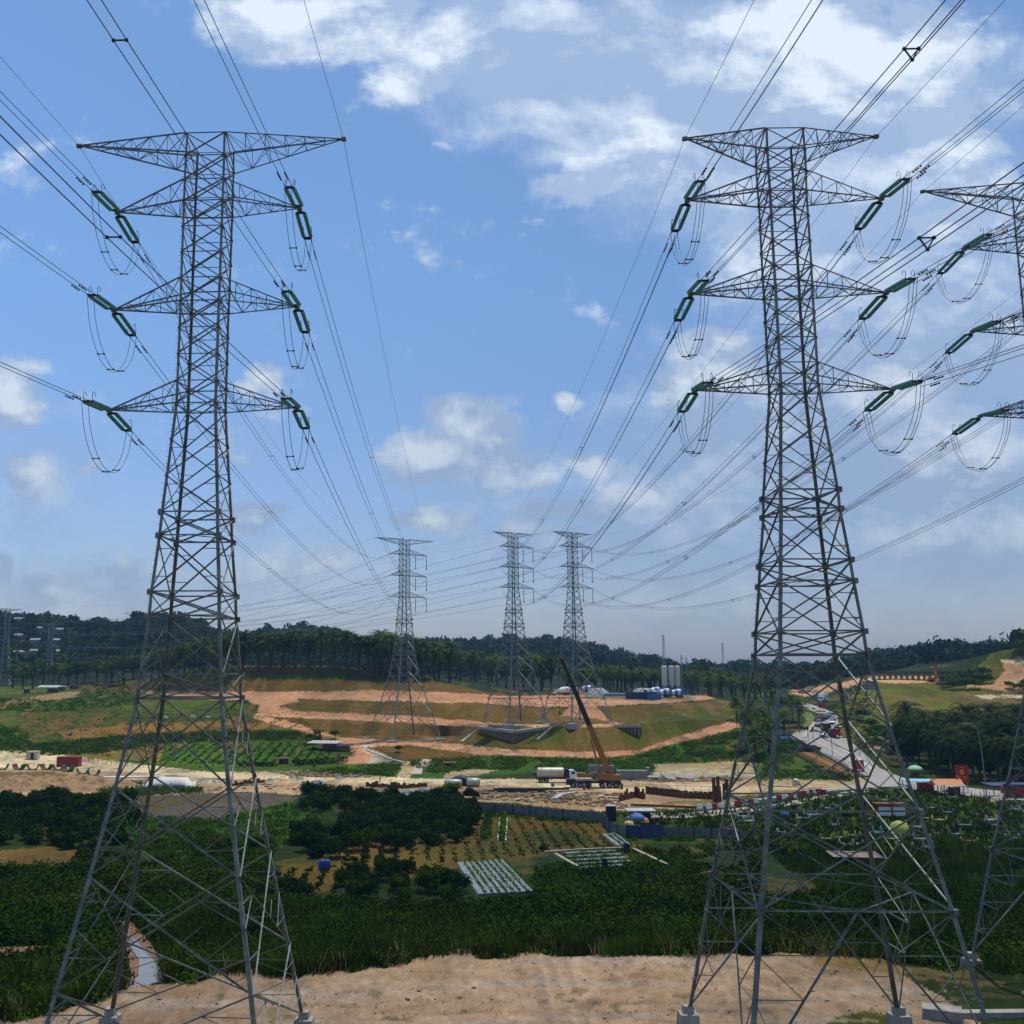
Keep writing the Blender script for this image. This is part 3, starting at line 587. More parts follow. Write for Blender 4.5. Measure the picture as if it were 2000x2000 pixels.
drape('traffic_island', [(1500, 1338), (1530, 1346), (1540, 1356), (1530, 1372), (1515, 1374), (1520, 1356)], M_VERGE, .2, 10)

# ------------------------------------------------------------------ lattice pylons
LVL = [(38.55, 1.42), (36.8, 1.45), (34.98, 1.46), (33.35, 1.46), (27.6, 1.45), (25.9, 1.43), (20.1, 1.44), (18.5, 1.44), (10.8, 1.98), (9.2, 2.06), (5.4, 2.36), (3.8, 2.43), (0.0, 2.75), (-1.6, 2.83), (-7.0, 3.72), (-12.2, 4.70)]
LVR = [(38.55, 1.34), (36.95, 1.38), (35.3, 1.38), (33.8, 1.34), (28.24, 1.36), (26.7, 1.34), (21.2, 1.35), (19.65, 1.34), (12.2, 1.98), (10.9, 2.02), (7.45, 2.35), (6.05, 2.45), (2.75, 2.76), (1.25, 2.84), (-3.2, 3.62), (-8.3, 4.65)]
PANELS = [1, 1, 1, 3, 1, 3, 1, 3, 1, 1, 1, 1, 1, 1, 1]      # X panels between successive levels
def corners(z, h): return [Vector((-h, -h, z)), Vector((h, -h, z)), Vector((h, h, z)), Vector((-h, h, z))]
FN = [Vector((0, -1, 0)), Vector((1, 0, 0)), Vector((0, 1, 0)), Vector((-1, 0, 0))]
def xpanel(mb, a, b, c, d, w, n, red=0):
    """a,b bottom corners, c,d top corners (b-c and a-d are the legs)"""
    mb.angle(a, c, w, n); mb.angle(b, d, w, n)
    if red:
        # crossing point
        wt = (c - d).length; wb = (b - a).length; t = wb / (wb + wt); X = a + (c - a) * t
        r = w * .52
        for (cor, leg_end, f) in ((a, d, t), (b, c, t), (d, a, 1 - t), (c, b, 1 - t)):
            q = cor + (X - cor) * .5; h = .5 * f * 1.0
            legp = cor + (leg_end - cor) * (f * .52); legq = cor + (leg_end - cor) * (f * 1.0)
            mb.angle(q, legp, r, n)
            if red > 1:
                mb.angle(q, legq, r, n); q2 = cor + (X - cor) * .76
                if f == t: mb.angle(q2, q2 + (legq - q) * .5, r * .9, n)
        if red > 2: mb.angle((a + d) * .5, X, r, n) if False else None
def pylon(name, label, loc, rz, lv, arms, bottom, steel=M_STEEL, thick=1.0, K=False, lean=1.0, extra_legs=None):
    """arms: (top level index, tip z, left reach, right reach, kind)"""
    T = thing(name, label, 'pylon', loc, rz, None)
    lv = list(lv); zb, hb = bottom[-1]
    allv = lv + list(bottom); pan = PANELS + [1] * len(bottom)
    # legs
    for k, (sx, sy) in enumerate(((-1, -1), (1, -1), (1, 1), (-1, 1))):
        m = MB(); n = Vector((sx, sy, 0)).normalized()
        for i in range(len(allv) - 1):
            z0, h0 = allv[i]; z1, h1 = allv[i + 1]
            w = (.135 + .13 * (38.5 - z1) / 62) * thick
            p = Vector((sx * h0, sy * h0, z0)); q = Vector((sx * h1, sy * h1, z1)); t = w * .16
            # L section hugging the corner, built from two plates
            for ax in (0, 1):
                o = Vector((-sx * w, 0, 0)) if ax == 0 else Vector((0, -sy * w, 0)); tt = Vector((0, -sy * t, 0)) if ax == 0 else Vector((-sx * t, 0, 0))
                if ax == 1: p_, q_ = p + Vector((0, -sy * t, 0)), q + Vector((0, -sy * t, 0)); o = Vector((0, -sy * (w - t), 0))
                else: p_, q_ = p, q
                m.add([p_, p_ + o, p_ + o + tt, p_ + tt, q_, q_ + o, q_ + o + tt, q_ + tt], [(0, 1, 2, 3), (7, 6, 5, 4), (0, 4, 5, 1), (1, 5, 6, 2), (2, 6, 7, 3), (3, 7, 4, 0)])
        if steel is M_STEEL and k in (0, 3):   # climbing pegs
            for i in range(len(allv) - 1):
                z0, h0 = allv[i]; z1, h1 = allv[i + 1]; nn = int((z0 - z1) / .45)
                for j in range(nn):
                    f_ = (j + .5) / nn; hh = h0 + (h1 - h0) * f_; c_ = Vector((sx * hh, sy * (hh - .04), z0 + (z1 - z0) * f_)); m.bar(c_ - Vector((sx * .05, 0, 0)), c_ + Vector((sx * .17, 0, 0)), .022)
        m.build('leg', steel, T)
        f = MB(); x, y = sx * hb, sy * hb
        f.loft([[(x + a * s, y + b * s, z) for a, b in ((-1, -1), (1, -1), (1, 1), (-1, 1))] for s, z in ((.75, zb - 1.6), (.62, zb - .25), (.36, zb - .2), (.34, zb + .25))])
        f.build('footing', M_CONC, T)
    secs = [(0, 3, 'peak_bracing'), (3, 7, 'upper_body_bracing'), (7, 9, 'middle_body_bracing'), (9, 13, 'lower_body_bracing'), (13, len(allv) - 1, 'leg_bracing')]
    for a0, b0, nm in secs:
        m = MB()
        for i in range(a0, b0):
            z0, h0 = allv[i]; z1, h1 = allv[i + 1]; n = pan[i] if i < len(pan) else 1
            big = (z0 - z1) > 3.2 or i >= 13; w = (.082 if i < 8 else .108) * thick
            for s in range(n):
                ta = s / n; tb = (s + 1) / n
                A = corners(z0 + (z1 - z0) * ta, h0 + (h1 - h0) * ta); B = corners(z0 + (z1 - z0) * tb, h0 + (h1 - h0) * tb)
                for f in range(4):
                    g = (f + 1) % 4; last = (i == len(allv) - 2)
                    if last and K:
                        # K brace: from belt middle down to the feet, with redundants
                        mid = (A[f] + A[g]) * .5
                        for cr, tp in ((B[f], A[f]), (B[g], A[g])):
                            m.angle(mid, cr, w * 1.1, FN[f])
                            prev = None
                            for q in (.25, .5, .75):
                                x = mid + (cr - mid) * q; y = tp + (cr - tp) * q
                                m.angle(x, y, w * .5, FN[f]); y0 = tp + (cr - tp) * (q - .25)
                                m.angle(x, y0, w * .5, FN[f])
                            x = mid + (cr - mid) * .25; m.angle(x, tp + (mid - tp) * .5, w * .5, FN[f])
                    else:
                        xpanel(m, B[f], B[g], A[g], A[f], w, FN[f], 2 if i >= 13 else (1 if big and i >= 7 else 0))
                    if i in (3, 5) or (i < 3 and s == 0): m.angle(A[f], A[g], w * .7, FN[f])
        m.build(nm, steel, T)
    belts = [3, 4, 5, 6, 7, 8, 9, 10, 11, 12, 13] + ([15] if K else []) + ([len(allv) - 2] if K and len(bottom) > 1 else [])
    for i in sorted(set(belts)):
        m = MB()
        z, h = allv[i]; A = corners(z, h); w = (.085 if i < 8 else .11) * thick
        for f in range(4): m.angle(A[f], A[(f + 1) % 4], w, Vector((0, 0, 1)))
        if i in (3, 5, 7, 9, 11, 13, len(allv) - 2):
            M = [(A[f] + A[(f + 1) % 4]) * .5 for f in range(4)]
            for f in range(4): m.angle(M[f], M[(f + 1) % 4], w * .6, Vector((0, 0, 1)))
        if i >= 8:
            for c in A:   # gusset plates at the corners
                m.box(c, (.31 * thick, .31 * thick, .36 * thick))
        m.build('belt_frame', steel, T)
    tips = {}
    for key, ti, bi, tz, al, ar in arms:
        zt, ht = allv[ti]; zb_, hb_ = allv[bi]
        for side, L_ in ((-1, al), (1, ar)):
            tip = Vector((side * L_, 0, tz)); m = MB(); w = .095 * thick
            tn = Vector((side * ht, -ht, zt)); tf = Vector((side * ht, ht, zt)); bn = Vector((side * hb_, -hb_, zb_)); bf = Vector((side * hb_, hb_, zb_))
            for c in (tn, tf, bn, bf): m.angle(c, tip, w, Vector((0, 0, 1)))
            N_ = 5 if key == 'peak' else 4
            pr = None
            for k in range(1, N_ + 1):
                f = k / (N_ + 1); q = [c + (tip - c) * f for c in (tn, tf, bn, bf)]
                f0 = (k - 1) / (N_ + 1); p = [c + (tip - c) * f0 for c in (tn, tf, bn, bf)]; r = w * .5
                m.angle(q[0], q[2], r); m.angle(q[1], q[3], r); m.angle(q[2], q[3], r)
                if key == 'peak' or k <= 1: m.angle(q[0], q[1], r)
                if k % 2: m.angle(p[0], q[2], r); m.angle(p[1], q[3], r); m.angle(p[2], q[3], r)
                else: m.angle(p[2], q[0], r); m.angle(p[3], q[1], r); m.angle(p[3], q[2], r)
                if key == 'peak': m.angle(p[0], q[1], r)
            m.box(tip, (.35, .3, .22))
            m.build('earth_wire_arm' if key == 'peak' else 'crossarm', steel, T)
            tips[(key, side)] = T.matrix_basis if False else (Matrix.Translation(loc) @ Matrix.Rotation(rz, 4, 'Z')) @ tip
    tips['obj'] = T
    return tips
ARL = [('peak', 0, 1, 38.55, 9.85, 9.8), ('upper', 2, 3, 33.25, 6.72, 6.65), ('middle', 4, 5, 25.8, 6.62, 6.62), ('lower', 6, 7, 18.4, 6.6, 6.75)]
ARR = [('peak', 0, 1, 38.55, 6.8, 7.0), ('upper', 2, 3, 33.75, 6.8, 7.05), ('middle', 4, 5, 26.65, 6.85, 6.9), ('lower', 6, 7, 19.6, 6.85, 6.85)]
TL = pylon('lattice_pylon', 'tall galvanised lattice pylon on the left with very wide top arm', (-15.9, 70, 0), R(-2.9), LVL, ARL, [(-18.6, 5.95), (-23.6, 6.9)], K=False)
TR = pylon('lattice_pylon', 'tall galvanised lattice pylon right of centre, all four feet on the bare earth pad', (25.55, 69.3, 0), R(-1.3), LVR, ARR, [(-13.9, 5.75), (-23.3, 7.35)], K=True)
T3 = pylon('lattice_pylon', 'near lattice pylon cut off by the right edge of the photo', (53.0, 83.5, 3.0), R(-1.5), LVL, ARL, [(-17.5, 5.8), (-26.4, 7.4)], K=True)
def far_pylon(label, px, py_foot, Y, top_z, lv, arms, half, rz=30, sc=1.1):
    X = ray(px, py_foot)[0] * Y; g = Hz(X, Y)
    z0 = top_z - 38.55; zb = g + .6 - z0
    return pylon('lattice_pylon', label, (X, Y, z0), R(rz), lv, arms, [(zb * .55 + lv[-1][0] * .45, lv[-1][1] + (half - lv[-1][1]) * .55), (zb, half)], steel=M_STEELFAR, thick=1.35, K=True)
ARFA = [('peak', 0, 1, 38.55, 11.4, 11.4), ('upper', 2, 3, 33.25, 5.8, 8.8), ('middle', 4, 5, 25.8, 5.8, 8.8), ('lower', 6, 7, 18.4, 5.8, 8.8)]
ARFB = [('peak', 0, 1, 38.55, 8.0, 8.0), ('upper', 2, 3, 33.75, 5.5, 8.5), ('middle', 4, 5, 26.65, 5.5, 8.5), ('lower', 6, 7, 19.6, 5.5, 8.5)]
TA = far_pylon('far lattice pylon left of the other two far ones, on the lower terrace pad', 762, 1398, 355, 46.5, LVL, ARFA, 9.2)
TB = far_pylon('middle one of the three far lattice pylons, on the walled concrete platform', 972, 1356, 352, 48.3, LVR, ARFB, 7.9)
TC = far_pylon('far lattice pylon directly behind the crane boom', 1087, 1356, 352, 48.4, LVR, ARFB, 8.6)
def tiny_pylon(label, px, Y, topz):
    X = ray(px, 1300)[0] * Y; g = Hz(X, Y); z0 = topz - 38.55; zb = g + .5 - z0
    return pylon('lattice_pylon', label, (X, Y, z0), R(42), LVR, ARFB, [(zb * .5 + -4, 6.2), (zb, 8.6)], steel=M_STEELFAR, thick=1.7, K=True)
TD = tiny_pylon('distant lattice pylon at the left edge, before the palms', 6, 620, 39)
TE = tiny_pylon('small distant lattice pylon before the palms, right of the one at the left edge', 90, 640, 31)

# ------------------------------------------------------------------ insulator sets, jumpers, conductors
def insulator_proto():
    t = thing('insulator_set', 'green glass insulator pair', 'insulator', (0, 0, 0))
    b = MB(); b.bar((0, 0, 0), (0, .42, 0), .07); b.loft([[(x, y, z) for x, z in ((-a, -.05), (a, -.05), (a, .05), (-a, .05))] for a, y in ((.08, .36), (.34, .55), (.34, .66))]); b.build('yoke_plate', M_BLACK, t)
    for s in (-.28, .28):
        pr = [(.02, .0)]
        for k in range(24):
            z = .06 + k * .135; pr += [(.035, z), (.145, z + .02), (.15, z + .055), (.05, z + .07)]
        pr += [(.02, 3.4)]
        MB().lathe(pr, (s, .62, 0), 9, Matrix.Rotation(R(-90), 3, 'X')).build('insulator_string', M_INS, t)
    b = MB(); b.loft([[(x, y, z) for x, z in ((-a, -.05), (a, -.05), (a, .05), (-a, .05))] for a, y in ((.34, 4.0), (.34, 4.1), (.24, 4.3))])
    b.bar((-.24, 4.25, 0), (-.24, 4.6, 0), .06); b.bar((.24, 4.25, 0), (.24, 4.6, 0), .06); b.build('yoke_plate', M_BLACK, t)
    b = MB()
    for s in (-.3, .3): b.tube([(s, 4.0, .05), (s, 4.0, .55), (s, 3.75, .72), (s, 3.5, .6), (s, 3.45, .42)], .02, 5)
    b.build('arcing_horn', M_BLACK, t)
    return t
INS = Kind(insulator_proto())
def orient(o, p, d):
    d = Vector(d).normalized(); x = d.cross(Vector((0, 0, 1))).normalized(); z = x.cross(d)
    M = Matrix((x, d, z)).transposed().to_4x4(); o.matrix_world = Matrix.Translation(p) @ M; o.location = p; o.rotation_euler = M.to_euler()
def catenary(p, q, sag, n=44):
    return [p + (q - p) * t - Vector((0, 0, 4 * sag * t * (1 - t))) for t in [i / n for i in range(n + 1)]]
def damper(m, p, d):
    s = d.cross(Vector((0, 0, 1))).normalized()
    m.bar(p - Vector((0, 0, .12)) - d * .2, p - Vector((0, 0, .12)) + d * .2, .03); m.box(p - Vector((0, 0, .13)) - d * .2, (.09, .12, .09)); m.box(p - Vector((0, 0, .13)) + d * .2, (.09, .12, .09))
def bundle(label, p, q, sag, n, r, spacers, near_ends=(True, True), group=None, seg=44):
    T = thing('conductor_bundle', label, 'power line', p, 0, group)
    d = (q - p); d.z = 0; d.normalize(); x = Vector((d.y, -d.x, 0))
    offs = {1: [(0, 0)], 2: [(-.24, 0), (.24, 0)], 3: [(-.25, .0), (.25, .0), (0, -.42)]}[n]
    C = catenary(Vector((0, 0, 0)), q - p, sag, seg); L_ = (q - p).length
    for ox, oz in offs: MB().tube([c + x * ox + Vector((0, 0, oz)) for c in C], r, 5).build('wire', M_WIRE, T)
    for t in spacers:
        c = C[int(round(t * seg))]; c = c; m = MB()
        P_ = [c + x * ox + Vector((0, 0, oz)) for ox, oz in offs]
        for k in range(len(P_)):
            m.box(P_[k], (.10, .10, .10))
            if len(P_) > 1 and (k or len(P_) > 2): m.bar(P_[k - 1], P_[k], .045)
        m.build('spacer', M_BLACK, T)
    for e, sgn in ((0, 1), (1, -1)):
        if near_ends[e]:
            base = C[0] if e == 0 else C[-1]; dv = (C[1] - C[0]).normalized() if e == 0 else (C[-2] - C[-1]).normalized()
            for ox, oz in offs:
                for s in (1.6, 2.3):
                    m = MB(); damper(m, base + dv * s + x * ox + Vector((0, 0, oz)), dv); m.build('vibration_damper', M_BLACK, T)
    return T
def earthwire(label, p, q, sag):
    return tag(MB().tube([c for c in catenary(p, q, sag)], .016, 5).build('earth_wire', M_WIRE), label, 'earth wire')
def jumper(label, a, b, tip, n, drop=3.9):
    T = thing('jumper_loop', label, 'jumper cable', tip)
    d = (b - a); x = Vector((d.y, -d.x, 0)).normalized(); offs = {2: (-.22, .22), 3: (-.25, 0, .25)}[n]
    K_ = 18; cs = []
    for i in range(K_ + 1):
        t = i / K_; y = 4 * t * (1 - t); y = y ** .62 if 0 < t < 1 else 0
        cs.append(a + (b - a) * t - Vector((0, 0, drop * y)) - tip)
    for k, ox in enumerate(offs): MB().tube([c + x * ox - Vector((0, 0, .0 if k != 1 or n == 2 else .15)) for c in cs], .02, 5).build('cable', M_WIRE, T)
    for i in (5, 9, 13):
        m = MB(); m.bar(cs[i] + x * offs[0], cs[i] + x * offs[-1], .05); m.box(cs[i] + x * offs[0], (.1, .1, .1)); m.box(cs[i] + x * offs[-1], (.1, .1, .1)); m.build('spacer', M_BLACK, T)
    return T
near_dir = Vector((-.045, -1, 0)).normalized()
def dress(T, TF, tname, fname, n, slope, mid_near, sides=((-1, 'left'), (1, 'right')), sagf=8.0, keys=('upper', 'middle', 'lower'), farside=1):
    for side, sn in sides:
        for key in keys:
            tip = T[(key, side)]
            # towards the camera and overhead
            q = tip + near_dir * 285 + Vector((0, 0, -1.0)); sag = slope * 285 / 4
            dn = (q - tip).normalized(); dn = Vector((dn.x, dn.y, -slope)).normalized()
            o = INS.place((0, 0, 0), 0, f'insulator pair on the {key} {sn} arm of the {tname}, towards camera', 'insulator pairs at the crossarm tips'); orient(o, tip, dn)
            e1 = tip + dn * 4.55
            bundle(f'conductor from the {key} {sn} arm of the {tname} overhead past the camera', e1, q, sag, n, .022, (.12, .23), (True, False), 'conductors running overhead')
            tf = TF[(key, side)]; df = (tf - tip); sl = 4 * sagf / df.length - (tf.z - tip.z) / df.length; hd = Vector((df.x, df.y, 0)).normalized(); ddf = Vector((hd.x, hd.y, -sl)).normalized()
            o = INS.place((0, 0, 0), 0, f'insulator pair on the {key} {sn} arm of the {tname}, away from camera', 'insulator pairs at the crossarm tips'); orient(o, tip, ddf)
            e2 = tip + ddf * 4.55
            bundle(f'conductor from the {key} {sn} arm of the {tname} to the far pylons', e2, tf, sagf, n, .024, (.2, .42, .66, .86), (True, False), 'conductors to the far pylons')
            jumper(f'slack cables looping under the {key} {sn} arm of the {tname}', e1, e2, tip, n)
        tip = T[('peak', side)]; q = tip + near_dir * 285
        earthwire(f'earth wire from the {sn} top tip of the {tname} overhead past the camera', tip, q, slope * 285 / 4 * .8)
        earthwire(f'earth wire from the {sn} top tip of the {tname} to the far pylons', tip, TF[('peak', side)], sagf * .75)
dress(TL, TA, 'left pylon', 'far left pylon', 2, .105, None, sagf=9.5)
dress(TR, TB, 'right pylon', 'middle far pylon', 3, .145, None, sagf=9.5)
dress(T3, TC, 'edge pylon', 'far crane-side pylon', 3, .13, None, sagf=10.5)
# the line turns at the far pylons and leaves to the left
def hangers(T, nm):
    for key in ('upper', 'middle', 'lower'):
        tip = T[(key, 1)]; base = T[(key, -1)]; inn = tip + (base - tip) * .3
        for wh, p in (('outer', tip), ('inner', inn)):
            t = thing('jumper_string', f'{wh} hanging insulator under the {key} right arm of the {nm}', 'insulator', p)
            MB().lathe([(.04, -4.6)] + [(r, -4.5 + k * .2 + dz) for k in range(20) for r, dz in ((.06, 0), (.15, .05), (.15, .1), (.06, .12))] + [(.04, 0)], (0, 0, 0), 6).build('insulator_string', M_BLACK, t)
            MB().box((0, 0, -4.7), (.5, .5, .25)).build('clamp', M_BLACK, t)
for T, nm in ((TA, 'far left pylon'), (TB, 'middle far pylon'), (TC, 'far crane-side pylon')): hangers(T, nm)
for T, nm, D, dn, dx in ((TA, 'far left pylon', TE, 'the second distant pylon', 0), (TB, 'middle far pylon', TD, 'the distant pylon at the left edge', 0), (TC, 'far crane-side pylon', TD, 'the left, beyond the photo edge', -60)):
    for key in ('upper', 'middle', 'lower'):
        for side, sn in ((-1, 'left'), (1, 'right')):
            p = T[(key, side)]; q = D[(key, side)] + Vector((dx, dx * -.6, 0))
            bundle(f'conductor from the {key} {sn} arm of the {nm} leaving left', p, q, 11, 1, .045, (), (False, False), 'conductors leaving to the left', 30)
    earthwire(f'earth wire leaving left from the top of the {nm}', T[('peak', -1)], D[('peak', -1)] + Vector((dx, 0, 0)), 8)
# ------------------------------------------------------------------ vegetation
def quads_from(P0, N0, size, asp=.7, rng=RNG):
    """leaf-cluster quads at points P0 facing N0"""
    n = len(P0); r = rng.normal(size=(n, 3)); t = np.cross(N0, r); t /= np.linalg.norm(t, axis=1)[:, None] + 1e-9; b = np.cross(N0, t); b /= np.linalg.norm(b, axis=1)[:, None] + 1e-9
    s = (size * rng.uniform(.6, 1.35, n))[:, None]; t = t * s; b = b * s * asp
    # pointed, slightly folded leaf shapes
    V = np.stack([P0 - t, P0 - b + N0 * s * .12, P0 + t, P0 + b + N0 * s * .12], 1).reshape(-1, 3)
    return V, np.arange(4 * n).reshape(-1, 4)
def crown_points(blobs, n, rng=RNG):
    w = np.array([b[3] ** 2 for b in blobs]); w = w / w.sum(); k = rng.choice(len(blobs), n, p=w); B = np.array([[b[0], b[1], b[2]] for b in blobs]); Rr = np.array([b[3] for b in blobs])
    d = rng.normal(size=(n, 3)); d[:, 2] = np.abs(d[:, 2]) * .9 - .25; d /= np.linalg.norm(d, axis=1)[:, None]
    rad = Rr[k] * rng.uniform(.55, 1.08, n); P0 = B[k] + d * rad[:, None] * np.array([1, 1, .8])
    N0 = d + rng.normal(size=(n, 3)) * .55; N0 /= np.linalg.norm(N0, axis=1)[:, None]
    return P0, N0
def bush_mesh(name, m, r, h, n, size, seed):
    rng = np.random.default_rng(seed); blobs = []
    for k in range(7):
        a = rng.uniform(0, 6.28); q = rng.uniform(0, .6) * r; blobs.append((q * math.cos(a), q * math.sin(a), h * rng.uniform(.16, .66), r * rng.uniform(.38, .62)))
    P0, N0 = crown_points(blobs, n, rng); P0[:, 2] = np.abs(P0[:, 2])
    V, F = quads_from(P0, N0, size, .7, rng); return mesh_of(name, V, F, m)
def limbs(mb, h, r, n, rng, spread):
    mb.tube([(0, 0, 0), (rng.uniform(-.1, .1) * h * .3, 0, h * .35), (rng.uniform(-.1, .1) * h * .3, rng.uniform(-.1, .1) * h * .3, h * .72)], [r, r * .75, r * .3], 7)
    for k in range(n):
        a = rng.uniform(0, 6.28); z = h * rng.uniform(.3, .5)
        mb.tube([(0, 0, z), (math.cos(a) * spread * .5, math.sin(a) * spread * .5, z + h * .16), (math.cos(a) * spread, math.sin(a) * spread, z + h * .32)], [r * .5, r * .3, r * .1], 5)
    return mb
def tree_proto(label, m, h, r, n, size, seed):
    rng = np.random.default_rng(seed); t = thing('broadleaf_tree', label, 'tree')
    limbs(MB(), h, h * .03 + .05, 5, rng, r * .6).build('trunk', M_BARK, t)
    blobs = []
    for k in range(16):
        a = rng.uniform(0, 6.28); q = r * rng.uniform(.1, .78); blobs.append((q * math.cos(a), q * math.sin(a), h * (.45 + .45 * rng.uniform(0, 1) * (1 - q / r * .6)), r * rng.uniform(.22, .42)))
    P0, N0 = crown_points(blobs, n, rng); V, F = quads_from(P0, N0, size, .7, rng)
    link(mesh_of('crown', V, F, m), 'crown', t); return t
def palm_proto(label, h, fl, nf, seed, droop=1.0, nseg=9, leaflen=.9):
    rng = random.Random(seed); t = thing('oil_palm', label, 'palm tree')
    b = MB(); pts = [(0, 0, 0)]; rr = [.42]
    for k in range(1, 9): pts.append((math.sin(k) * .05, math.cos(k * 1.3) * .05, h * k / 8)); rr.append(.30 + .06 * (k % 2))
    rr[-1] = .45; b.tube(pts, rr, 8)
    for k in range(40):       # old frond stubs
        z = h * (.3 + .7 * k / 40); a = k * 2.4; b.bar((math.cos(a) * .2, math.sin(a) * .2, z), (math.cos(a) * .55, math.sin(a) * .55, z + .35), .16, .06)
    b.build('trunk', M_TRUNK, t)
    V, F = [], []
    for k in range(nf):
        a = k * 2.39996 + rng.uniform(-.2, .2); lev = k / nf; el = R(80 - 122 * lev + rng.uniform(-8, 8)); L_ = fl * (rng.uniform(.85, 1.05)) * (.8 + .2 * math.sin(lev * 3.1)); p = Vector((0, 0, h)); st = L_ / nseg; cur = el
        rad = Vector((math.cos(a), math.sin(a), 0)); side = Vector((-rad.y, rad.x, 0)); prev = p
        for s in range(nseg):
            d = rad * math.cos(cur) + Vector((0, 0, math.sin(cur))); nx = prev + d * st; up = side.cross(d) * -1
            n0 = len(V); w = .05
            V += [prev - side * w, prev + side * w, nx + side * w, nx - side * w]; F.append((n0, n0 + 1, n0 + 2, n0 + 3))
            if s >= 1:
                ll = leaflen * math.sin(min(1, (s + .6) / nseg) * 2.9 + .12) + .15
                for sg in (-1, 1):
                    for q in (.15, .62):
                        o = prev + d * st * q; tip = o + side * sg * ll * .9 + d * ll * .45 + Vector((0, 0, -ll * rng.uniform(.15, .5))) + up * .1
                        n0 = len(V); V += [o, o + d * .17, tip, ]; F.append((n0, n0 + 1, n0 + 2))
                        n0 = len(V)
            prev = nx; cur -= (.085 + .06 * (1 - lev)) * droop * (1 + s * .1)
    link(mesh_of('crown', [tuple(v) for v in V], F, M_PALM), 'crown', t)
    return t
PALMS = [Kind(palm_proto('oil palm', 7.2, 4.6, 42, 3)), Kind(palm_proto('oil palm', 8.2, 4.9, 46, 8, 1.15)), Kind(palm_proto('oil palm', 6.2, 4.4, 40, 5, .9))]
def palm(p, label, group, s=1.0): return random.choice(PALMS).place(p, random.uniform(0, 6.28), label, group, (s * random.uniform(.92, 1.1), s * random.uniform(.92, 1.1), s * random.uniform(.9, 1.12)))
# the row on the ridge: trunks against the sky and hills
for x in (458, 487, 511, 534, 557, 582, 605, 629, 653, 676, 694):
    p = P(x, 1262 + max(0, (x - 640)) * .16); palm(p, 'oil palm in the open row along the ridge left of the far left pylon', 'oil palms along the ridge', 1.75)
for x, y in ((706, 1270), (722, 1272), (733, 1275), (748, 1274), (764, 1278), (780, 1276), (796, 1280), (812, 1278), (828, 1282), (845, 1280), (861, 1278), (876, 1276), (890, 1284), (905, 1280), (921, 1290), (938, 1294), (955, 1298), (970, 1300), (987, 1302), (1005, 1304), (1022, 1304), (1040, 1304)):
    palm(P(x, y), 'oil palm in the dense dark stand between the far pylons', 'oil palms between the far pylons', 1.7)
for x, y in ((715, 1276), (740, 1278), (790, 1284), (850, 1288), (900, 1290), (946, 1284), (996, 1296), (1030, 1298), (1012, 1290), (930, 1290), (870, 1286), (820, 1288)):
    p = P(x, y); palm(Vector((p.x, p.y + 14, Hz(p.x, p.y + 14))), 'oil palm in the dense dark stand between the far pylons', 'oil palms between the far pylons', 1.85)
# left palms under the wooded hill
k = 0
for x in range(28, 455, 17):
    xx = x + random.uniform(-5, 5); y = 1302 - max(0, x - 60) * .09 + random.uniform(-5, 2)
    palm(P(xx, y), 'oil palm in the dark belt at the foot of the left wooded hill', 'oil palms under the left hill', 1.45)
for x in range(20, 460, 24):
    p = P(x + random.uniform(-6, 6), 1296 - max(0, x - 60) * .09); Y = p.y + 45; palm(Vector((p.x * Y / p.y, Y, Hz(p.x * Y / p.y, Y))), 'oil palm in the dark belt at the foot of the left wooded hill', 'oil palms under the left hill', 1.25)
# plantation behind and right of the silos
rs = random.Random(4)
for r_, (Y, n) in enumerate(((500, 17), (525, 18), (555, 18), (590, 18), (630, 16))):
    for i in range(n):
        px = 1075 + (1450 - 1075) * (i + rs.uniform(-.3, .3)) / (n - 1)
        u = ray(px, 1300)[0]; yy = Y + rs.uniform(-9, 9); palm(Vector((u * yy, yy, Hz(u * yy, yy))), 'oil palm in the plantation spreading behind the cement silos', 'oil palms behind the cement plant', 1.2)
# big palms beside the road
for x, y, s in ((1425, 1432, 1.25), (1408, 1410, 1.15), (1452, 1415, 1.15), (1480, 1392, 1.1), (1508, 1372, 1.05), (1496, 1362, 1.1), (1440, 1392, 1.1), (1468, 1372, 1.15), (1415, 1380, 1.1), (1390, 1360, 1.0)):
    palm(P(x, y), 'large oil palm with drooping fronds left of the highway', 'oil palms left of the highway', s)
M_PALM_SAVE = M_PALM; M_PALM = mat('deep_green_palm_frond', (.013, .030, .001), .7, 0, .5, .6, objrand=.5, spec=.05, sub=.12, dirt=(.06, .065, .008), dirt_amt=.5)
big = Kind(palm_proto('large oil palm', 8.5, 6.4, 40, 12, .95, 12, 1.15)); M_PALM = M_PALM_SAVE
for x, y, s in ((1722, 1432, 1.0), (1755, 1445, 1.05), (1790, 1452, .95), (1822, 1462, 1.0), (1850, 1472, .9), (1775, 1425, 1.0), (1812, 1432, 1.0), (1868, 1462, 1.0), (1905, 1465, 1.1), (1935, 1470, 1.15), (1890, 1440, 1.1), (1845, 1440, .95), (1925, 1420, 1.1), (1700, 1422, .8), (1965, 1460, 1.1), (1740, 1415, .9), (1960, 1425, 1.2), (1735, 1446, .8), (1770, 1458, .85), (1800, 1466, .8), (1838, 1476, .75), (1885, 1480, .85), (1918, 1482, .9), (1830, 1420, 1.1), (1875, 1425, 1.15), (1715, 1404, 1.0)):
    big.place(P(x, y), random.uniform(0, 6.28), 'large dark oil palm in the thick grove right of the highway', 'oil palms right of the highway', s * 1.22)
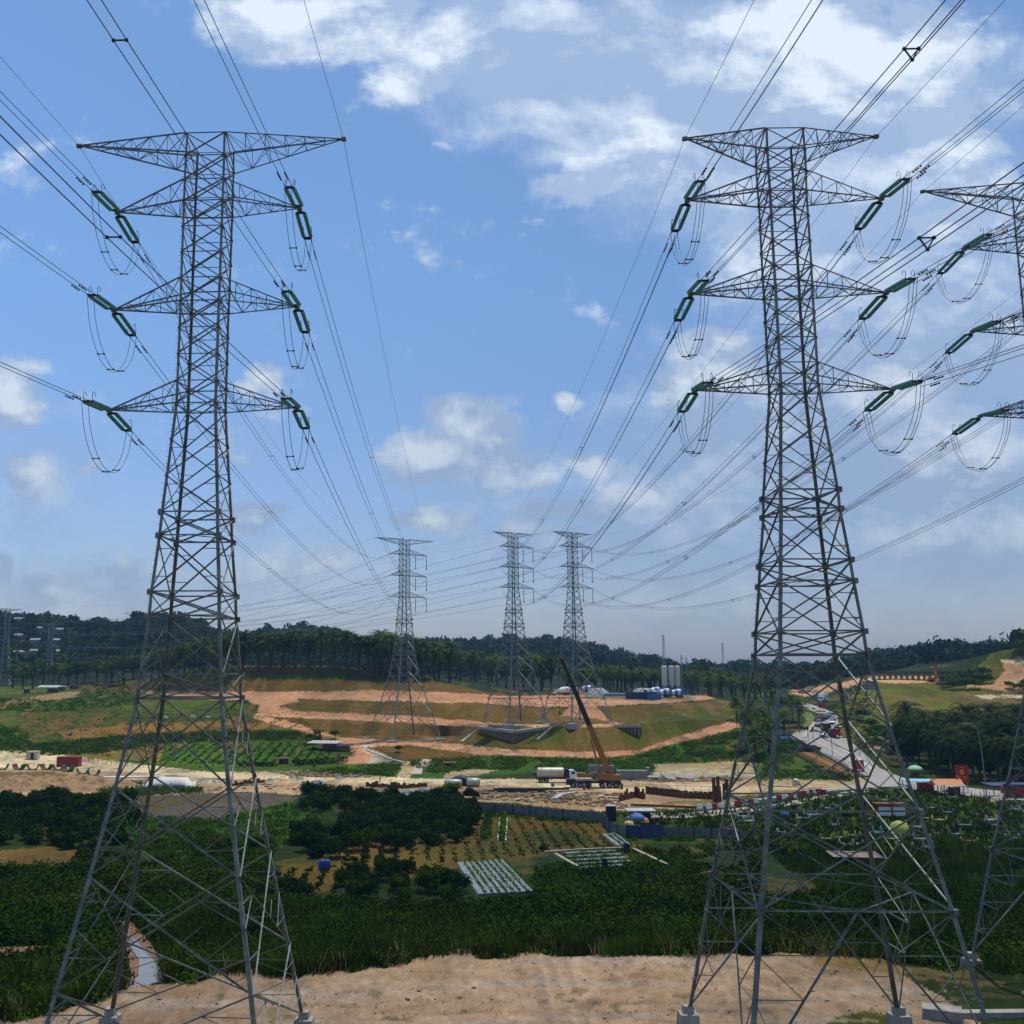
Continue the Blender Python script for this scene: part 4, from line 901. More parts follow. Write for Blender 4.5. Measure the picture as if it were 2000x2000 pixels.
# broadleaf trees
TREE = [Kind(tree_proto('tree', M_LEAF, 9, 5, 3000, .30, 21)), Kind(tree_proto('tree', M_LEAF, 7.5, 4.6, 2600, .28, 22)), Kind(tree_proto('tree', M_BUSH, 7, 4.5, 1200, .42, 23))]
def tree(x, y, s, label, group=None, k=None): return TREE[k if k is not None else random.randrange(2)].place(P(x, y), random.uniform(0, 6.28), label, group, s)
for x, y, s in ((1712, 1446, .7), (1765, 1436, .8), (1835, 1440, .9), (1930, 1470, .9), (1790, 1412, 1.1), (1755, 1405, .9), (1910, 1430, 1.0), (1820, 1466, .5), (1772, 1462, .5), (1868, 1474, .5), (1905, 1480, .5)):
    tree(x, y, s * 1.15, 'dark bushy tree mixed with palms in the grove right of the highway', 'trees in the grove right of the highway')
for x, y, s in ((1670, 1405, .85), (1690, 1415, .95), (1655, 1395, .7), (1700, 1402, .9), (1712, 1425, .8), (1645, 1378, .6), (1628, 1360, .6)):
    tree(x, y, s, 'mid green roadside tree beside the right edge of the highway', 'roadside trees right of the highway', 2)
for x, y, s in ((1785, 1296, .75), (1800, 1292, .85), (1818, 1290, .9), (1836, 1286, .9), (1800, 1302, .7), (1845, 1290, .75), (1822, 1300, .8), (1855, 1280, .8), (1862, 1290, .6), (1778, 1300, .5), (1840, 1300, .7)):
    tree(x, y, s * .95, 'olive green tree in the clump on the right hillside below the dirt track', 'trees in the clump on the right hillside', 2)
for x, y, s in ((1905, 1300, .5), (1925, 1306, .6), (1940, 1300, .7), (1925, 1232, .8), (1934, 1236, .9)):
    tree(x, y, s, 'scrubby tree at the right edge beside the cut dirt slope', 'trees at the right edge', 2)
tree(893, 1518, .42, 'lone rounded tree at the left end of the grey hoarding')
tree(850, 1508, .55, 'spreading bright green tree beside the pale tank units', None, 2)
tree(752, 1420, .35, 'small bush-like tree beside the concrete stair on the laterite slope', None, 2)
tree(632, 1394, .45, 'feathery pale green bamboo clump above the zinc-roofed shed', None, 2)
# orchard shrubs
BUSH = []
for i, (r, h, n) in enumerate(((2.3, 2.6, 620), (2.0, 2.3, 560), (2.6, 3.0, 700))):
    t = thing('orchard_shrub', 'dark leafy fruit shrub', 'shrub'); MB().tube([(0, 0, 0), (.05, 0, h * .5)], [.1, .05], 5).build('stem', M_BARK, t)
    link(bush_mesh('foliage', M_LEAF, r, h, n * 2, .19, 40 + i), 'foliage', t); BUSH.append(Kind(t))
def in1(px, py, poly): return bool(inpoly(np.array([px]), np.array([py]), poly)[0])
def fill(poly, spacing, label, group, smin=.8, smax=1.15, cap=120, jit=.25):
    W = [P(x, y) for x, y in poly]; xs = [w.x for w in W]; ys = [w.y for w in W]; pw = [(w.x, w.y) for w in W]; pts = []
    y = min(ys); row = 0
    while y < max(ys):
        x = min(xs) + (row % 2) * spacing * .5
        while x < max(xs):
            xx = x + random.uniform(-1, 1) * spacing * jit; yy = y + random.uniform(-1, 1) * spacing * jit
            if in1(xx, yy, pw): pts.append((xx, yy))
            x += spacing
        y += spacing; row += 1
    random.shuffle(pts); pts = sorted(pts[:cap], key=lambda p: p[1])
    for xx, yy in pts: random.choice(BUSH).place(Vector((xx, yy, Hz(xx, yy) - .1)), random.uniform(0, 6.28), label, group, random.uniform(smin, smax))
ORCH = [(a / Q, b / Q) for a, b in [(580, 1556), (650, 1552), (800, 1562), (890, 1560), (938, 1582), (934, 1610), (912, 1650), (860, 1660), (812, 1630), (806, 1660), (780, 1676), (700, 1672), (610, 1684), (545, 1650), (575, 1622), (660, 1612), (678, 1588), (664, 1582), (600, 1588)]]
fill(ORCH, 4.6, 'dark leafy shrub in the orchard block behind the yellowish field', 'shrubs in the central orchard', .85, 1.2, 130)
ROWB = [(630, 1650), (700, 1638), (800, 1640), (860, 1668), (900, 1690), (860, 1712), (740, 1712), (640, 1700)]
fill(ROWB, 4.2, 'dark shrub in the lower plantation between the blue barrels and the mulched beds', 'shrubs in the lower plantation', .7, 1.0, 70)
fill([(0, 1512), (120, 1506), (238, 1512), (250, 1548), (240, 1600), (160, 1602), (0, 1596)], 4.8, 'dark shrub in the thicket left of the left pylon legs', 'shrubs in the left thicket', .85, 1.25, 100)
for x, y, s in ((545, 1690, .8), (560, 1686, .8), (578, 1690, .7), (715, 1632, .5), (728, 1640, .5), (690, 1624, .4), (735, 1652, .5), (1022, 1606, .35), (770, 1602, .4), (668, 1628, .4), (480, 1600, .6), (500, 1596, .6)):
    random.choice(BUSH).place(P(x, y), random.uniform(0, 6), 'small isolated shrub on the dry cleared ground between the plots', 'small isolated shrubs', s)
# bananas
def banana(p, s, label):
    t = thing('banana_plant', label, 'banana plant', p); t.scale = (s, s, s); rng = random.Random(int(p.x * 10))
    for k in range(5):
        cx, cy = rng.uniform(-1.4, 1.4), rng.uniform(-1.2, 1.2); h = rng.uniform(1.6, 2.6)
        MB().tube([(cx, cy, 0), (cx, cy, h)], [.16, .1], 6).build('stem', M_BUSH, t)
        V, F = [], []
        for j in range(7):
            a = j * 2.4 + k; rad = Vector((math.cos(a), math.sin(a), 0)); sd_ = Vector((-rad.y, rad.x, 0)); pr = Vector((cx, cy, h)); cur = 1.1
            for s_ in range(5):
                n = pr + (rad * math.cos(cur) + Vector((0, 0, math.sin(cur)))) * .55; w0 = .32 * math.sin((s_ + .15) / 5 * 3.1); w1 = .32 * math.sin((s_ + 1.05) / 5.2 * 3.1); n0 = len(V)
                V += [pr - sd_ * w0, pr + sd_ * w0, n + sd_ * w1, n - sd_ * w1]; F.append((n0, n0 + 1, n0 + 2, n0 + 3)); pr = n; cur -= .42
        link(mesh_of('leaves', [tuple(v) for v in V], F, M_BUSH), 'leaves', t)
banana(P(598, 1400), 1.25, 'tall banana clump beside the zinc-roofed shed above the green plot')
banana(P(585, 1404), 1.0, 'shorter banana clump left of the taller one')
banana(P(230, 1292), 1.3, 'banana clump on the green mound below the left hill')
# ---- ground cover (uncountable)
EXC = [[(215, 1732), (250, 1738), (285, 1768), (316, 1815), (316, 1885), (225, 1885), (225, 1780)], [(-60, 1790), (115, 1782), (112, 1798), (60, 1810), (-60, 1824)]]
def scatter(name, polys, n, hr, size, m, per=6, flat_=.8, blades=False, exc=EXC, seed=1, spread=.8, clump=0.0, rows=0):
    rng = np.random.default_rng(seed); out = []
    allp = [p for poly in polys for p in poly]; x0 = min(p[0] for p in allp); x1 = max(p[0] for p in allp); y0 = min(p[1] for p in allp); y1 = max(p[1] for p in allp)
    pts = []
    while len(pts) < n:
        px = rng.uniform(x0, x1, 4000); py = rng.uniform(y0, y1, 4000); k = np.zeros(4000, bool)
        for poly in polys: k |= inpoly(px, py, poly)
        for e in exc: k &= ~inpoly(px, py, e)
        if clump: k &= (fbm(px * .05, py * .12, seed, 3) + .5) > clump
        pts += list(zip(px[k], py[k]))
    W = np.array([tuple(P(float(a), float(b))) for a, b in pts[:n]])
    h = rng.uniform(*hr, n)
    if rows: W[:, 0] = np.round(W[:, 0] / rows) * rows + rng.normal(0, .3, n); W[:, 1] = np.round(W[:, 1] / 1.1) * 1.1
    C = np.repeat(W, per, 0); H = np.repeat(h, per)
    if blades:
        a = rng.uniform(0, 6.28, len(C)); o = np.stack([np.cos(a), np.sin(a), 0 * a], 1); base = C + o * rng.uniform(0, spread, len(C))[:, None]
        ln = o * (H * rng.uniform(.15, .6, len(C)))[:, None]; w = np.stack([-np.sin(a), np.cos(a), 0 * a], 1) * size
        up = np.zeros_like(C); up[:, 2] = H * rng.uniform(.7, 1.1, len(C))
        V = np.stack([base - w, base + w, base + up * .62 + ln * .35 + w * .8, base + up * .62 + ln * .35 - w * .8, base + up + ln + w * .08, base + up + ln - w * .08], 1).reshape(-1, 3)
        i = np.arange(len(C)) * 6; F = np.concatenate([np.stack([i, i + 1, i + 2, i + 3], 1), np.stack([i + 3, i + 2, i + 4, i + 5], 1)])
    else:
        d = rng.normal(size=(len(C), 3)); d[:, 2] = np.abs(d[:, 2]); d /= np.linalg.norm(d, axis=1)[:, None]
        Pp = C + d * np.stack([H * spread, H * spread, H * flat_], 1) * rng.uniform(.4, 1, len(C))[:, None]; N0 = d + rng.normal(size=d.shape) * .5; N0 /= np.linalg.norm(N0, axis=1)[:, None]
        V, F = quads_from(Pp, N0, size, .7, rng)
    o = link(mesh_of(name, V, F, m), name); o['kind'] = 'stuff'; return o
VALL = [[(-40, 1640), (140, 1640), (300, 1648), (500, 1664), (560, 1705), (640, 1702), (740, 1714), (880, 1716), (1010, 1700), (1330, 1690), (1400, 1700), (1700, 1690), (1960, 1690), (1960, 1838), (1760, 1824), (1650, 1812), (1500, 1798), (1330, 1798), (1000, 1798), (780, 1810), (580, 1836), (420, 1838), (300, 1858), (60, 1912), (-40, 1930)]]
scatter('undergrowth', VALL, 15000, (.7, 2.3), .19, M_DARKREED, 24, .9, seed=2, spread=.8)
scatter('undergrowth', [[(150, 1600), (530, 1650), (500, 1672), (120, 1652)], [(1220, 1600), (1440, 1592), (1440, 1700), (1000, 1700), (1010, 1640), (1220, 1632)], [(240, 1540), (520, 1600), (500, 1650), (240, 1600)]], 3600, (.3, 1.2), .24, M_DARKREED, 8, seed=3, clump=.45)
scatter('reeds', [[(-40, 1850), (200, 1822), (420, 1800), (560, 1806), (700, 1785), (900, 1768), (1100, 1772), (1300, 1765), (1500, 1770), (1700, 1790), (1960, 1830), (1960, 1840), (1760, 1826), (1650, 1815), (1500, 1801), (1330, 1800), (1150, 1802), (1000, 1802), (780, 1814), (580, 1842), (420, 1842), (300, 1862), (60, 1918), (-40, 1938)]], 6500, (.5, 1.9), .045, M_REED, 11, blades=True, seed=4, clump=.38)
scatter('reeds', [[(300, 1700), (560, 1720), (760, 1750), (900, 1740), (900, 1800), (560, 1830), (330, 1830)], [(1500, 1620), (1960, 1600), (1960, 1800), (1700, 1780), (1560, 1700)]], 3800, (.8, 2.2), .06, M_REED, 9, blades=True, seed=14, clump=.45)
scatter('grass', [[(1140, 1535), (1390, 1530), (1480, 1512), (1640, 1490), (1770, 1492), (1960, 1522), (1960, 1640), (1500, 1650), (1440, 1600)]], 5200, (.25, 1.0), .07, M_REED, 9, blades=True, seed=5)
scatter('scrub', [[(770, 1438), (900, 1428), (1180, 1436), (1240, 1414), (1390, 1380), (1420, 1436), (1240, 1440), (1225, 1466), (1100, 1458), (900, 1452), (835, 1462), (790, 1452)], [(610, 1452), (700, 1446), (755, 1444), (748, 1464), (640, 1462), (560, 1458)], [(1420, 1380), (1520, 1402), (1500, 1440), (1430, 1436)]], 2100, (.6, 1.9), .22, M_BUSH, 22, seed=6, clump=.42, spread=1.1)
scatter('scrub', [[(60, 1405), (240, 1388), (420, 1380), (560, 1380), (640, 1400), (560, 1396), (330, 1402), (180, 1424), (60, 1426)], [(-40, 1316), (100, 1322), (250, 1310), (260, 1330), (100, 1344), (-40, 1345)], [(150, 1290), (230, 1288), (262, 1312), (150, 1316)], [(-40, 1360), (40, 1380), (80, 1424), (-40, 1416)], [(200, 1484), (240, 1478), (380, 1488), (380, 1496), (230, 1504), (190, 1500)]], 2100, (.6, 2.0), .23, M_BUSH, 22, seed=7, spread=1.1)
scatter('scrub', [[(-40, 1340), (540, 1330), (640, 1410), (600, 1450), (380, 1450), (60, 1410)]], 1500, (.2, .8), .18, M_BUSH, 12, seed=8, clump=.5, spread=1.3)
scatter('scrub', [[(1440, 1440), (1600, 1450), (1640, 1466), (1600, 1474), (1480, 1468), (1430, 1474)], [(1580, 1300), (1640, 1292), (1660, 1400), (1620, 1405), (1590, 1370)], [(1560, 1330), (1600, 1330), (1640, 1420), (1700, 1452), (1760, 1474), (1700, 1460), (1610, 1396)]], 1100, (.2, .9), .2, M_BUSH, 12, seed=9, clump=.42, spread=1.2)
FLD = [(910, 1545), (1125, 1550), (1160, 1580), (1215, 1600), (1060, 1606), (900, 1625), (860, 1628), (800, 1630), (870, 1590)]
scatter('crop_rows', [FLD], 1300, (.08, .3), .12, M_DARKREED, 7, seed=31, spread=.7, rows=2.1, exc=[[(912, 1536), (960, 1536), (956, 1590), (908, 1590)]])
scatter('crop_rows', [[(530, 1640), (640, 1630), (630, 1700), (540, 1705)], [(640, 1600), (800, 1575), (880, 1590), (780, 1630), (640, 1635)]], 700, (.15, .5), .16, M_DARKREED, 7, seed=32, spread=.8, rows=2.4)
scatter('crop_rows', [[(315, 1408), (420, 1402), (560, 1400), (650, 1426), (520, 1444), (380, 1442), (310, 1434)]], 1500, (.15, .4), .2, M_BUSH, 6, seed=33, spread=1.0, rows=3)
scatter('grass', [[(250, 1545), (400, 1545), (560, 1512), (640, 1560), (520, 1600), (500, 1640), (310, 1640), (255, 1600)], [(1140, 1600), (1240, 1600), (1330, 1640), (1200, 1680), (1010, 1690), (1010, 1640)]], 3200, (.15, .7), .08, M_BUSH, 8, blades=True, seed=41, spread=.9)
M_DRY = mat('dry_grass_stalk', (.20, .17, .06), .9, 0, .3, .3, spec=.03)
EDGE_BAND = [(-40, 1850), (200, 1826), (420, 1805), (560, 1812), (700, 1795), (900, 1780), (1100, 1782), (1300, 1775), (1500, 1780), (1700, 1800), (1960, 1830), (1960, 1842), (1760, 1828), (1650, 1817), (1500, 1803), (1330, 1802), (1150, 1804), (1000, 1804), (780, 1816), (580, 1844), (420, 1844), (300, 1864), (60, 1920), (-40, 1940)]
scatter('dry_grass', [EDGE_BAND], 700, (.6, 1.9), .03, M_DRY, 7, blades=True, seed=51, clump=.52)
scatter('weeds', [EDGE_BAND], 1300, (.3, 1.5), .16, M_BUSH, 16, seed=52, clump=.5, spread=.8)
scatter('weeds', [VALL[0]], 900, (.6, 1.8), .16, M_BUSH, 18, seed=53, clump=.58, spread=.9)
scatter('weeds', [[(500, 1850), (900, 1815), (1300, 1812), (1640, 1830), (1740, 1920), (500, 1925)]], 170, (.08, .3), .06, M_BUSH, 10, seed=54, clump=.55, spread=1.2)
scatter('weeds', [[(900, 1540), (1140, 1556), (1190, 1586), (1420, 1592), (1420, 1586), (1190, 1578), (1142, 1548), (910, 1530)]], 420, (.3, 1.1), .14, M_BUSH, 14, seed=55, clump=.4, spread=.9)
def stones():
    rng = np.random.default_rng(5); n = 1300; V, F = [], []; cube = np.array([[x, y, z] for z in (-1, 1) for y in (-1, 1) for x in (-1, 1)], float); fc = np.array([[0, 2, 3, 1], [4, 5, 7, 6], [0, 1, 5, 4], [2, 6, 7, 3], [0, 4, 6, 2], [1, 3, 7, 5]])
    for k in range(n):
        p = P(rng.uniform(60, 1850), 1800 + 132 * rng.random() ** .8)
        if p.y > 98: continue
        s = rng.uniform(.012, .045) * (1 + 1.8 * (rng.random() < .04)); c = cube * (1 + rng.uniform(-.35, .35, (8, 3))) * s * np.array([1.3, 1, .7]); a = rng.uniform(0, 6.28); c = np.stack([c[:, 0] * math.cos(a) - c[:, 1] * math.sin(a), c[:, 0] * math.sin(a) + c[:, 1] * math.cos(a), c[:, 2]], 1) + np.array(p) + np.array([0, 0, s * .3 + .1])
        F.append(fc + 8 * len(V)); V.append(c)
    o = link(mesh_of('loose_stones', np.concatenate(V), np.concatenate(F), mat('earthy_stone', (.26, .19, .14), .95, 0, .3, 3)), 'loose_stones'); o['kind'] = 'stuff'
stones()
def rubble(name, polys, n, smin, smax, m, seed):
    rng = np.random.default_rng(seed); V, F = [], []; cube = np.array([[x, y, z] for z in (-1, 1) for y in (-1, 1) for x in (-1, 1)], float); fc = np.array([[0, 2, 3, 1], [4, 5, 7, 6], [0, 1, 5, 4], [2, 6, 7, 3], [0, 4, 6, 2], [1, 3, 7, 5]])
    while len(V) < n:
        poly = polys[rng.integers(len(polys))]; xs = [q[0] for q in poly]; ys = [q[1] for q in poly]; x, y = rng.uniform(min(xs), max(xs)), rng.uniform(min(ys), max(ys))
        if not in1(x, y, poly): continue
        p = P(x, y); s = rng.uniform(smin, smax); el = np.array([rng.uniform(.6, 3.2) if rng.random() < .3 else 1.2, .9, .45]); c = cube * (1 + rng.uniform(-.35, .35, (8, 3))) * s * el; a = rng.uniform(0, 6.28)
        V.append(np.stack([c[:, 0] * math.cos(a) - c[:, 1] * math.sin(a), c[:, 0] * math.sin(a) + c[:, 1] * math.cos(a), c[:, 2]], 1) + np.array(p) + np.array([0, 0, s * .3])); F.append(fc + 8 * (len(V) - 1))
    o = link(mesh_of(name, np.concatenate(V), np.concatenate(F), m), name); o['kind'] = 'stuff'
SITEP = [[(200, 1472), (420, 1476), (700, 1484), (900, 1488), (900, 1506), (700, 1494), (470, 1492), (260, 1490)], [(900, 1490), (1180, 1496), (1180, 1528), (1100, 1520), (900, 1508)], [(500, 1456), (700, 1462), (700, 1468), (560, 1466)], [(1180, 1470), (1400, 1462), (1400, 1474), (1240, 1476)]]
rubble('rubble', SITEP, 700, .08, .42, mat('brown_rubble', (.20, .135, .08), .95, 0, .4, 1), 61)
rubble('rubble', SITEP, 260, .08, .36, mat('grey_rubble', (.30, .28, .25), .95, 0, .3, 1), 62)
rubble('timber_scraps', SITEP, 200, .1, .32, M_RUST, 63)
# ---- woods on the hills (one mass, far off)
def woods():
    rng = np.random.default_rng(77); V, F = [], []; tmpl = []
    for s in range(7):
        blobs = [(rng.uniform(-.5, .5), rng.uniform(-.5, .5), rng.uniform(.45, .85), rng.uniform(.3, .5)) for _ in range(6)]
        P0, N0 = crown_points(blobs, 100, rng); tmpl.append(quads_from(P0, N0, .135, .8, rng)[0])
    n = 9000; off = 0
    u = rng.uniform(-.50, .66, n); t = rng.uniform(0, 1, n) ** .8
    for k in range(n):
        yl, zl = profile(u[k]); y12, y13 = (max(yl[13], 640) if u[k] < .33 else 625), yl[14]; Y = y12 + (y13 + 25 - y12) * t[k] + rng.normal(0, 8)
        X = u[k] * Y; Z = float(np.interp(Y, yl, zl))
        hide = False
        for hx, hy, hY in HOUSE_XY:
            if abs(X / Y - hx / hY) < .009 and -52 < Y - hY < 6: hide = True
        if hide: continue
        s = rng.uniform(6, 11.5) * (1 + .5 * (rng.random() < .08)); v = tmpl[rng.integers(7)]; a = rng.uniform(0, 6.28); c, q = math.cos(a), math.sin(a)
        w = np.stack([(v[:, 0] * c - v[:, 1] * q) * s * .8, (v[:, 0] * q + v[:, 1] * c) * s * .8, v[:, 2] * s], 1) + np.array([X, Y, Z - 1])
        V.append(w)
    V = np.concatenate(V); F = np.arange(len(V)).reshape(-1, 4); o = link(mesh_of('hill_woods', V, F, M_FOREST), 'hill_woods'); o['kind'] = 'stuff'
HOUSES = [(36, 1176, 'topmost'), (110, 1196, ''), (70, 1194, ''), (34, 1208, ''), (67, 1217, ''), (108, 1217, ''), (34, 1241, ''), (67, 1238, ''), (106, 1239, '')]
HOUSE_XY = []; M_ROOFH = mat('pale_hill_roof', (.24, .26, .25), .6, 0, .15, 1, dirt=(.14, .12, .10), dirt_amt=.6)
def house_spot(px, py):
    u, w = ray(px, py); yl, zl = profile(u)
    return P(px, py)
HP = [house_spot(x, y + 3) for x, y, _ in HOUSES]
HOUSE_XY = [(p.x, p.y, p.y) for p in HP]
woods()
HN = ['highest white-roofed house on the left hilltop', 'white-roofed house high on the slope, right of the crest pair', 'long pale-roofed house below the hilltop house', 'white-roofed house at mid slope near the left edge', 'pale-roofed house at mid slope between its neighbours', 'small white-roofed house at mid slope, furthest right', 'white-roofed house lowest on the slope near the left edge', 'pale-roofed house low on the slope between its neighbours', 'white-roofed house low on the slope, furthest right']
for (x, y, _), p, lb in zip(HOUSES, HP, HN):
    t = thing('hillside_house', lb, 'house', p, random.uniform(-.2, .2), 'white-roofed houses on the left hill'); w = 7.5 * p.y / 900
    MB().box((0, 0, 2.6), (w, 5, 5.2)).build('wall', M_CONC, t)
    b = MB(); b.loft([[(s * (w / 2 + .6), a, z) for a, z in ((-3.2, 4.9), (3.2, 4.9), (3.2, 5.1), (0, 6.6), (-3.2, 5.1))] for s in (-1, 1)]); b.build('roof', M_ROOFH, t)
    for s in (-.3, .1, .35): MB().box((w * s, -2.52, 2.6), (1.2, .08, 1.3)).build('window', M_GLASS, t)
# ------------------------------------------------------------------ buildings, machines, vehicles and site clutter
def H_(dpx, Y): return dpx * Q / FL * Y / 1.0
def colr(name, c): return mat(name, c, .5, 0, .08, 2)
M_PILE = mat('stained_concrete_pile', (.24, .19, .12), .9, 0, .25, 1.5, dirt=(.06, .045, .02), dirt_amt=.6)
# retaining walls of the pylon platform
def wall_run(label, tops, depth, name='retaining_wall'):
    a = P(tops[0][0], tops[0][1]); Y0 = tops[0][2]; t = thing(name, label, 'wall', (0, 0, 0)); prev = None
    pts = []
    for x, y, Y in tops:
        u, w = ray(x, y); pts.append(Vector((u * Y, Y, w * Y)))
    t.location = pts[0]; o = pts[0]; cap = MB()
    for i in range(len(pts) - 1):
        p, q = pts[i] - o, pts[i + 1] - o; d = (q - p); L_ = d.length; d.normalize(); n = Vector((d.y, -d.x, 0)).normalized()
        cap.loft([[e + n * a_ + Vector((0, 0, z)) for a_, z in ((-.6, -.7), (.6, -.7), (.6, .15), (-.6, .15))] for e in (p, q)])
        k = int(L_ / 1.3)
        for j in range(k):
            c = p + d * (j + .5) * L_ / k; dp = depth[i] + (depth[i + 1] - depth[i]) * (j + .5) / k
            MB().tube([c + Vector((0, 0, -.68)), c + Vector((0, 0, -dp))], .42, 8).build('pile', M_PILE, t)
        m = MB(); m.loft([[p - n * .1 + Vector((0, 0, -.69)), q - n * .1 + Vector((0, 0, -.69)), q - n * .1 + Vector((0, 0, -depth[i + 1])), p - n * .1 + Vector((0, 0, -depth[i]))], [p - n * .3 + Vector((0, 0, -.69)), q - n * .3 + Vector((0, 0, -.69)), q - n * .3 + Vector((0, 0, -depth[i + 1])), p - n * .3 + Vector((0, 0, -depth[i]))]])
        m.build('infill', M_BANK, t)
    cap.build('capping_beam', M_CONCL, t)
wall_run('V-shaped concrete pile retaining wall under the middle far pylon platform', [(905, 1371, 345), (972, 1379, 333), (1025, 1372, 340)], [2.0, 7.0, 2.5])
wall_run('concrete pile retaining wall under the right end of the pylon platform', [(1140, 1369, 343), (1209, 1368, 334)], [2.2, 6.5])
def ringbeam(T, label):
    o = T['obj']; ft = [c for c in o.children if c.name.startswith('footing')]
    fs = [o.matrix_basis @ Vector(f.data.vertices[0].co) for f in ft]; ang = sorted(fs, key=lambda v: math.atan2(v.y - o.location.y, v.x - o.location.x))
    t = thing('foundation_ring', label, 'foundation', ang[0]); og = ang[0]
    for i in range(4):
        p = ang[i] - og; q = ang[(i + 1) % 4] - og; d = (q - p).normalized(); n = Vector((d.y, -d.x, 0)).normalized()
        MB().loft([[e + n * a + Vector((0, 0, z)) for a, z in ((-.4, -.6), (.4, -.6), (.4, 1.0), (-.4, 1.0))] for e in (p, q)]).build('ground_beam', M_CONCL, t)
        MB().box(tuple(p + Vector((0, 0, .5))), (2.8, 2.8, 1.8), o.rotation_euler.z).build('pile_cap', M_CONCL, t)
ringbeam(TA, 'pale concrete ring beam round the feet of the far left pylon')
ringbeam(TB, 'pale concrete ring beam round the feet of the middle far pylon')
ringbeam(TC, 'pale concrete ring beam round the feet of the pylon behind the crane')
def strip_thing(name, label, cat, pts, w, h, m):
    W = [P(x, y) for x, y in pts]; o = W[0]; b = MB(); r = []
    for i, p in enumerate(W):
        d = W[min(i + 1, len(W) - 1)] - W[max(i - 1, 0)]; d.z = 0; d.normalize(); n = Vector((-d.y, d.x, 0)) * w / 2; q = p - o
        r.append([q - n - Vector((0, 0, .3)), q + n - Vector((0, 0, .3)), q + n + Vector((0, 0, h)), q - n + Vector((0, 0, h))])
    b.loft(r); return tag(b.build(name, m, None, False, o), label, cat)
strip_thing('drain_channel', 'pale concrete drain running down the slope beside the far left pylon', 'drain', dense([(871, 1400), (908, 1371)], 5), .9, .3, M_CONCL)
strip_thing('drain_channel', 'short concrete drain down the slope right of the V-shaped wall', 'drain', dense([(1014, 1396), (1040, 1373)], 5), .9, .3, M_CONCL)
strip_thing('drain_channel', 'concrete drain edge below the far left pylon ending at a grey block', 'drain', dense([(692, 1416), (740, 1434), (764, 1440)], 5), .8, .3, M_CONCL)
strip_thing('stone_steps', 'broken pale concrete steps leading down to the dirt road', 'steps', dense([(808, 1434), (790, 1444), (786, 1462)], 4), 2.6, .25, M_CONCL)
# pylon footing slab by the right edge
p = P(1850, 1925)
t = thing('concrete_slab', 'grey concrete ground beam and block near the right pylon foot', 'foundation', p)
MB().box((1.2, .6, .2), (9, .8, .5), R(2)).build('ground_beam', M_CONC, t); MB().box((-2.6, .2, .35), (2.6, 1.6, .9), R(-24)).build('block', M_CONC, t)

# cement plant
g = P(1268, 1312); Y = g.y
t = thing('cement_silos', 'three tall cream cement silos on a dark blue steel base', 'silos', g)
for i, (x, r) in enumerate(((-3.1, 1.25), (.1, 1.27), (2.65, 1.27))):
    s = MB().lathe([(.4, 3.0), (r, 4.6), (r, 12.6), (r * .9, 12.9), (.2, 13.1)], (x, 0, 0), 20).build('silo', M_SILO, t, True)
    MB().tube([(x + r + .05, -.4, 3), (x + r + .05, -.4, 13.4)], .12, 5).build('pipe', M_BLUE, s)
for x in (-4.2, -2.0, -1.1, 1.2, 1.6, 3.8):
    for y in (-1, 1): MB().bar((x, y, -.5), (x, y, 4.6), .3).build('support_leg', M_BLUE, t)
MB().box((3.2, -1.6, 1.7), (5.2, 2, 2.6)).build('control_cabin', M_BLUE, t)
b = MB()
for x in range(-4, 5): b.bar((x, -1.6, 13.1), (x, -1.6, 14), .07)
b.bar((-4.2, -1.6, 14), (4, -1.6, 14), .08); b.bar((-4.2, -1.6, 13.2), (4, -1.6, 13.2), .2); b.build('top_railing', M_BLACK, t)
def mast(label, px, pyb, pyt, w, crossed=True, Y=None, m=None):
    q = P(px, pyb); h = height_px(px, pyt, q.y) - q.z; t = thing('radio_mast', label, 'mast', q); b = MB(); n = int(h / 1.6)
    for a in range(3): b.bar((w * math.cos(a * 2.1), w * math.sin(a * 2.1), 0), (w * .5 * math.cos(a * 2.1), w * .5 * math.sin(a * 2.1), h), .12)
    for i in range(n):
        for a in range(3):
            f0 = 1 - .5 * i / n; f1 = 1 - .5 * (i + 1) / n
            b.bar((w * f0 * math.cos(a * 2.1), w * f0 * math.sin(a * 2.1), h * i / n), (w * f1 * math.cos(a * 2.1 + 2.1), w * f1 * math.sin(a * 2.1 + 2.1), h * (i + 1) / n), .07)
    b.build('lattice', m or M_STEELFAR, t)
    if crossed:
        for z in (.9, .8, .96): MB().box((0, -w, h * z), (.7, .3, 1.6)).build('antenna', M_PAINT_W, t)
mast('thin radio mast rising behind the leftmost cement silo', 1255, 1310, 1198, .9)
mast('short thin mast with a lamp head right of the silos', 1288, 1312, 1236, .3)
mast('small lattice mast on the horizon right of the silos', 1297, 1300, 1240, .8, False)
mast('distant telecom mast on the horizon between silos and right pylon', 1366, 1290, 1212, 1.0)
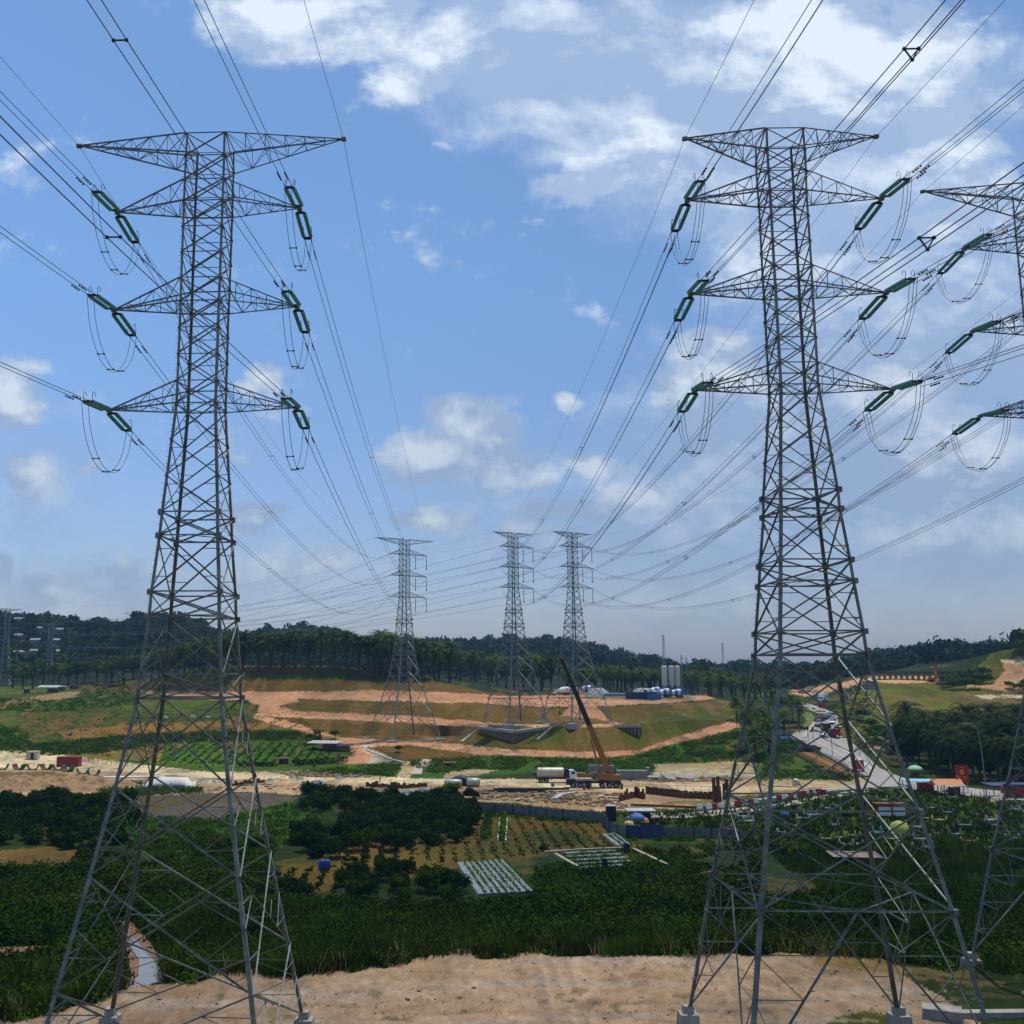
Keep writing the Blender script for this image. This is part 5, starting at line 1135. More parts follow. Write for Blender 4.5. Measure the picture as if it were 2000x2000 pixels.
def container(label, px, py, w, h, d, m, rz=0, open_=False, group=None):
    t = thing('shipping_container', label, 'container', P(px, py), rz, group); b = MB(); n = int(w / .3)
    prof = [(-w / 2 + w * i / n, -d / 2 + (.04 if i % 2 else 0)) for i in range(n + 1)]
    prof += [(x, -y) for x, y in prof[::-1]]
    b.loft([[(x, y, z) for x, y in prof] for z in (.12, h - .1)]); b.build('corrugated_body', m, t)
    f = MB()
    for x in (-w / 2, w / 2):
        for y in (-d / 2, d / 2): f.box((x, y, h / 2), (.16, .16, h))
    for z in (.08, h - .05):
        for y in (-d / 2, d / 2): f.box((0, y, z), (w, .13, .13))
        for x in (-w / 2, w / 2): f.box((x, 0, z), (.13, d, .13))
    f.build('frame', m, t); MB().box((0, 0, h - .02), (w - .1, d - .1, .06)).build('roof', m, t)
    for s in (-1, 1): MB().box((-w / 2 - .05, s * d * .24, h / 2), (.05, d * .44, h * .86)).build('door', m, t)
    return t
M_REDC = mat('faded_red_container', (.23, .022, .02), .6, 0, .12, 2, dirt=(.2, .12, .08), dirt_amt=.3)
container('red shipping container beside the dirt road on the left', 130, 1446, 6.0, 2.7, 2.5, M_REDC, R(-4))
container('long blue-black container in front of the cement plant', 1210, 1319, 12.2, 2.8, 2.5, mat('navy_container', (.02, .05, .11), .6, 0, .1, 2), R(-2))
container('lower blue container end, right of the long dark one', 1234, 1320, 5.0, 2.2, 2.5, M_BLUE, R(-2))
# long low blue shed roof
t = thing('low_shed', 'long low blue-roofed shed left of the dark container', 'shed', P(1165, 1314)); MB().box((0, 0, .45), (11, 2.4, .9)).build('wall', M_CONCL, t); MB().loft([[(x, y, z) for y, z in ((-1.7, .95), (1.7, 1.25), (1.7, 1.37), (-1.7, 1.07))] for x in (-6, 6)]).build('roof', M_BLUE, t)
def pile(name, label, px, py, w, d, h, m, cat='heap', flat_=.5, rough=.12, seed=0):
    p = P(px, py); b = MB(); rings = []; n = 36; rg = random.Random(seed); ph = [rg.uniform(.85, 1.15) for _ in range(n)]
    for s, z in ((1.12, -.35), (1.0, 0.02), (.8, .38), (.62, .72), (flat_, .95), (flat_ * .5, 1.0), (.05, .98)):
        rings.append([(math.cos(6.2832 * k / n) * w / 2 * s * ph[k] * rg.uniform(1 - rough, 1 + rough), math.sin(6.2832 * k / n) * d / 2 * s * ph[(k * 3) % n], h * z * rg.uniform(1 - rough, 1 + rough)) for k in range(n)])
    b.loft(rings); return tag(b.build(name, m, None, False, p), label, cat)
pile('gravel_heap', 'grey gravel heap with sloping sides beyond the crane boom', 1128, 1312, 11, 6, 3.0, M_GRAV, seed=1)
pile('gravel_heap', 'wide pale gravel heap behind the long blue shed roof', 1215, 1310, 13, 6, 2.6, M_GRAV, seed=2)
pile('gravel_heap', 'tiny grey gravel pile right of the blue container', 1309, 1318, 3.2, 2.5, 1.0, M_GRAV, seed=3)
pile('soil_heap', 'orange laterite mound between the mixer trucks', 1085, 1308, 9, 4, 1.8, mat('laterite_heap', (.42, .2, .1), .95, 0, .2, 1, bump=.5), seed=4)
def heap(label, px, py, w, d, h, m):
    p = P(px, py); nx, ny = 150, 60; gx, gy = np.meshgrid(np.linspace(-1, 1, nx), np.linspace(-1, 1, ny)); X = gx * w / 2; Y = gy * d / 2
    env = np.clip(1 - gx ** 4, 0, 1) * np.clip(1 - gy ** 2, 0, 1); Z = env * h * (.55 + 1.1 * (fbm(X * .35 + 9, Y * .45, 5, 5) + .35)) + env * fbm(X * 1.5, Y * 1.5, 8, 3) * .9 - .25
    V = np.stack([X, Y, Z], -1).reshape(-1, 3); i = np.arange(nx * ny).reshape(ny, nx); F = np.stack([i[:-1, :-1], i[:-1, 1:], i[1:, 1:], i[1:, :-1]], -1).reshape(-1, 4)
    return tag(link(mesh_of('soil_heap', V, F, m), 'soil_heap', None, p), label, 'heap')
# wheels helper
def wheel(t, x, y, r, w=.3, name='wheel', hub=True):
    M = Matrix.Rotation(R(90), 3, 'X')
    o = MB().lathe([(r * .55, -w / 2), (r * .95, -w / 2), (r, -w / 4), (r, w / 4), (r * .95, w / 2), (r * .55, w / 2)], (x, y, r), 14, M).build(name, M_RUBBER, t)
    if hub: MB().lathe([(r * .1, -w / 2 - .02), (r * .52, -w / 2 - .02), (r * .52, w / 2 + .02), (r * .1, w / 2 + .02)], (x, y, r), 10, M).build('rim', M_STEELFAR, o)
M_MIXS = None
def mixer_mat():
    m = mat('blue_white_mixer_drum', (.7, .7, .7), .4, 0, .05, 2); nt = m.node_tree; N = nt.nodes; L = nt.links; b = N['Principled BSDF']
    tc = N.new('ShaderNodeTexCoord'); sp = N.new('ShaderNodeSeparateXYZ'); L.new(tc.outputs['Object'], sp.inputs[0]); w = N.new('ShaderNodeMath'); w.operation = 'SINE'
    k = N.new('ShaderNodeMath'); k.operation = 'MULTIPLY'; L.new(sp.outputs[0], k.inputs[0]); k.inputs[1].default_value = 2.4; L.new(k.outputs[0], w.inputs[0])
    g = N.new('ShaderNodeMath'); g.operation = 'GREATER_THAN'; L.new(w.outputs[0], g.inputs[0]); g.inputs[1].default_value = .1
    mx = N.new('ShaderNodeMix'); mx.data_type = 'RGBA'; L.new(g.outputs[0], mx.inputs[0]); mx.inputs[6].default_value = (.72, .72, .70, 1); mx.inputs[7].default_value = (.03, .14, .4, 1); L.new(mx.outputs[2], b.inputs['Base Color']); return m
M_MIX = mixer_mat()
def mixer(label, px, py, rz, drum=M_MIX):
    t = thing('mixer_truck', label, 'concrete mixer', P(px, py), rz, 'mixer trucks at the cement plant')
    MB().box((0, 0, .95), (7.6, 1.0, .3)).build('chassis', M_BLACK, t)
    c = MB(); c.loft([[(x, y, z) for y in (-1.2, 1.2) for z in (() if 0 else (zs if y < 0 else zs[::-1]))] for x, zs in ((-4.3, (.7, 1.9)), (-4.25, (.7, 2.6)), (-2.6, (.7, 2.75)), (-2.55, (.7, 2.7)))]); cb = c.build('cab', M_PAINT_W, t)
    MB().box((-4.3, 0, 2.0), (.1, 2.1, .8)).build('windscreen', M_GLASS, cb)
    d = MB().lathe([(.5, -2.9), (.8, -2.6), (1.25, -1.2), (1.3, .2), (1.05, 1.6), (.65, 2.5), (.55, 2.7)], (1.0, 0, 2.35), 18, Matrix.Rotation(R(78), 3, 'Y')).build('drum', drum, t, True)
    MB().loft([[(3.7, y, z) for y, z in ((-.5, 2.9), (.5, 2.9), (.3, 3.3), (-.3, 3.3))], [(4.3, y, z) for y, z in ((-.3, 1.6), (.3, 1.6), (.3, 1.8), (-.3, 1.8))]]).build('chute', M_BLUE, t)
    for x in (-3.5, 1.6, 3.0):
        for y in (-1.05, 1.05): wheel(t, x, y, .52)
mixer('white-drummed mixer truck left of the other mixers, beyond the crane', 1060, 1312, R(10), M_PAINT_W)
mixer('blue and white mixer truck just left of the crane boom', 1104, 1308, R(-8))
mixer('blue and white mixer truck, larger one left of the silos', 1250, 1316, R(12))
mixer('blue and white mixer truck directly under the silos', 1272, 1317, R(5))
mixer('small pale mixer truck furthest behind the blue container', 1233, 1312, R(25))

# mobile crane
base = P(1128, 1486)
t = thing('mobile_crane', 'yellow mobile crane with a long dark telescopic boom raised over the far pylons', 'crane', base, R(-3))
MB().box((-1.0, 0, 1.35), (12.6, 2.5, .5)).build('chassis', M_BLACK, t)
MB().box((-6.4, 0, 1.35), (1.9, 2.4, 1.3)).build('driver_cab', M_BLACK, t); MB().box((-7.38, 0, 1.7), (.06, 2.1, .55)).build('windscreen', M_GLASS, t)
for x in (-5.9, -4.2, 1.0, 2.6, 4.1):
    for y in (-1.1, 1.1): wheel(t, x, y, .62, .42)
for x in (-2.4, 5.2):
    for y in (-2.6, 2.6): MB().box((x, y * .6, 1.1), (.3, 2.8, .25)).build('outrigger', M_BLACK, t); MB().box((x, y, .5), (.5, .5, 1.1)).build('outrigger_foot', M_BLACK, t)
MB().lathe([(1.2, 1.6), (1.2, 1.85)], (1.6, 0, 0), 18).build('turntable', M_BLACK, t)
MB().loft([[(x, y, z) for y, z in ((-1.2, 1.85), (1.2, 1.85), (1.1, h), (-1.1, h))] for x, h in ((.2, 2.7), (1.6, 3.3), (3.2, 3.1), (4.2, 2.6))]).build('superstructure', M_YELL, t)
MB().box((4.6, 0, 2.4), (1.2, 2.5, 1.2)).build('counterweight', M_YELL, t)
cb = MB().loft([[(x, y, z) for y, z in ((-1.35, 1.9), (-.55, 1.9), (-.55, h), (-1.35, h))] for x, h in ((-.5, 3.0), (-.2, 3.6), (1.1, 3.6), (1.2, 3.2))]).build('operator_cab', M_YELL, t)
MB().box((-.5, -.95, 2.9), (.5, .72, .8)).build('cab_window', M_GLASS, cb)
M_ = Matrix.Rotation(R(3), 4, 'Z')
def loc_of(px, py, Y): u, w = ray(px, py); return M_ @ (Vector((u * Y, Y, w * Y)) - base)
tip = loc_of(1058, 1240, base.y - 2); foot = Vector((3.0, .25, 2.9)); mid = foot + (tip - foot) * .42
def boomsec(a, b, w0, w1, m, nm):
    d = (b - a).normalized(); s = Vector((0, 1, 0)); u = s.cross(d).normalized()
    return MB().loft([[e + s * x * w + u * z * w * 1.25 for x, z in ((-.5, -.4), (0, -.6), (.5, -.4), (.5, .5), (-.5, .5))] for e, w in ((a, w0), (b, w1))]).build(nm, m, t)
boomsec(foot, mid, 1.0, .92, M_YELL, 'boom_base_section'); q1 = foot + (tip - foot) * .62; q2 = foot + (tip - foot) * .82
boomsec(mid, q1, .88, .86, M_BLACK, 'boom_section'); boomsec(q1, q2, .74, .72, M_BLACK, 'boom_section'); boomsec(q2, tip, .60, .56, M_BLACK, 'boom_section')
MB().box(tuple(tip), (1.1, .7, .7)).build('boom_head', M_YELL, t)
MB().tube([(1.0, 0, 2.1), tuple(foot + (tip - foot) * .32 + Vector((-.9, 0, -.4)))], [.28, .2], 8).build('lift_cylinder', M_YELL, t)
MB().tube([tip + Vector((-.5, -.3, 0)), tip + Vector((-.5, -.3, -12.5))], .03, 4).build('hoist_rope', M_BLACK, t)
MB().box(tuple(tip + Vector((-.5, -.3, -12.9))), (.4, .3, .9)).build('hook_block', M_BLACK, t)
# low yellow machine behind
t = thing('excavator', 'low yellow crawler machine between the tanker and the crane', 'excavator', P(1096, 1474), R(0))
for y in (-1.1, 1.1): MB().loft([[(x, y + s, z) for s, z in ((-.25, a), (.25, a), (.25, c), (-.25, c))] for x, a, c in ((-2.2, .4, .7), (-1.8, .05, .95), (1.8, .05, .95), (2.2, .4, .7))]).build('track', M_BLACK, t)
MB().loft([[(x, y, z) for y, z in ((-1.2, 1.0), (1.2, 1.0), (1.1, h), (-1.1, h))] for x, h in ((-2.0, 1.6), (-1.2, 2.1), (1.2, 2.0), (2.2, 1.5))]).build('body', M_YELL, t)
MB().tube([(1.5, 0, 1.5), (3.6, 0, 2.2), (5.8, 0, .8)], [.25, .22, .15], 6).build('arm', M_YELL, t)
MB().loft([[(5.8, y, z) for y, z in ((-.5, .2), (.5, .2), (.5, .9), (-.5, .9))], [(6.4, y, z) for y, z in ((-.5, .1), (.5, .1), (.5, .3), (-.5, .3))]]).build('bucket', M_BLACK, t)
# tanker lorry
t = thing('tanker_lorry', 'silver water tanker lorry with a white cab parked on the dirt road', 'tanker', P(1049, 1476), R(0))
MB().box((-.3, 0, 1.0), (9.2, 1.1, .35)).build('chassis', M_BLACK, t)
MB().lathe([(.7, -3.3), (1.2, -3.1), (1.22, -3.0), (1.22, 3.0), (1.2, 3.1), (.7, 3.3)], (-1.3, 0, 2.35), 20, Matrix.Rotation(R(90), 3, 'Y')).build('tank', M_TANK, t, True)
MB().box((2.55, 0, 2.2), (.9, 2.3, 2.2)).build('pump_box', M_BLACK, t)
c = MB().loft([[(x, y, z) for y, z in ((-1.15, .8), (1.15, .8), (1.1, h), (-1.1, h))] for x, h in ((3.2, 3.0), (4.3, 3.05), (4.9, 2.5), (5.0, 1.7))]).build('cab', M_PAINT_W, t)
MB().box((4.85, 0, 2.35), (.2, 2.0, .7)).build('windscreen', M_GLASS, c); MB().box((4.1, -1.14, 2.35), (.8, .06, .6)).build('side_window', M_GLASS, c)
for x in (-3.7, -2.4, 4.0):
    for y in (-1.05, 1.05): wheel(t, x, y, .55, .35)
# boxes and cabins on site
def cabin(name, label, px, py, w, h, d, m, mr=None, rz=0, openx=None, cat='cabin', win=0):
    t = thing(name, label, cat, P(px, py), rz); MB().box((0, 0, h / 2), (w, d, h)).build('body', m, t)
    MB().box((0, 0, h + .08), (w + .25, d + .25, .16)).build('roof', mr or m, t)
    MB().box((openx if openx is not None else w * .25, -d / 2 - .03, h * .45), (w * .3, .05, h * .8)).build('door', M_BLACK, t)
    for k in range(win): MB().box((-w * .3, -d / 2 - .03, h * .6), (w * .25, .05, h * .3)).build('window', M_GLASS, t)
    return t
cabin('site_cabin', 'cream open-fronted site cabin on the far side of the culvert pile', 62, 1432, 3.2, 2.1, 2.4, M_BEIGE, openx=.2)
cabin('generator_box', 'square beige generator housing in front of the crane', 1101, 1486, 3.6, 2.0, 1.8, M_BEIGE, cat='generator')
tag(MB().lathe([(.32, 0), (.32, .9)], (0, 0, 0), 12).build('steel_drum', M_PAINT_R, None, False, P(1102, 1490)), 'small red drum standing before the beige generator', 'drum')
tag(MB().lathe([(.42, 0), (.42, .8)], (0, 0, 0), 12).build('steel_drum', M_BLUE, None, False, P(1043, 1484)), 'blue drum standing left of the beige generator', 'drum')
cabin('guard_hut', 'dark green-black upright hut beside the end of the grey hoarding', 1153, 1548, 1.7, 2.6, 1.6, M_BLACK, M_ROOF, cat='hut')
# precast blocks
for i, (x, y, w, h, d, rz, lb) in enumerate(((1135, 1466, 6.6, 3.0, 1.2, 0, 'large pale concrete panel stack behind the crane'), (1192, 1470, 7.6, 2.2, 2.2, -2, 'long grey concrete block right of the crane'), (1222, 1466, .9, 2.4, 2, 0, 'dark-ended concrete panel at the block end'))):
    t = thing('concrete_panels', lb, 'concrete panels', P(x, y), R(rz))
    for k in range(4 if w > 3 else 1):
        n_ = 4 if w > 3 else 1
        MB().box((-w / 2 + w * (k + .5) / n_, (k % 2) * .05, h / 2), (w / n_ - .05, d, h * (1 - .02 * (k % 2)))).build('panel', M_CONC, t)
for x, y, rz, tl, lb in ((1232, 1470, 10, 4, 'flat grey slab lying nearest the concrete blocks'), (1262, 1470, 25, 24, 'tilted grey slab propped up on the dirt'), (1295, 1470, -10, 14, 'rightmost grey slab lying on the dirt')):
    tag(MB().box((0, 0, .5), (3.8, 2.6, .3), 0, (R(tl), R(tl * .5))).build('concrete_slab', M_CONC, None, False, P(x, y), R(rz)), lb, 'slab')
tag(MB().loft([[(x * s, y * s, z) for x, y in ((-1, -.6), (1, -.6), (1.1, .5), (-.9, .6))] for s, z in ((1, 0), (.9, .3), (.3, .5))]).build('green_net', M_GREENP, None, False, P(1314, 1474)), 'crumpled green netting right of the grey slabs', 'netting')
# steel pipes / black girders / tanks
t = thing('black_girder_stack', 'long black steel girders lying along the dirt road', 'girders', P(978, 1494), R(-4))
for k in range(5): MB().box((random.uniform(-.6, .6), -1 + k * .5, .3 + (k % 2) * .35), (13 - k, .4, .35)).build('girder', M_BLACK, t)
t = thing('black_girder_stack', 'shorter dark girders between the long stack and the generator', 'girders', P(1040, 1490), R(2))
for k in range(3): MB().box((random.uniform(-.6, .6), -.5 + k * .5, .25), (8 - k, .3, .3)).build('girder', M_BLACK, t)
for x, y, r, l, lb in ((855, 1484, .85, 3.6, 'left pale steel tank with a dark tarpaulin beside it'), (893, 1484, 1.0, 2.6, 'right pale round-ended tank at the girder stack')):
    o = tag(MB().lathe([(r * .5, -l / 2 - .3), (r, -l / 2), (r, l / 2), (r * .5, l / 2 + .3)], (0, 0, r), 18, Matrix.Rotation(R(90), 3, 'Y')).build('steel_tank', M_TANK, None, True, P(x, y), R(-8)), lb, 'tank')
tag(MB().loft([[(x, y, z * 1.6) for y, z in ((-1.6, 0), (1.6, 0), (1.4, h), (0, h + .3), (-1.4, h))] for x, h in ((-3.2, .3), (-1.5, 1.0), (0, 1.25), (1.8, 1.0), (3.2, .5))]).build('tarpaulin', M_BLACK, None, False, P(870, 1482)), 'black tarpaulin tent over the pale tanks', 'tarpaulin')
tag(MB().loft([[(x, y, z) for y, z in ((-.9, 0), (.9, 0), (.7, h), (-.7, h))] for x, h in ((-3, .4), (-1.6, .9), (0, 1.3), (1.4, 1.0), (2.6, .3))]).build('tarpaulin', M_GREENP, None, False, P(742, 1502)), 'small grey-green tarpaulin heap above the orchard', 'tarpaulin')
for i, (x, y, lb) in enumerate(((770, 1500, 'left pale sack bundle behind the orchard'), (802, 1496, 'right pale sack bundle behind the orchard'), (600, 1480, 'bluish plastic-wrapped bundle at the left of the dirt road'), (578, 1482, 'smaller bluish wrapped bundle beside the larger one'))):
    pile('wrapped_bundle', lb, x, y, 5 - i * .5, 2, .9, mat('pale_blue_plastic', (.38, .42, .45), .5, 0, .15, 2), 'bundle', .6, .2, 30 + i)
# sheet pile pit right of the crane and trench left
def sheetpile(label, pts, h, name='sheet_pile_wall', var=.3, n_off=0):
    W = [P(x, y) for x, y in pts]; o = W[0]; t = thing(name, label, 'sheet piling', o); rg = random.Random(len(label))
    for i in range(len(W) - 1):
        a, c = W[i] - o, W[i + 1] - o; L_ = (c - a).length; d = (c - a).normalized(); n = Vector((d.y, -d.x, 0)); k = max(1, int(L_ / .8))
        for j in range(k):
            p = a + d * (j + .5) * L_ / k; hh = h * rg.uniform(1 - var, 1 + var)
            m = MB(); m.loft([[p + d * x + n * y + Vector((0, 0, z)) for x, y in ((-.45, 0), (-.25, .2), (.25, .2), (.45, 0), (.25, .12), (-.25, .12))] for z in (-.6, hh)]); m.build('sheet', M_RUST, t)
        MB().loft([[e + n * y + Vector((0, 0, z)) for y, z in ((-.25, -.5), (-.1, -.5), (-.1, h * .72), (-.25, h * .72))] for e in (a, c)]).build('waling', M_RUST, t)
    return t
sheetpile('rusty sheet pile wall along the far side of the excavation', dense([(1218, 1497), (1290, 1506), (1345, 1508)], 2), 1.6, var=.06)
sheetpile('jagged rusty sheet piles at the left end of the excavation', dense([(1170, 1512), (1200, 1504), (1216, 1508)], 2), 1.6, var=.5)
sheetpile('tall cluster of rusty sheet piles at the right end of the excavation', dense([(1344, 1512), (1360, 1514)], 2), 4.6, var=.16)
sheetpile('second cluster of tall rusty sheet piles beside the first', dense([(1366, 1508), (1374, 1508)], 2), 4.0, var=.2)
sheetpile('low rusty sheet piles edging the trench behind the orchard', dense([(690, 1484), (760, 1488), (806, 1484)], 2), 1.0, var=.5)
sheetpile('low rusty sheet piles left of the concrete sacks at mid trench', dense([(430, 1484), (500, 1476)], 2), .8, var=.5)
strip_thing('timber_beam', 'long brown timber beam lying in the excavation', 'beam', dense([(1190, 1520), (1340, 1526)], 4), .6, .4, M_RUST)
strip_thing('timber_beam', 'rusty beam laid along the dirt road edge left of the tanker', 'beam', dense([(1008, 1462), (1040, 1466)], 3), .9, .6, M_RUST)
strip_thing('timber_beam', 'curved grey mat on the dirt below the generator', 'mat', dense([(1046, 1508), (1060, 1500), (1085, 1496)], 3), 1.3, .3, M_ROOF)
for nm, lb, a, c, n_ in (('site_railing', 'thin metal railing along the far edge of the excavation', (1205, 1492), (1385, 1500), 12),):
    p, q = P(*a), P(*c); t = thing(nm, lb, 'railing', p)
    for i in range(n_ + 1): x = (q - p) * i / n_; MB().bar(x, x + Vector((0, 0, 1.6)), .07).build('post', M_STEELFAR, t)
    for z in (.8, 1.55): MB().bar(Vector((0, 0, z)), (q - p) + Vector((0, 0, z)), .05).build('rail', M_STEELFAR, t)
# culvert formers on the left
for i, (x, y, rz) in enumerate(((4, 1452, 10), (36, 1452, -12), (62, 1452, 14), (88, 1452, -10), (110, 1453, 5), (128, 1456, -20), (156, 1460, 12), (176, 1464, 30))):
    t = thing('culvert_shell', ['brown', 'rusty'][i % 2] + ' and green half-round steel shell, ' + ['at the left photo edge', 'second from the left edge', 'standing left of the middle', 'in the middle of the row', 'before the red container', 'tilted before the container', 'near the right end', 'rightmost, lying on its back'][i], 'steel shell', P(x, y), R(rz), 'half-round steel shells on the left')
    for r0, m, nm in ((1.5, M_GREENP, 'outer_skin'), (1.38, M_RUST, 'inner_skin')):
        pr = [(math.cos(a) * r0, math.sin(a) * r0 + r0) for a in [R(180 + 180 * k / 12) for k in range(13)]]; b = MB()
        pr2 = [(math.cos(a) * (r0 - .09), math.sin(a) * (r0 - .09) + r0) for a in [R(360 - 180 * k / 12) for k in range(13)]]
        b.loft([[(x_, y_, z_) for x_, z_ in pr + pr2] for y_ in (-1.1, 1.1)]); b.build(nm, m, t)
    for s in (-.9, 0, .9):
        pts = [(math.cos(R(180 + 18 * k)) * 1.58, s, math.sin(R(180 + 18 * k)) * 1.58 + 1.5) for k in range(11)]; MB().tube(pts, .07, 4).build('rib', M_GREENP, t)
heap('wide rough heap of brown soil at the left edge', 70, 1486, 52, 15, 2.6, mat('brown_soil', (.27, .165, .08), .95, 0, .35, .5, bump=.8))
pile('rock', 'grey boulder right of the brown soil heap', 189, 1474, 2.4, 1.8, 1.1, M_CONC, 'rock', seed=10)
pile('soil_heap', 'small rubble heap between tarpaulin and trench', 395, 1478, 14, 5, 1.0, mat('pale_rubble', (.42, .34, .24), .95, 0, .35, .7, bump=.8), rough=.3, seed=12)
pile('soil_heap', 'low pale mound right of the excavation slabs', 1330, 1460, 30, 16, .9, mat('dry_soil', (.33, .27, .16), .95, 0, .25, .5, bump=.5), seed=13)
# tarps
b = MB(); n = 14; rg = random.Random(3); rings = []
for i in range(n): x = -6.5 + 13 * i / (n - 1); h = .3 + 2.0 * math.sin(min(1, i / 5) * 1.5) * (1 if i < n - 2 else .55) + rg.uniform(-.12, .12); rings.append([(x, y, z) for y, z in ((-2.6 + rg.uniform(-.3, .3), 0), (-2.0, h * .55), (-1.0, h * .95), (.6, h), (2.2, 0))])
b.loft(rings); tag(b.build('tarpaulin', M_TARP, None, True, P(316, 1486), R(-3)), 'large white tarpaulin draped over a mound by the left pylon', 'tarpaulin')
tag(MB().loft([[(x * s, y * s, z) for x, y in ((-10, -.6), (-2, -1.9), (8, .6), (9, 2.4), (0, 2.0))] for s, z in ((1, .05), (.98, .25))]).build('tarpaulin', M_TARP, None, False, P(240, 1467), R(0)), 'flat white sheet spread on the dirt behind the white tarpaulin', 'tarpaulin')
tag(MB().loft([[(x, y, z) for y, z in ((-.6, 0), (.6, 0), (.4, h), (-.4, h))] for x, h in ((-2.6, .3), (-1, .8), (.8, .6), (2.4, .9))]).build('tarpaulin', M_TARP, None, False, P(408, 1478), R(18)), 'crumpled white plastic strip on the rubble', 'tarpaulin')
# sheds
def shed(label, px, py, w, d, h, rz, mr, mw, name='shed', posts=False, pitch=.5, cat='shed', group=None):
    t = thing(name, label, cat, P(px, py), R(rz), group)
    if posts:
        for x in (-w / 2, 0, w / 2):
            for y in (-d / 2, d / 2): MB().bar((x, y, -.2), (x, y, h), .14).build('post', M_WOOD, t)
        MB().box((w * .2, d * .15, h * .4), (w * .5, d * .5, h * .8)).build('wall', mw, t)
    else:
        MB().box((0, 0, h / 2), (w, d, h)).build('wall', mw, t); MB().box((-w * .2, -d / 2 - .03, h * .42), (.9, .05, h * .84)).build('door', M_BLACK, t)
    MB().loft([[(x, y, z) for y, z in ((-d / 2 - .5, h), (d / 2 + .5, h + pitch), (d / 2 + .5, h + pitch + .1), (-d / 2 - .5, h + .1))] for x in (-w / 2 - .5, w / 2 + .5)]).build('roof', mr, t); return t
shed('farm hut with a grey zinc roof in the left fields', 92, 1307, 9, 5, 2.6, 4, M_ROOF, M_WOOD, 'farm_hut', True, .9, 'hut')
shed('small outhouse right of the farm hut', 117, 1303, 2.6, 2, 2.0, 0, M_ROOF, M_WOOD, 'farm_hut', False, .3, 'hut')
shed('tiny brown hut left of the farm hut', 50, 1308, 2.2, 2, 2.0, 0, M_RUST, M_WOOD, 'farm_hut', False, .3, 'hut')
shed('dark low shed behind the banana mound', 140, 1300, 4, 3, 1.8, 0, M_BLACK, M_WOOD, 'farm_hut', False, .3, 'hut')
shed('long dark shelter under vines on the green mound', 205, 1297, 11, 3, 1.6, 3, M_BLACK, M_WOOD, 'farm_hut', True, .2, 'shelter')
shed('low zinc-roofed shed right of the banana clump', 612, 1414, 9, 5, 2.0, -14, M_ROOF, M_WOOD, 'farm_shed', True, .5)
shed('dark lean-to adjoining the zinc-roofed shed', 640, 1416, 7, 4, 1.6, -14, M_BLACK, M_WOOD, 'farm_shed', True, .3)
shed('tiny brown brick hut beside the dark hedge', 535, 1441, 2.6, 2, 1.5, 0, M_RUST, M_RUST, 'farm_hut', False, .1, 'hut')
shed('small brown box hut among the roadside scrub', 848, 1451, 2.6, 2, 1.7, 0, M_RUST, M_WOOD, 'farm_hut', False, .1, 'hut')
# wooden fences of the left fields
def postfence(label, pts, n, h=1.3, m=M_WOOD, name='wooden_fence', rail=True, cat='fence', r=.09):
    W = []
    tot = len(pts) - 1
    for i in range(n + 1):
        f = i / n * tot; k = min(int(f), tot - 1); x = pts[k][0] + (pts[k + 1][0] - pts[k][0]) * (f - k); y = pts[k][1] + (pts[k + 1][1] - pts[k][1]) * (f - k); W.append(P(x, y))
    t = thing(name, label, cat, W[0])
    for p in W: MB().bar(p - W[0] - Vector((0, 0, .2)), p - W[0] + Vector((random.uniform(-.05, .05), 0, h * random.uniform(.85, 1.15))), r).build('post', m, t)
    if rail: MB().tube([p - W[0] + Vector((0, 0, h * .7)) for p in W], .03, 4).build('rail', m, t)
    return t
postfence('weathered post fence along the front of the green field plot', [(125, 1432), (210, 1444), (310, 1450), (440, 1454)], 30)
postfence('dark post fence beside the zinc-roofed shed', [(640, 1420), (672, 1424), (664, 1430)], 12, 1.6)
postfence('line of thin posts on the right cemetery edge beside the road', [(1700, 1488), (1800, 1500), (1935, 1516)], 16, 1.5, M_BLACK, 'roadside_posts', False, 'posts')
def hedge(label, pts, w, h, n, m=M_LEAF, name='hedge_row', size=.2, group=None):
    rng = np.random.default_rng(len(label)); W = [P(x, y) for x, y in pts]; o = W[0]; k = rng.uniform(0, len(W) - 1.001, n); i = k.astype(int); f = (k - i)[:, None]; A = np.array([tuple(p - o) for p in W]); C = A[i] * (1 - f) + A[i + 1] * f
    C[:, :2] += rng.normal(0, w * .3, (n, 2)); C[:, 2] += rng.uniform(0, h, n); N0 = rng.normal(size=(n, 3)); N0[:, 2] += 1; N0 /= np.linalg.norm(N0, axis=1)[:, None]; V, F = quads_from(C, N0, size, .7, rng)
    return tag(link(mesh_of(name, V, F, m), name, None, o), label, 'hedge', group)
hedge('left one of the two narrow green planted rows in the field', [(922, 1538), (915, 1586)], 1.2, .9, 1500, M_BUSH)
hedge('right one of the two narrow green planted rows in the field', [(951, 1538), (947, 1586)], 1.2, .9, 1500, M_BUSH)
hedge('dark clipped hedge along the front of the green plot', [(556, 1444), (600, 1442), (655, 1438)], 1.6, 1.6, 1500)
hedge('dark hedge right of the wooden post fence', [(450, 1446), (520, 1446)], 1.4, 1.2, 900)
for x0, x1, lb in ((943.5, 938.5, 'left white plastic edging strip of the right planted row'), (957, 954, 'right white plastic edging strip of the right planted row')): strip_thing('plastic_edging', lb, 'edging', dense([(x0, 1542), (x1, 1586)], 3), .22, .15, M_PAINT_W)
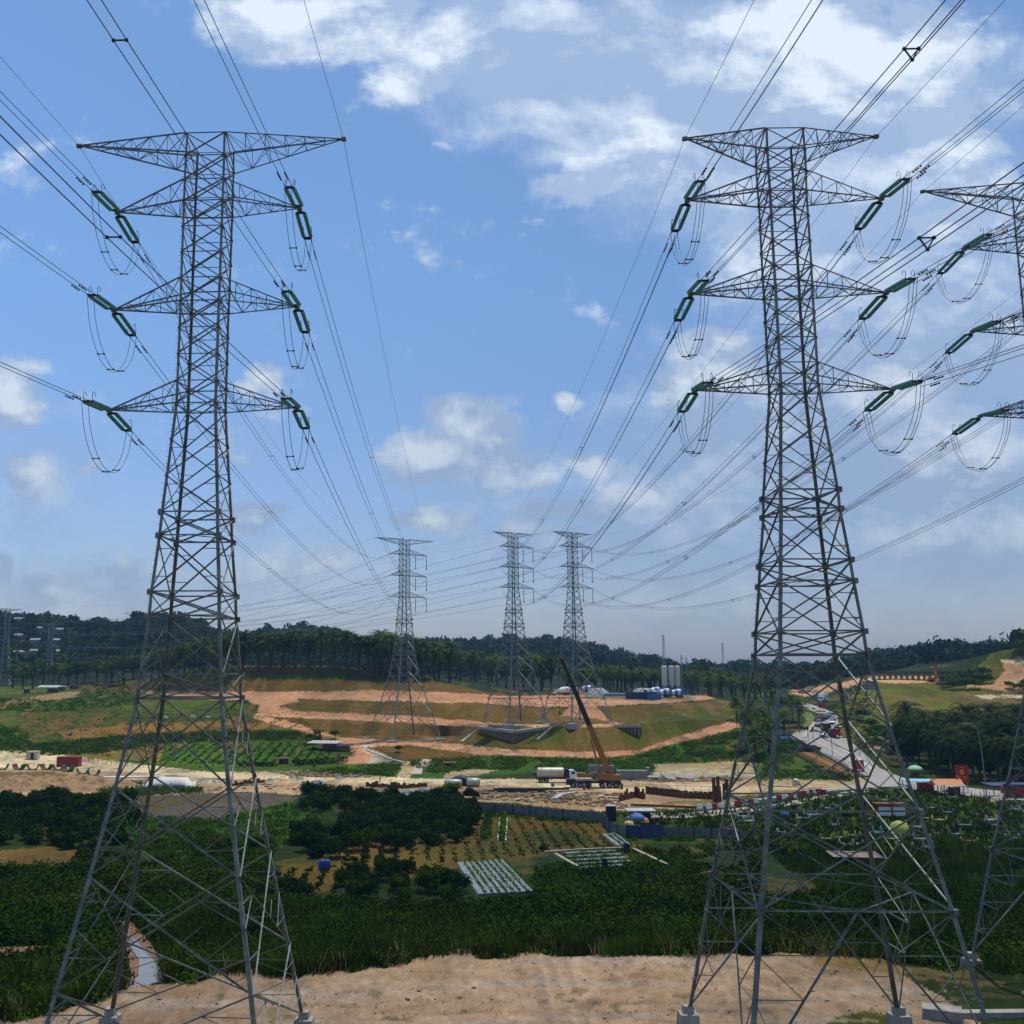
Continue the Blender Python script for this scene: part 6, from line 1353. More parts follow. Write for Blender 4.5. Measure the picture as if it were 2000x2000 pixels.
# plastic-mulched vegetable beds
M_MULCH = mat('silver_mulch_film', (.18, .21, .225), .5, 0, .35, 3, dirt=(.06, .08, .02), dirt_amt=.85)
def bed(label, a, c, w, group):
    A, C = P(*a), P(*c); d = (C - A).normalized(); n = Vector((-d.y, d.x, 0)); t = thing('vegetable_bed', label, 'vegetable bed', A, 0, group); L_ = (C - A).length; r = []
    for i in range(9): q = (C - A) * i / 8; ww = w * random.uniform(.42, .5); r.append([q - n * ww, q - n * ww * .8 + Vector((0, 0, .28)), q + n * ww * .8 + Vector((0, 0, .28)), q + n * ww])
    MB().loft(r).build('mulch_film', M_MULCH, t)
    rng = np.random.default_rng(int(abs(A.x * 10))); k = int(L_ * 26); C0 = np.array([tuple((C - A) * float(f)) for f in rng.uniform(0, 1, k)]); C0[:, :2] += rng.normal(0, w * .11, (k, 2)) + np.array([n.x, n.y]) * w * .5; C0[:, 2] += rng.uniform(.1, .5, k); N0 = rng.normal(size=(k, 3)); N0[:, 2] += 1; N0 /= np.linalg.norm(N0, axis=1)[:, None]
    V, F = quads_from(C0, N0, .12, .7, rng); link(mesh_of('seedlings', V, F, M_BUSH), 'seedlings', t)
names9 = ['leftmost', 'second', 'third', 'fourth', 'fifth', 'sixth', 'seventh', 'rightmost']
for i in range(8):
    f = i / 7; bed(f'{names9[i]} long bed of the front silver-mulched vegetable plot', (868 + 75 * f, 1630 - 5 * f), (908 + 92 * f, 1690 - 5 * f), 1.15, 'beds of the front mulched plot')
rows = ['back', 'second from the back', 'middle', 'second from the front', 'front']
for i in range(5):
    f = i / 4; bed(f'{rows[i]} bed of the silver-mulched plot inside the low wall', (1066 + 20 * f, 1612 + 28 * f), (1160 + 38 * f, 1607 + 26 * f), 1.3, 'beds inside the low-walled plot')
for i in range(3): bed(f'{["left", "middle", "right"][i]} short silver bed below the blue hoarding', (1140 + 9 * i, 1576 - i), (1168 + 9 * i, 1598 - i), 1.0, 'short beds below the hoarding')
def lowwall(label, pts, m=M_WOOD, w=.25, h=.45): return strip_thing('plot_border', label, 'low wall', [q for q in dense(pts, 4)], w, h, m)
M_PALEW = mat('pale_earth_bund', (.34, .27, .17), .95, 0, .2, 1)
lowwall('pale low border along the back of the walled plot', [(1028, 1612), (1090, 1608), (1180, 1604)], M_PALEW, .5, .5)
lowwall('pale low border down the right side of the walled plot', [(1195, 1606), (1258, 1636)], M_PALEW, .5, .5)
lowwall('pale low border at the left front of the walled plot', [(1048, 1616), (1090, 1640)], M_PALEW, .5, .5)
lowwall('pale log-like border crossing the dark reeds right of the left pylon', [(545, 1756), (610, 1752), (685, 1748)], M_PALEW, .3, .4)
tag(MB().box((0, 0, .6), (.7, .7, 1.2)).box((0, 0, 1.25), (.5, .5, .12)).build('water_butt', M_BLACK, None, False, P(1141, 1637)), 'black water butt in the middle of the walled plot', 'water butt')
tag(MB().box((0, 0, .7), (.8, .8, 1.4)).box((0, 0, 1.45), (.6, .6, .12)).build('water_butt', M_BLACK, None, False, P(1182, 1610)), 'dark water butt at the back corner of the walled plot', 'water butt')
for x, lb in ((607, 'left blue plastic barrel between the shrub plantings'), (617, 'right blue plastic barrel between the shrub plantings')):
    tag(MB().lathe([(.42, 0), (.5, .3), (.5, 1.1), (.42, 1.35), (.2, 1.4)], (0, 0, 0), 14).build('plastic_barrel', mat('blue_barrel', (.02, .06, .22), .4, 0, .1, 2), None, True, P(x, 1641)), lb, 'barrel')
# hoarding
M_HOG = mat('grey_hoarding_sheet', (.13, .135, .13), .7, .1, .3, 1.5, dirt=(.10, .08, .05), dirt_amt=.6); M_HOB = mat('dark_blue_hoarding_sheet', (.03, .05, .12), .6, 0, .2, 1.5)
def hoarding(label, pts, h, m, step=3.4):
    W = [P(x, y) for x, y in pts]; o = W[0]; t = thing('hoarding', label, 'fence', o)
    for i in range(len(W) - 1):
        a, c = W[i] - o, W[i + 1] - o; L_ = (c - a).length; d = (c - a).normalized(); n = Vector((d.y, -d.x, 0)).normalized(); k = max(1, round(L_ / step))
        for j in range(k):
            p, q = a + d * (L_ * j / k), a + d * (L_ * (j + 1) / k - .06); hh = h * random.uniform(.9, 1.03); b = MB(); nn = 14
            pr = [p + (q - p) * x / nn + n * (.05 if x % 2 else 0) for x in range(nn + 1)]; pr += [x_ + n * -.03 for x_ in pr[::-1]]
            b.loft([[v + Vector((0, 0, z)) for v in pr] for z in (-.1, hh)]); b.build('panel', m, t)
            MB().bar(p - n * -.1, p - n * -.1 + Vector((0, 0, h * 1.08)), .1).build('post', M_BLACK, t)
hoarding('long grey corrugated hoarding behind the yellowish field', [(905, 1532), (1000, 1540), (1062, 1547), (1136, 1552)], 1.9, M_HOG)
hoarding('grey hoarding turning the corner towards the camera', [(1138, 1556), (1150, 1570), (1182, 1582)], 2.0, M_HOG)
hoarding('dark blue hoarding between the field and the cemetery', [(1182, 1580), (1210, 1582), (1252, 1582)], 2.2, M_HOB)
hoarding('faded grey-blue hoarding partly hidden by cemetery grass', [(1252, 1580), (1310, 1580), (1410, 1586)], 1.7, M_HOG)
# umbrellas and stall by the hoarding
def umbrella(label, px, py, r, m, h=2.2):
    t = thing('parasol', label, 'umbrella', P(px, py)); MB().tube([(0, 0, 0), (0, 0, h + .4)], .04, 5).build('pole', M_STEELFAR, t)
    MB().lathe([(r, h - .5), (r * .85, h - .1), (r * .5, h + .25), (.05, h + .45)], (0, 0, 0), 8).build('canopy', m, t)
umbrella('blue parasol by the corner of the hoarding', 1202, 1562, 1.5, M_BLUE); umbrella('faded orange-brown parasol beside the blue one', 1215, 1562, 1.0, mat('orange_cloth', (.42, .2, .06), .7, 0, .1, 2), 1.5)
shed('pale-roofed stall behind the blue parasol', 1208, 1552, 4.2, 2.4, 2.2, 0, M_ROOF, M_BLACK, 'market_stall', True, .1, 'stall')
tag(MB().lathe([(.05, 0), (.75, .2), (.9, .8), (.75, 1.4), (.05, 1.6)], (0, 0, 0), 14).build('water_tank', mat('peach_plastic', (.55, .38, .22), .5, 0, .1, 2), None, True, P(1187, 1566)), 'round peach-coloured water tank left of the blue parasol', 'water tank')
# ------------------------------------------------------------------ road side: vehicles, signs, barriers, cemetery
def pz(zx, zy): return ((1450 + zx * .20704) / Q, (1300 + zy * .20704) / Q)
CARP = {}
def car(label, zx, zy, colour, rz_, kind='car', s=1.0, group='vehicles queuing on the highway'):
    x, y = pz(zx, zy); rz = rz_ - R(20); m = mat('car_paint_' + colour[0], colour[1], .3, .1, .03, 1, spec=.6); t = thing('parked_car' if kind == 'parked' else 'car', label, 'car', P(x, y, .13), rz, group)
    hb = .95 if kind != 'suv' else 1.1; hr = 1.45 if kind != 'suv' else 1.8
    b = MB(); prof = [(-2.15, .35, .8), (-2.0, .3, .92), (-1.1, .25, hb + .02), (.4, .25, hb + .02), (1.6, .25, hb - .02), (2.05, .28, .8), (2.2, .35, .65)]
    b.loft([[(q, x_, z) for x_, z in ((-.82, z0), (.82, z0), (.86, (z0 + z1) / 2), (.78, z1), (-.78, z1), (-.86, (z0 + z1) / 2))] for q, z0, z1 in prof])
    b.v = [(v[1], v[0], v[2]) for v in b.v]; b.build('body', m, t)
    g = MB(); g.loft([[(x_, q, z) for x_, z in ((-.74, hb), (.74, hb), (.62, h), (-.62, h))] for q, h in ((-1.75, hb + .05), (-1.05, hr - .03), (.35, hr - .03), (1.05, hb + .05))]); gl = g.build('windows', M_GLASS, t)
    MB().loft([[(x_, q, z) for x_, z in ((-.6, hr - .04), (.6, hr - .04), (.55, hr), (-.55, hr))] for q in (-1.05, .35)]).build('roof', m, t)
    for yy in (-1.35, 1.35):
        for xx in (-.78, .78): MB().lathe([(.18, -.1), (.31, -.09), (.31, .09), (.18, .1)], (xx, yy, .31), 10, Matrix.Rotation(R(90), 3, 'Y')).build('wheel', M_RUBBER, t)
    for xx in (-.55, .55): MB().box((xx, -2.17, .66), (.3, .06, .14)).build('tail_light' if False else 'headlight', M_PAINT_W, t)
    if s != 1: t.scale = (s, s, s)
    return t
WH = ('white', (.7, .7, .7)); SI = ('silver', (.45, .46, .47)); BK = ('black', (.02, .02, .022)); RD = ('maroon', (.2, .02, .02)); BL = ('blue', (.04, .10, .3)); DB = ('dark_blue', (.02, .03, .08))
car('silver car furthest up in the queue round the bend', 842, 462, SI, R(-12)); car('grey car just behind the furthest silver car', 818, 484, ('grey', (.25, .25, .26)), R(-10))
car('dark blue car left of the paired cars in mid queue', 792, 505, DB, R(-12)); car('blue car at the right side of mid queue', 856, 518, BL, R(-4))
car('white and blue car in the right lane below the blue one', 846, 552, WH, R(-2)); car('dark car hugging the right kerb above the lorry', 896, 600, DB, R(8))
car('white car waiting left of the yellow bus, above it', 728, 566, WH, R(-25), 'suv'); car('dark maroon car at the left end of mid queue', 720, 530, RD, R(-25), 'suv'); car('black car beside the maroon one in mid queue', 750, 524, BK, R(-22), 'suv')
car('white car directly in front of the yellow bus', 764, 672, WH, R(12)); car('black car turning beside the railing', 592, 806, BK, R(-64), 'suv'); car('maroon car following the black one beside the railing', 672, 800, RD, R(-60))
car('white car on the far straight of the highway', 645, 244, WH, R(-20), 'suv', 1.2); car('pale car far away near the end of the highway', 602, 262, SI, R(-20), 'car', 1.2); car('dark car far away on the highway straight', 560, 268, BK, R(-20), 'car', 1.2)
car('small silver car behind the red sign near the bend', 700, 262, SI, R(-20), 'car', 1.1)
def lorry(label, zx, zy, rz, cm, bm, L_=6, h=3.0, cat='lorry', name='lorry', win=False):
    x, y = pz(zx, zy); t = thing(name, label, cat, P(x, y, .13), rz - R(22), None)
    if win:
        MB().loft([[(a, q, z) for a, z in ((-1.2, .4), (1.2, .4), (1.25, h * .6), (1.1, h), (-1.1, h), (-1.25, h * .6))] for q in (-L_ / 2, L_ / 2)]).build('body', bm, t)
        MB().box((0, -L_ / 2 - .03, h * .56), (2.1, .06, h * .42)).build('windscreen', M_GLASS, t)
        for s in (-1, 1): MB().box((s * 1.22, 0, h * .62), (.05, L_ * .9, h * .25)).build('side_window', M_GLASS, t)
        MB().box((0, 0, h + .03), (2.1, L_ - .3, .08)).build('roof', M_YELL, t)
    else:
        MB().box((0, .8, 1.0 + (h - 1) / 2), (2.4, L_ - 2.2, h - 1)).build('cargo_box', bm, t)
        c = MB().loft([[(a, q, z) for a, z in ((-1.1, .5), (1.1, .5), (1.0, hh), (-1.0, hh))] for q, hh in ((-L_ / 2 - .1, 1.6), (-L_ / 2 + .2, 2.4), (-L_ / 2 + 1.5, 2.4))]).build('cab', cm, t)
        MB().box((0, -L_ / 2 + .02, 1.95), (1.9, .1, .65)).build('windscreen', M_GLASS, c); MB().box((0, 0, .8), (1.0, L_, .25)).build('chassis', M_BLACK, t)
    for yy in (-L_ / 2 + 1, L_ / 2 - 1.2):
        for xx in (-1.0, 1.0): MB().lathe([(.25, -.14), (.48, -.13), (.48, .13), (.25, .14)], (xx, yy, .48), 10, Matrix.Rotation(R(90), 3, 'Y')).build('wheel', M_RUBBER, t)
lorry('yellow-roofed bus in the middle of the highway queue', 790, 638, R(8), M_YELL, M_BLACK, 7, 3.0, 'bus', 'bus', True)
lorry('small red and orange lorry right of the bus', 866, 672, R(20), M_PAINT_R, M_ORANGE, 5, 2.4)
lorry('white lorry at the start of the bend by the red panel', 762, 352, R(-15), M_PAINT_W, M_PAINT_W, 8, 3.6)
# signs
def text_part(s, size, loc, m, parent, name='lettering', rx=90):
    cu = bpy.data.curves.new(name, 'FONT'); cu.body = s; cu.size = size; cu.align_x = 'CENTER'; cu.align_y = 'CENTER'; cu.extrude = .01
    tmp = bpy.data.objects.new(name + '_tmp', cu); COL.objects.link(tmp); dg = bpy.context.evaluated_depsgraph_get(); me = bpy.data.meshes.new_from_object(tmp.evaluated_get(dg)); bpy.data.objects.remove(tmp); me.name = name
    me.materials.clear(); me.materials.append(m); o = link(me, name, parent, loc); o.rotation_euler = (R(rx), 0, 0); return o
M_SYEL = mat('sign_yellow_lettering', (.65, .42, .05), .5, 0, .03, 1); M_SWHT = mat('sign_white_lettering', (.75, .72, .68), .5, 0, .03, 1)
def signboard(label, px, pyb, w, h, clear, m, rz=0, marks='lines', posts=2):
    t = thing('road_sign', label, 'road sign', P(px, pyb), rz - R(20))
    for s in ((-.35, .35) if posts == 2 else (0,)): MB().bar((w * s, .08, -.2), (w * s, .08, clear + h * .9), .14).build('post', M_STEELFAR, t)
    MB().box((0, 0, clear + h / 2), (w, .08, h)).build('panel', m, t)
    if marks == 'diamond':
        z = clear + h * .6; r = w * .17
        b = MB()
        for k in range(4):
            a, c = R(90 * k), R(90 * k + 90); b.bar((r * math.cos(a), -.06, z + r * math.sin(a) * 1.15), (r * math.cos(c), -.06, z + r * math.sin(c) * 1.15), .16, .16)
        b.build('diamond_symbol', M_SYEL, t); MB().box((0, -.06, z), (.22, .04, r * 1.1)).build('symbol_bar', M_SYEL, t)
        MB().box((0, -.06, clear + h * .85), (w * .3, .03, .12)).build('text_line', M_SYEL, t)
        for k, (x_, z_, ww) in enumerate(((-.2, .34, .22), (.18, .34, .24), (-.18, .22, .3), (.2, .24, .18), (-.06, .12, .12))): MB().box((w * x_, -.06, clear + h * z_), (w * ww, .03, .10)).build('text_line', M_SYEL, t)
    elif marks == 'figures':
        for i, s in enumerate(('-', '1 -', '1 7 -', '1 1 -')): text_part(s, h * .17, (w * .08, -.06, clear + h * (.86 - .155 * i)), M_SYEL, t)
        for i in range(3): MB().box((-w * .28 + w * .26 * i, -.06, clear + h * .16), (w * .16, .03, h * .16)).build('text_block', M_SWHT, t)
    elif marks == 'blue':
        for z_ in (.68, .4): MB().box((0, -.06, clear + h * z_), (w * .7, .03, h * .12)).build('text_line', M_SWHT, t)
        MB().box((0, -.05, clear + h * .5), (w * .96, .03, .05)).build('border_line', M_SWHT, t)
    return t
signboard('tall crimson roadside board with a yellow diamond symbol, before the dark grove', 1818, 1496, 2.7, 3.9, 2.2, M_SIGN_R, R(4), 'diamond')
signboard('crimson notice board with figures beside the road junction', 1621, 1466, 2.6, 2.9, 1.3, M_SIGN_R, 0, 'figures')
x, y = pz(398, 745); signboard('blue direction board at the left verge of the slip road', x, y, 3.3, 1.7, 1.2, M_BLUE, 0, 'blue')
x, y = pz(1100, 705); signboard('small blue board on the right verge half hidden by trees', x, y, 1.8, 1.3, 1.4, M_BLUE, 0, 'blue')
x, y = pz(1222, 300); signboard('pale grey board standing on the green slope', x, y, 4.6, 3.4, 3.0, M_STEELFAR, 0, '')
x, y = pz(1160, 500); signboard('low pale board at the foot of the green slope', x, y, 4.0, 1.5, .8, M_PAINT_W, 0, '')
x, y = pz(745, 420); signboard('small red panel at the bend of the highway', x, y, 1.8, 2.2, .8, M_PAINT_R, 0, '')
def lamp(label, px, pyb, pyt, arm, name='street_lamp'):
    q = P(px, pyb); h = height_px(px, pyt, q.y) - q.z; t = thing(name, label, 'street lamp', q)
    pts = [(0, 0, -.2), (-.02 * h, 0, h * .6), (-.045 * h, 0, h * .88)] + [(-.045 * h + arm * (1 - math.cos(a)), 0, h * .88 + h * .12 * math.sin(a)) for a in (.5, 1.0, 1.5)] + [(-.045 * h + arm * 2.1, 0, h * .995)]
    MB().tube(pts, [.13, .11, .09, .08, .07, .06, .05], 8).build('pole', M_STEELFAR, t); MB().box((-.045 * h + arm * 2.3, 0, h * .99), (.9, .3, .14)).build('lamp_head', M_STEELFAR, t)
lamp('tall curved street lamp in front of the dark grove', 1862, 1504, 1365, -1.6)
lamp('street lamp with its arm to the right, left of the highway', pz(450, 640)[0], pz(450, 640)[1], pz(450, 470)[1], .9); lamp('curved street lamp partly hidden by the right pylon leg', pz(540, 640)[0], pz(510, 640)[1], pz(510, 400)[1], -1.0)
def tlight(label, zx, zyb, zyt):
    x, y = pz(zx, zyb); q = P(x, y, .1); h = height_px(x, pz(zx, zyt)[1], q.y) - q.z; t = thing('traffic_light', label, 'traffic light', q)
    MB().tube([(0, 0, -.2), (0, 0, h)], .09, 6).build('pole', M_BLACK, t); hd = MB().box((0, -.12, h - .5), (.45, .3, 1.25)).build('signal_head', M_BLACK, t)
    for k, m in enumerate((M_PAINT_R, M_YELL, M_GREENP)): MB().lathe([(.13, -.02), (.13, .02)], (0, -.29, h - .12 - .38 * k), 10, Matrix.Rotation(R(90), 3, 'X')).build('signal_lens', m, hd)
tlight('traffic light on a black pole at the median tip', 622, 720, 575); tlight('traffic light right of the one on the median tip', 668, 690, 580); tlight('taller traffic light on the near side of the junction', 850, 850, 620); tlight('traffic light on the right kerb of the junction', 1108, 850, 700)
# bridge railing beside the road
RAIL = [pz(*a) for a in ((240, 700), (400, 760), (560, 840), (700, 900), (850, 985), (1000, 1050))]
def twin_fence():
    postfence('row of tall thin black railing posts beside the slip road', [pz(*a) for a in ((250, 750), (400, 815), (560, 880), (700, 950), (850, 1030), (960, 1075))], 60, 2.1, M_BLACK, 'bridge_railing', True, 'railing', .12)
    postfence('second row of black railing posts nearer the asphalt', [pz(*a) for a in ((440, 735), (560, 785), (700, 850), (850, 920), (1000, 1000))], 50, 1.9, M_BLACK, 'bridge_railing', True, 'railing', .11)
twin_fence()
# water-filled barriers
def barrier_proto():
    t = thing('traffic_barrier', 'barrier', 'traffic barrier'); MB().loft([[(x, y, z) for x, y in ((-w, -d), (w, -d), (w, d), (-w, d))] for w, d, z in ((.55, .28, 0), (.55, .28, .25), (.5, .17, .45), (.48, .12, .95))]).build('body', M_PAINT_W, t); return t
def z6(a, b): return ((1300 + a * .3623) / Q, (1300 + b * .3623) / Q)
BAR = [(185, 780, 'w'), (235, 777, 'w'), (265, 773, 'r'), (303, 770, 'w'), (342, 765, 'w'), (385, 760, 'r'), (398, 758, 'r'), (428, 756, 'w'), (445, 752, 'r'), (462, 750, 'r'), (486, 746, 'w'), (612, 726, 'r'), (640, 724, 'w'), (676, 720, 'r'), (692, 718, 'w'), (724, 706, 'r'), (744, 703, 'r'), (762, 700, 'w'), (782, 697, 'r'), (798, 695, 'w'), (814, 693, 'r'), (831, 690, 'w'), (850, 688, 'r')]
protos = {}
for a, b_, c in BAR:
    x, y = z6(a, b_); lb = {'w': 'white plastic barrier in the red and white row along the gravel road', 'r': 'red plastic barrier in the red and white row along the gravel road'}[c]
    if c not in protos:
        t = barrier_proto(); t.children[0].data.materials[0] = M_PAINT_W if c == 'w' else M_PAINT_R
        if c == 'r': t.children[0].data = t.children[0].data
        protos[c] = Kind(t)
    protos[c].place(P(x, y, .12), R(random.uniform(-12, 12)), lb, 'red and white barriers', 1.05)
drape('gravel_road', [(1180, 1536), (1290, 1534), (1390, 1526), (1470, 1516), (1560, 1500), (1640, 1488), (1640, 1494), (1560, 1508), (1470, 1524), (1390, 1536), (1290, 1544), (1180, 1544)], mat('pale_gravel_road', (.40, .36, .29), .95, 0, .2, .8, bump=.3), .09, 12)
# stalls, shelters, roadside huts on the right
def z7(a, b): return ((1600 + a * .20704) / Q, (1230 + b * .20704) / Q)
x, y = z7(955, 1520); shed('roadside stall with a pale blue canopy beside the highway', x, y, 6.5, 3, 2.2, -4, M_BLUEL, M_PAINT_R, 'roadside_stall', True, .2, 'stall')
x, y = z7(910, 1385); umbrella('pale green parasol over a stall at the edge of the grove', x, y, 1.9, mat('green_white_cloth', (.3, .5, .38), .7, 0, .1, 2), 2.4)
tag(MB().box((0, 0, .6), (1.8, 1, 1.2)).box((0, 0, 1.25), (2, 1.2, .1)).build('stall_counter', M_RUST, None, False, P(*z7(905, 1390))), 'brown stall counter beneath the pale green parasol', 'counter')
x, y = z7(1205, 1555); t = thing('grave_pavilion', 'open shelter with an orange tiled roof and finials beside the road', 'shelter', P(x, y))
for a in (-2.4, 0, 2.4):
    for b_ in (-1, 1): MB().bar((a, b_, -.2), (a, b_, 2.4), .16).build('post', M_RUST, t)
MB().loft([[(x_, y_, z) for y_, z in ((-1.8, 2.2), (1.8, 2.2), (0, 3.4))] for x_ in (-3.2, 3.2)]).build('roof', M_ORANGE, t)
for a in (-2.6, 2.6): MB().lathe([(.2, 3.2), (.22, 3.6), (.08, 3.9), (.16, 4.1), (.02, 4.5)], (a, 0, 0), 8).build('finial', M_ORANGE, t)
x, y = z7(1265, 1560); shed('grey-roofed open shelter right of the orange one', x, y, 3.6, 2.4, 2.0, 5, M_ROOF, M_WOOD, 'open_shelter', True, .3, 'shelter')
x, y = z7(1800, 1580); shed('dark blue roadside canopy with red goods at the right edge', x, y, 9, 4, 2.6, 0, mat('navy_canvas', (.03, .05, .13), .7, 0, .1, 2), M_PAINT_R, 'roadside_stall', True, .2, 'stall')
for a, b_, lb in ((1748, 1545, 'left red cabinet under the dark blue canopy'), (1800, 1570, 'right red cabinet under the dark blue canopy'), (38, 1555, 'red and white bollard box at the end of the barrier row')):
    tag(MB().box((0, 0, .7), (1.3, .8, 1.4)).box((0, 0, 1.43), (1.4, .9, .08)).build('red_cabinet', M_PAINT_R, None, False, P(*z7(a, b_))), lb, 'cabinet')
for a, b_, lb in ((1665, 1620, 'left pale sandbag heap by the roadside'), (1720, 1612, 'right pale sandbag heap by the roadside')): pile('sandbag_heap', lb, *z7(a, b_), 2.8, 1.8, .9, M_BEIGE, 'sandbags', seed=a)
# cemetery
GC = {'yellow': (.50, .44, .10), 'white': (.55, .55, .50), 'pale blue': (.24, .36, .42), 'pink': (.48, .26, .22), 'grey': (.26, .26, .24), 'blue': (.04, .09, .25)}
def grave_proto(cn):
    m = mat('grave_paint_' + cn.replace(' ', '_'), tuple(.72 * c for c in GC[cn]), .75, 0, .15, 2, dirt=(.10, .11, .06), dirt_amt=.6); t = thing('grave', '', 'grave')
    b = MB()
    for y in (-.55, .55): b.box((0, y, .2), (2.2, .16, .5))
    for x in (-1.02, 1.02): b.box((x, 0, .2), (.16, 1.1, .498))
    b.build('kerb', m, t); MB().box((0, 0, .3), (1.85, .9, .16)).build('slab', M_CONC, t)
    for x in (-1.05, 1.05): MB().lathe([(.14, .4), (.22, .6), (.2, .9), (.08, 1.05), (.14, 1.15), (.02, 1.3)], (x, 0, 0), 8).build('headstone', m, t)
    return t
GP = {}
ce = 'in the overgrown cemetery'
def z8(a, b): return ((1400 + a * .31056) / Q, (1540 + b * .31056) / Q)
GR = [(690, 130, 'pale blue'), (770, 115, 'pale blue'), (820, 160, 'yellow'), (545, 195, 'white'), (590, 175, 'white'), (430, 285, 'white'), (690, 325, 'yellow'), (775, 320, 'yellow'), (835, 305, 'yellow'), (860, 300, 'yellow'), (1120, 330, 'yellow'), (1180, 365, 'yellow'), (885, 355, 'pale blue'), (815, 362, 'white'), (1010, 290, 'pale blue'), (1240, 255, 'white'), (1390, 285, 'pink'), (1590, 335, 'yellow'), (1350, 130, 'grey'), (1320, 195, 'yellow'), (1400, 205, 'yellow'), (1450, 155, 'blue'), (1040, 85, 'yellow'), (985, 85, 'yellow'), (1730, 210, 'white'), (1745, 235, 'grey'), (200, 215, 'white'), (165, 185, 'white'), (1860, 320, 'white'), (1800, 430, 'pink'), (1330, 385, 'pale blue'), (90, 280, 'pink'), (60, 270, 'pink'), (560, 150, 'grey'), (1480, 60, 'grey'), (650, 170, 'pale blue'), (1560, 240, 'grey'), (1290, 330, 'grey'), (740, 240, 'grey'), (940, 200, 'grey'), (1640, 170, 'grey'), (1880, 140, 'white'), (470, 240, 'grey'), (1190, 430, 'grey'), (1500, 300, 'grey')]
for a, b_, cn in GR:
    if cn not in GP: GP[cn] = Kind(grave_proto(cn))
    GP[cn].place(P(*z8(a, b_)), R(random.uniform(-30, 30)), f'small {cn} painted grave {ce} among tall grass', f'{cn} graves in the cemetery', (random.uniform(.7, 1.2), random.uniform(.8, 1.2), random.uniform(.55, 1.15)))
for a, b_, r, m, lb in ((430, 185, .85, M_BLUE, 'round dark blue tank standing among the graves near the barriers'), (1150, 310, 1.7, mat('mossy_yellow', (.30, .32, .06), .7, 0, .15, 2), 'large round yellow-green disc tomb in the middle of the cemetery')):
    tag(MB().lathe([(r * .3, 0), (r * .92, .1 * r), (r, .7 * r), (r * .7, 1.4 * r), (r * .1, 1.65 * r)], (0, 0, 0), 16).build('domed_tomb', m, None, True, P(*z8(a, b_))), lb, 'tomb' if r > 1 else 'tank')
t = thing('grave_shelter', 'red-framed white grave shelter with a low roof, largest in the cemetery', 'shelter', P(*z8(1093, 178)), R(-3))
for i in (-1, 1): MB().box((i * 1.35, -.9, 1.1), (2.3, .1, 1.7)).build('white_panel', M_PAINT_W, t)
for a in (-2.65, 0, 2.65):
    for b_ in (-1, 1): MB().box((a, b_, 1.2), (.22, .22, 2.4)).build('post', M_PAINT_R, t)
for z in (.15, 2.1): MB().box((0, -1.05, z), (5.5, .12, .22)).build('frame_rail', M_PAINT_R, t)
MB().box((0, 0, 2.5), (6, 2.8, .14)).build('roof', M_RUST, t)
x, y = z8(870, 490); shed('low pavilion with a brown zinc roof in the cemetery foreground', x, y, 6, 3, 1.5, -6, mat('brown_zinc', (.20, .13, .10), .6, .2, .25, 1.5), M_BARK, 'grave_pavilion', True, .2, 'shelter')
t = thing('fallen_sheet', 'long blue tarpaulin strip lying in the cemetery grass', 'tarpaulin', P(*z8(650, 520))); a = P(*z8(525, 440)) - t.location; c = P(*z8(795, 570)) - t.location; r = []
for i in range(12): q = a + (c - a) * i / 11; r.append([q + Vector((0, y_, z_ + random.uniform(-.08, .08) + .5)) for y_, z_ in ((-1.2, 0), (1.2, .1), (1.2, .35), (-1.0, .3))])
MB().loft(r).build('sheet', mat('faded_blue_tarpaulin', (.05, .08, .20), .6, 0, .2, 1.5, dirt=(.1, .12, .14), dirt_amt=.4), t)
tag(MB().lathe([(.8, 0), (.9, .2), (.85, 1.2), (.5, 1.5), (.1, 1.6)], (0, 0, 0), 14).build('water_tank', M_BEIGE, None, True, P(*z6(703, 645))), 'pale round water tank on the verge beside the gravel road', 'water tank')
tag(MB().loft([[(x_, y_, z) for x_, y_ in ((-2, -1), (2, -1), (2, 1), (-2, 1))] for z in (1.5, 1.62)]).build('table_top', M_ROOF, None, False, P(*z6(890, 705))), 'low grey tabletop shelter at the end of the barriers', 'table')
for a, lb in ((1668, 'small red and white survey marker beside the highway verge'),): tag(MB().lathe([(.35, 0), (.3, .1), (.1, 1.3), (.05, 1.35)], (0, 0, 0), 10).build('traffic_cone', M_ORANGE, None, False, P(*pz(1345, 935))), 'orange cone marker beside the highway verge', 'cone')
# unfinished viaduct and piling rig on the right hillside
a, c = P(1652, 1282), P(1792, 1282); t = thing('unfinished_viaduct', 'long dark unfinished viaduct deck on short pale piers', 'viaduct', a); d = c - a; d.z = 0
MB().loft([[e + Vector((0, y_, z)) for y_, z in ((-3, 2.4), (3, 2.4), (3, 3.6), (-3, 3.6))] for e in (Vector((0, 0, 0)), d)]).build('deck', M_BARK, t)
for i in range(13): MB().box(tuple(d * (i + .5) / 13 + Vector((0, -1, .9))), (.8, 1.2, 3.0)).build('pier', M_CONC, t)
q = P(1765, 1286); h = height_px(1768, 1236, q.y) - q.z; t = thing('piling_rig', 'tall thin piling rig with an orange lower mast above the viaduct', 'piling rig', q)
MB().bar((0, 0, 0), (.5, 0, h * .45), .9).build('lower_mast', M_ORANGE, t); MB().bar((.5, 0, h * .45), (1.2, 0, h), .45).build('upper_mast', M_RUST, t); MB().box((-1.2, 0, 1), (3.4, 2.4, 1.6)).build('body', M_YELL, t)
for s in (-1.1, 1.1): MB().box((-1.0, s, .3), (4, .5, .6)).build('track', M_BLACK, t)
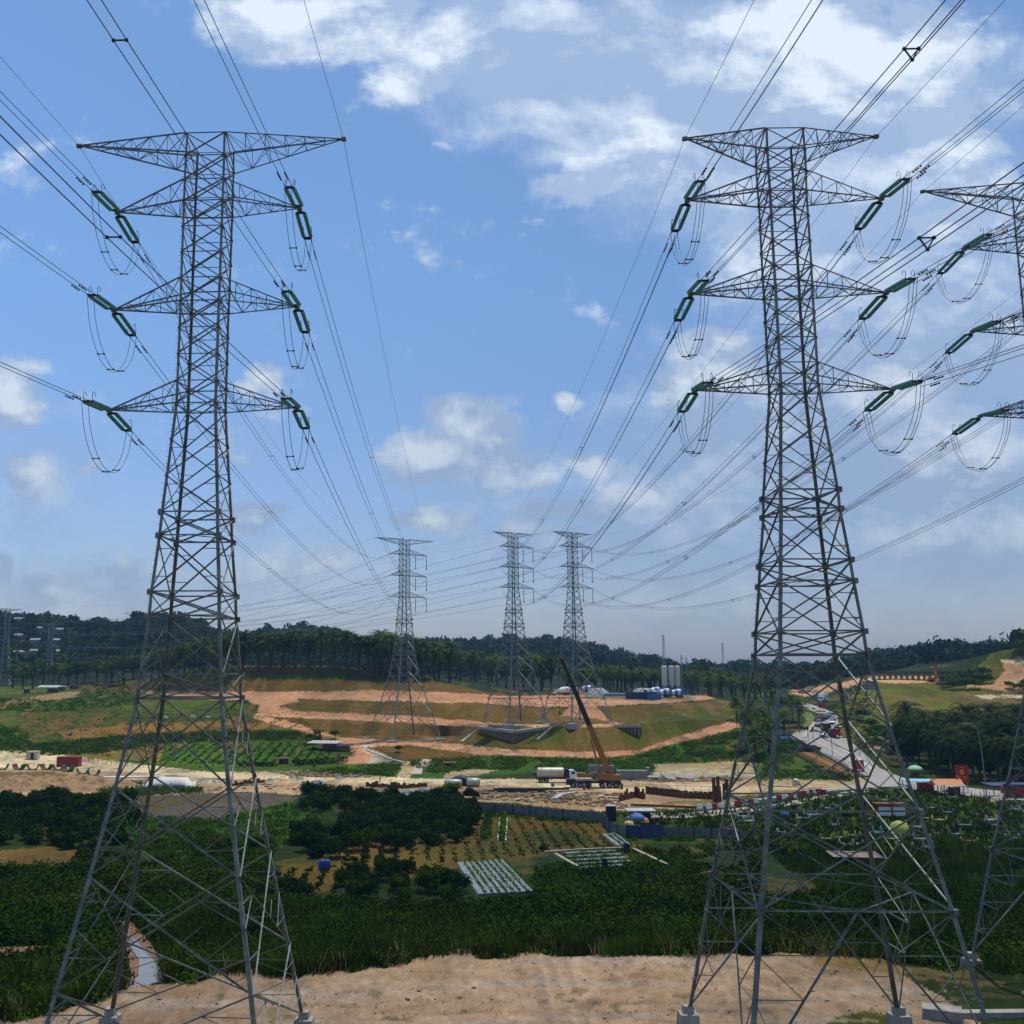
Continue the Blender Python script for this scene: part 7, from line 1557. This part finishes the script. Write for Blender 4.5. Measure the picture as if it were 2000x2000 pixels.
x, y = 1838, 1278; pile('soil_heap', 'pale orange spoil heap at the right end of the viaduct', 1782, 1287, 9, 4, 2.2, mat('laterite_heap', (.42, .2, .1), .95, 0, .2, 1, bump=.5), seed=21)
# small white things in the left fields
for x, y, lb in ((313, 1356, 'left white bucket-like box in the left field'), (364, 1354, 'right white box in the left field'), (393, 1356, 'flat white sheet on the left field')): tag(MB().box((0, 0, .4), (1.6, .9, .8)).box((0, 0, .84), (1.7, 1, .08)).build('white_box', M_PAINT_W, None, False, P(x, y), R(x)), lb, 'box')
tag(MB().box((0, 0, .35), (1.2, .6, .7)).box((0, 0, .74), (1.3, .7, .08)).build('blue_box', M_BLUE, None, False, P(133, 1388)), 'tiny blue box at the edge of the left scrub', 'box')
for i, (x, y) in enumerate(((552, 1468), (566, 1470), (640, 1470), (510, 1474), (1010, 1300 + 80), (1352, 1402))): pile('rock', ['pale rock beside the dirt road, first of the left pair', 'pale rock beside the dirt road, second of the left pair', 'grey flat rock right of the left pair on the roadside', 'light rock on the dirt verge right of the white plastic', 'white stone on the terrace slope under the V-shaped wall', 'white stone beside the right laterite track'][i], x, y, 2.2, 1.4, .7, M_CONCL, 'rock', seed=50 + i)
# walking person in a red shirt on the dirt road
def person(label, p, rz):
    M_SH = mat('red_shirt_cloth', (.45, .03, .03), .8, 0, .1, 4); M_TR = mat('dark_trousers', (.03, .035, .05), .8, 0, .1, 4); M_SK = mat('brown_skin', (.22, .11, .06), .6, 0, .05, 4)
    J = [(0, 0, .95), (0, 0, 1.15), (0, .01, 1.38), (0, .01, 1.5), (0, .0, 1.66), (-.2, .01, 1.4), (-.27, .08, 1.14), (-.26, -.06, .92), (.2, .01, 1.4), (.27, -.08, 1.14), (.26, -.2, .94), (-.1, 0, .9), (-.11, -.16, .5), (-.11, .02, .08), (-.11, -.12, .03), (.1, 0, .9), (.11, .1, .5), (.11, .26, .12), (.11, .14, .04), (0, -.01, 1.74)]
    E_ = [(0, 1), (1, 2), (2, 3), (3, 4), (4, 19), (2, 5), (5, 6), (6, 7), (2, 8), (8, 9), (9, 10), (0, 11), (11, 12), (12, 13), (13, 14), (0, 15), (15, 16), (16, 17), (17, 18)]
    RR = [.14, .14, .16, .06, .1, .07, .05, .04, .07, .05, .04, .1, .07, .05, .04, .1, .07, .05, .04, .07]
    me = bpy.data.meshes.new('body'); me.from_pydata(J, E_, []); tmp = bpy.data.objects.new('body_tmp', me); COL.objects.link(tmp); md = tmp.modifiers.new('s', 'SKIN')
    for i, sv in enumerate(me.skin_vertices[0].data): sv.radius = (RR[i], RR[i] * .8); sv.use_root = (i == 0)
    tmp.modifiers.new('d', 'SUBSURF').levels = 1; dg = bpy.context.evaluated_depsgraph_get(); m2 = bpy.data.meshes.new_from_object(tmp.evaluated_get(dg)); bpy.data.objects.remove(tmp); m2.name = 'person'
    for m in (M_SK, M_SH, M_TR): m2.materials.append(m)
    for f in m2.polygons:
        z = f.center.z; x = abs(f.center.x); f.material_index = 2 if (z < .98 and x < .24) else (1 if z < 1.47 and z > 1.05 else 0)
        f.use_smooth = True
    return tag(link(m2, 'person', None, p, rz), label, 'person')
person('person in a red shirt and dark trousers walking along the dirt road', P(717, 1478), R(70))
# utility poles on the far skyline right of the silos
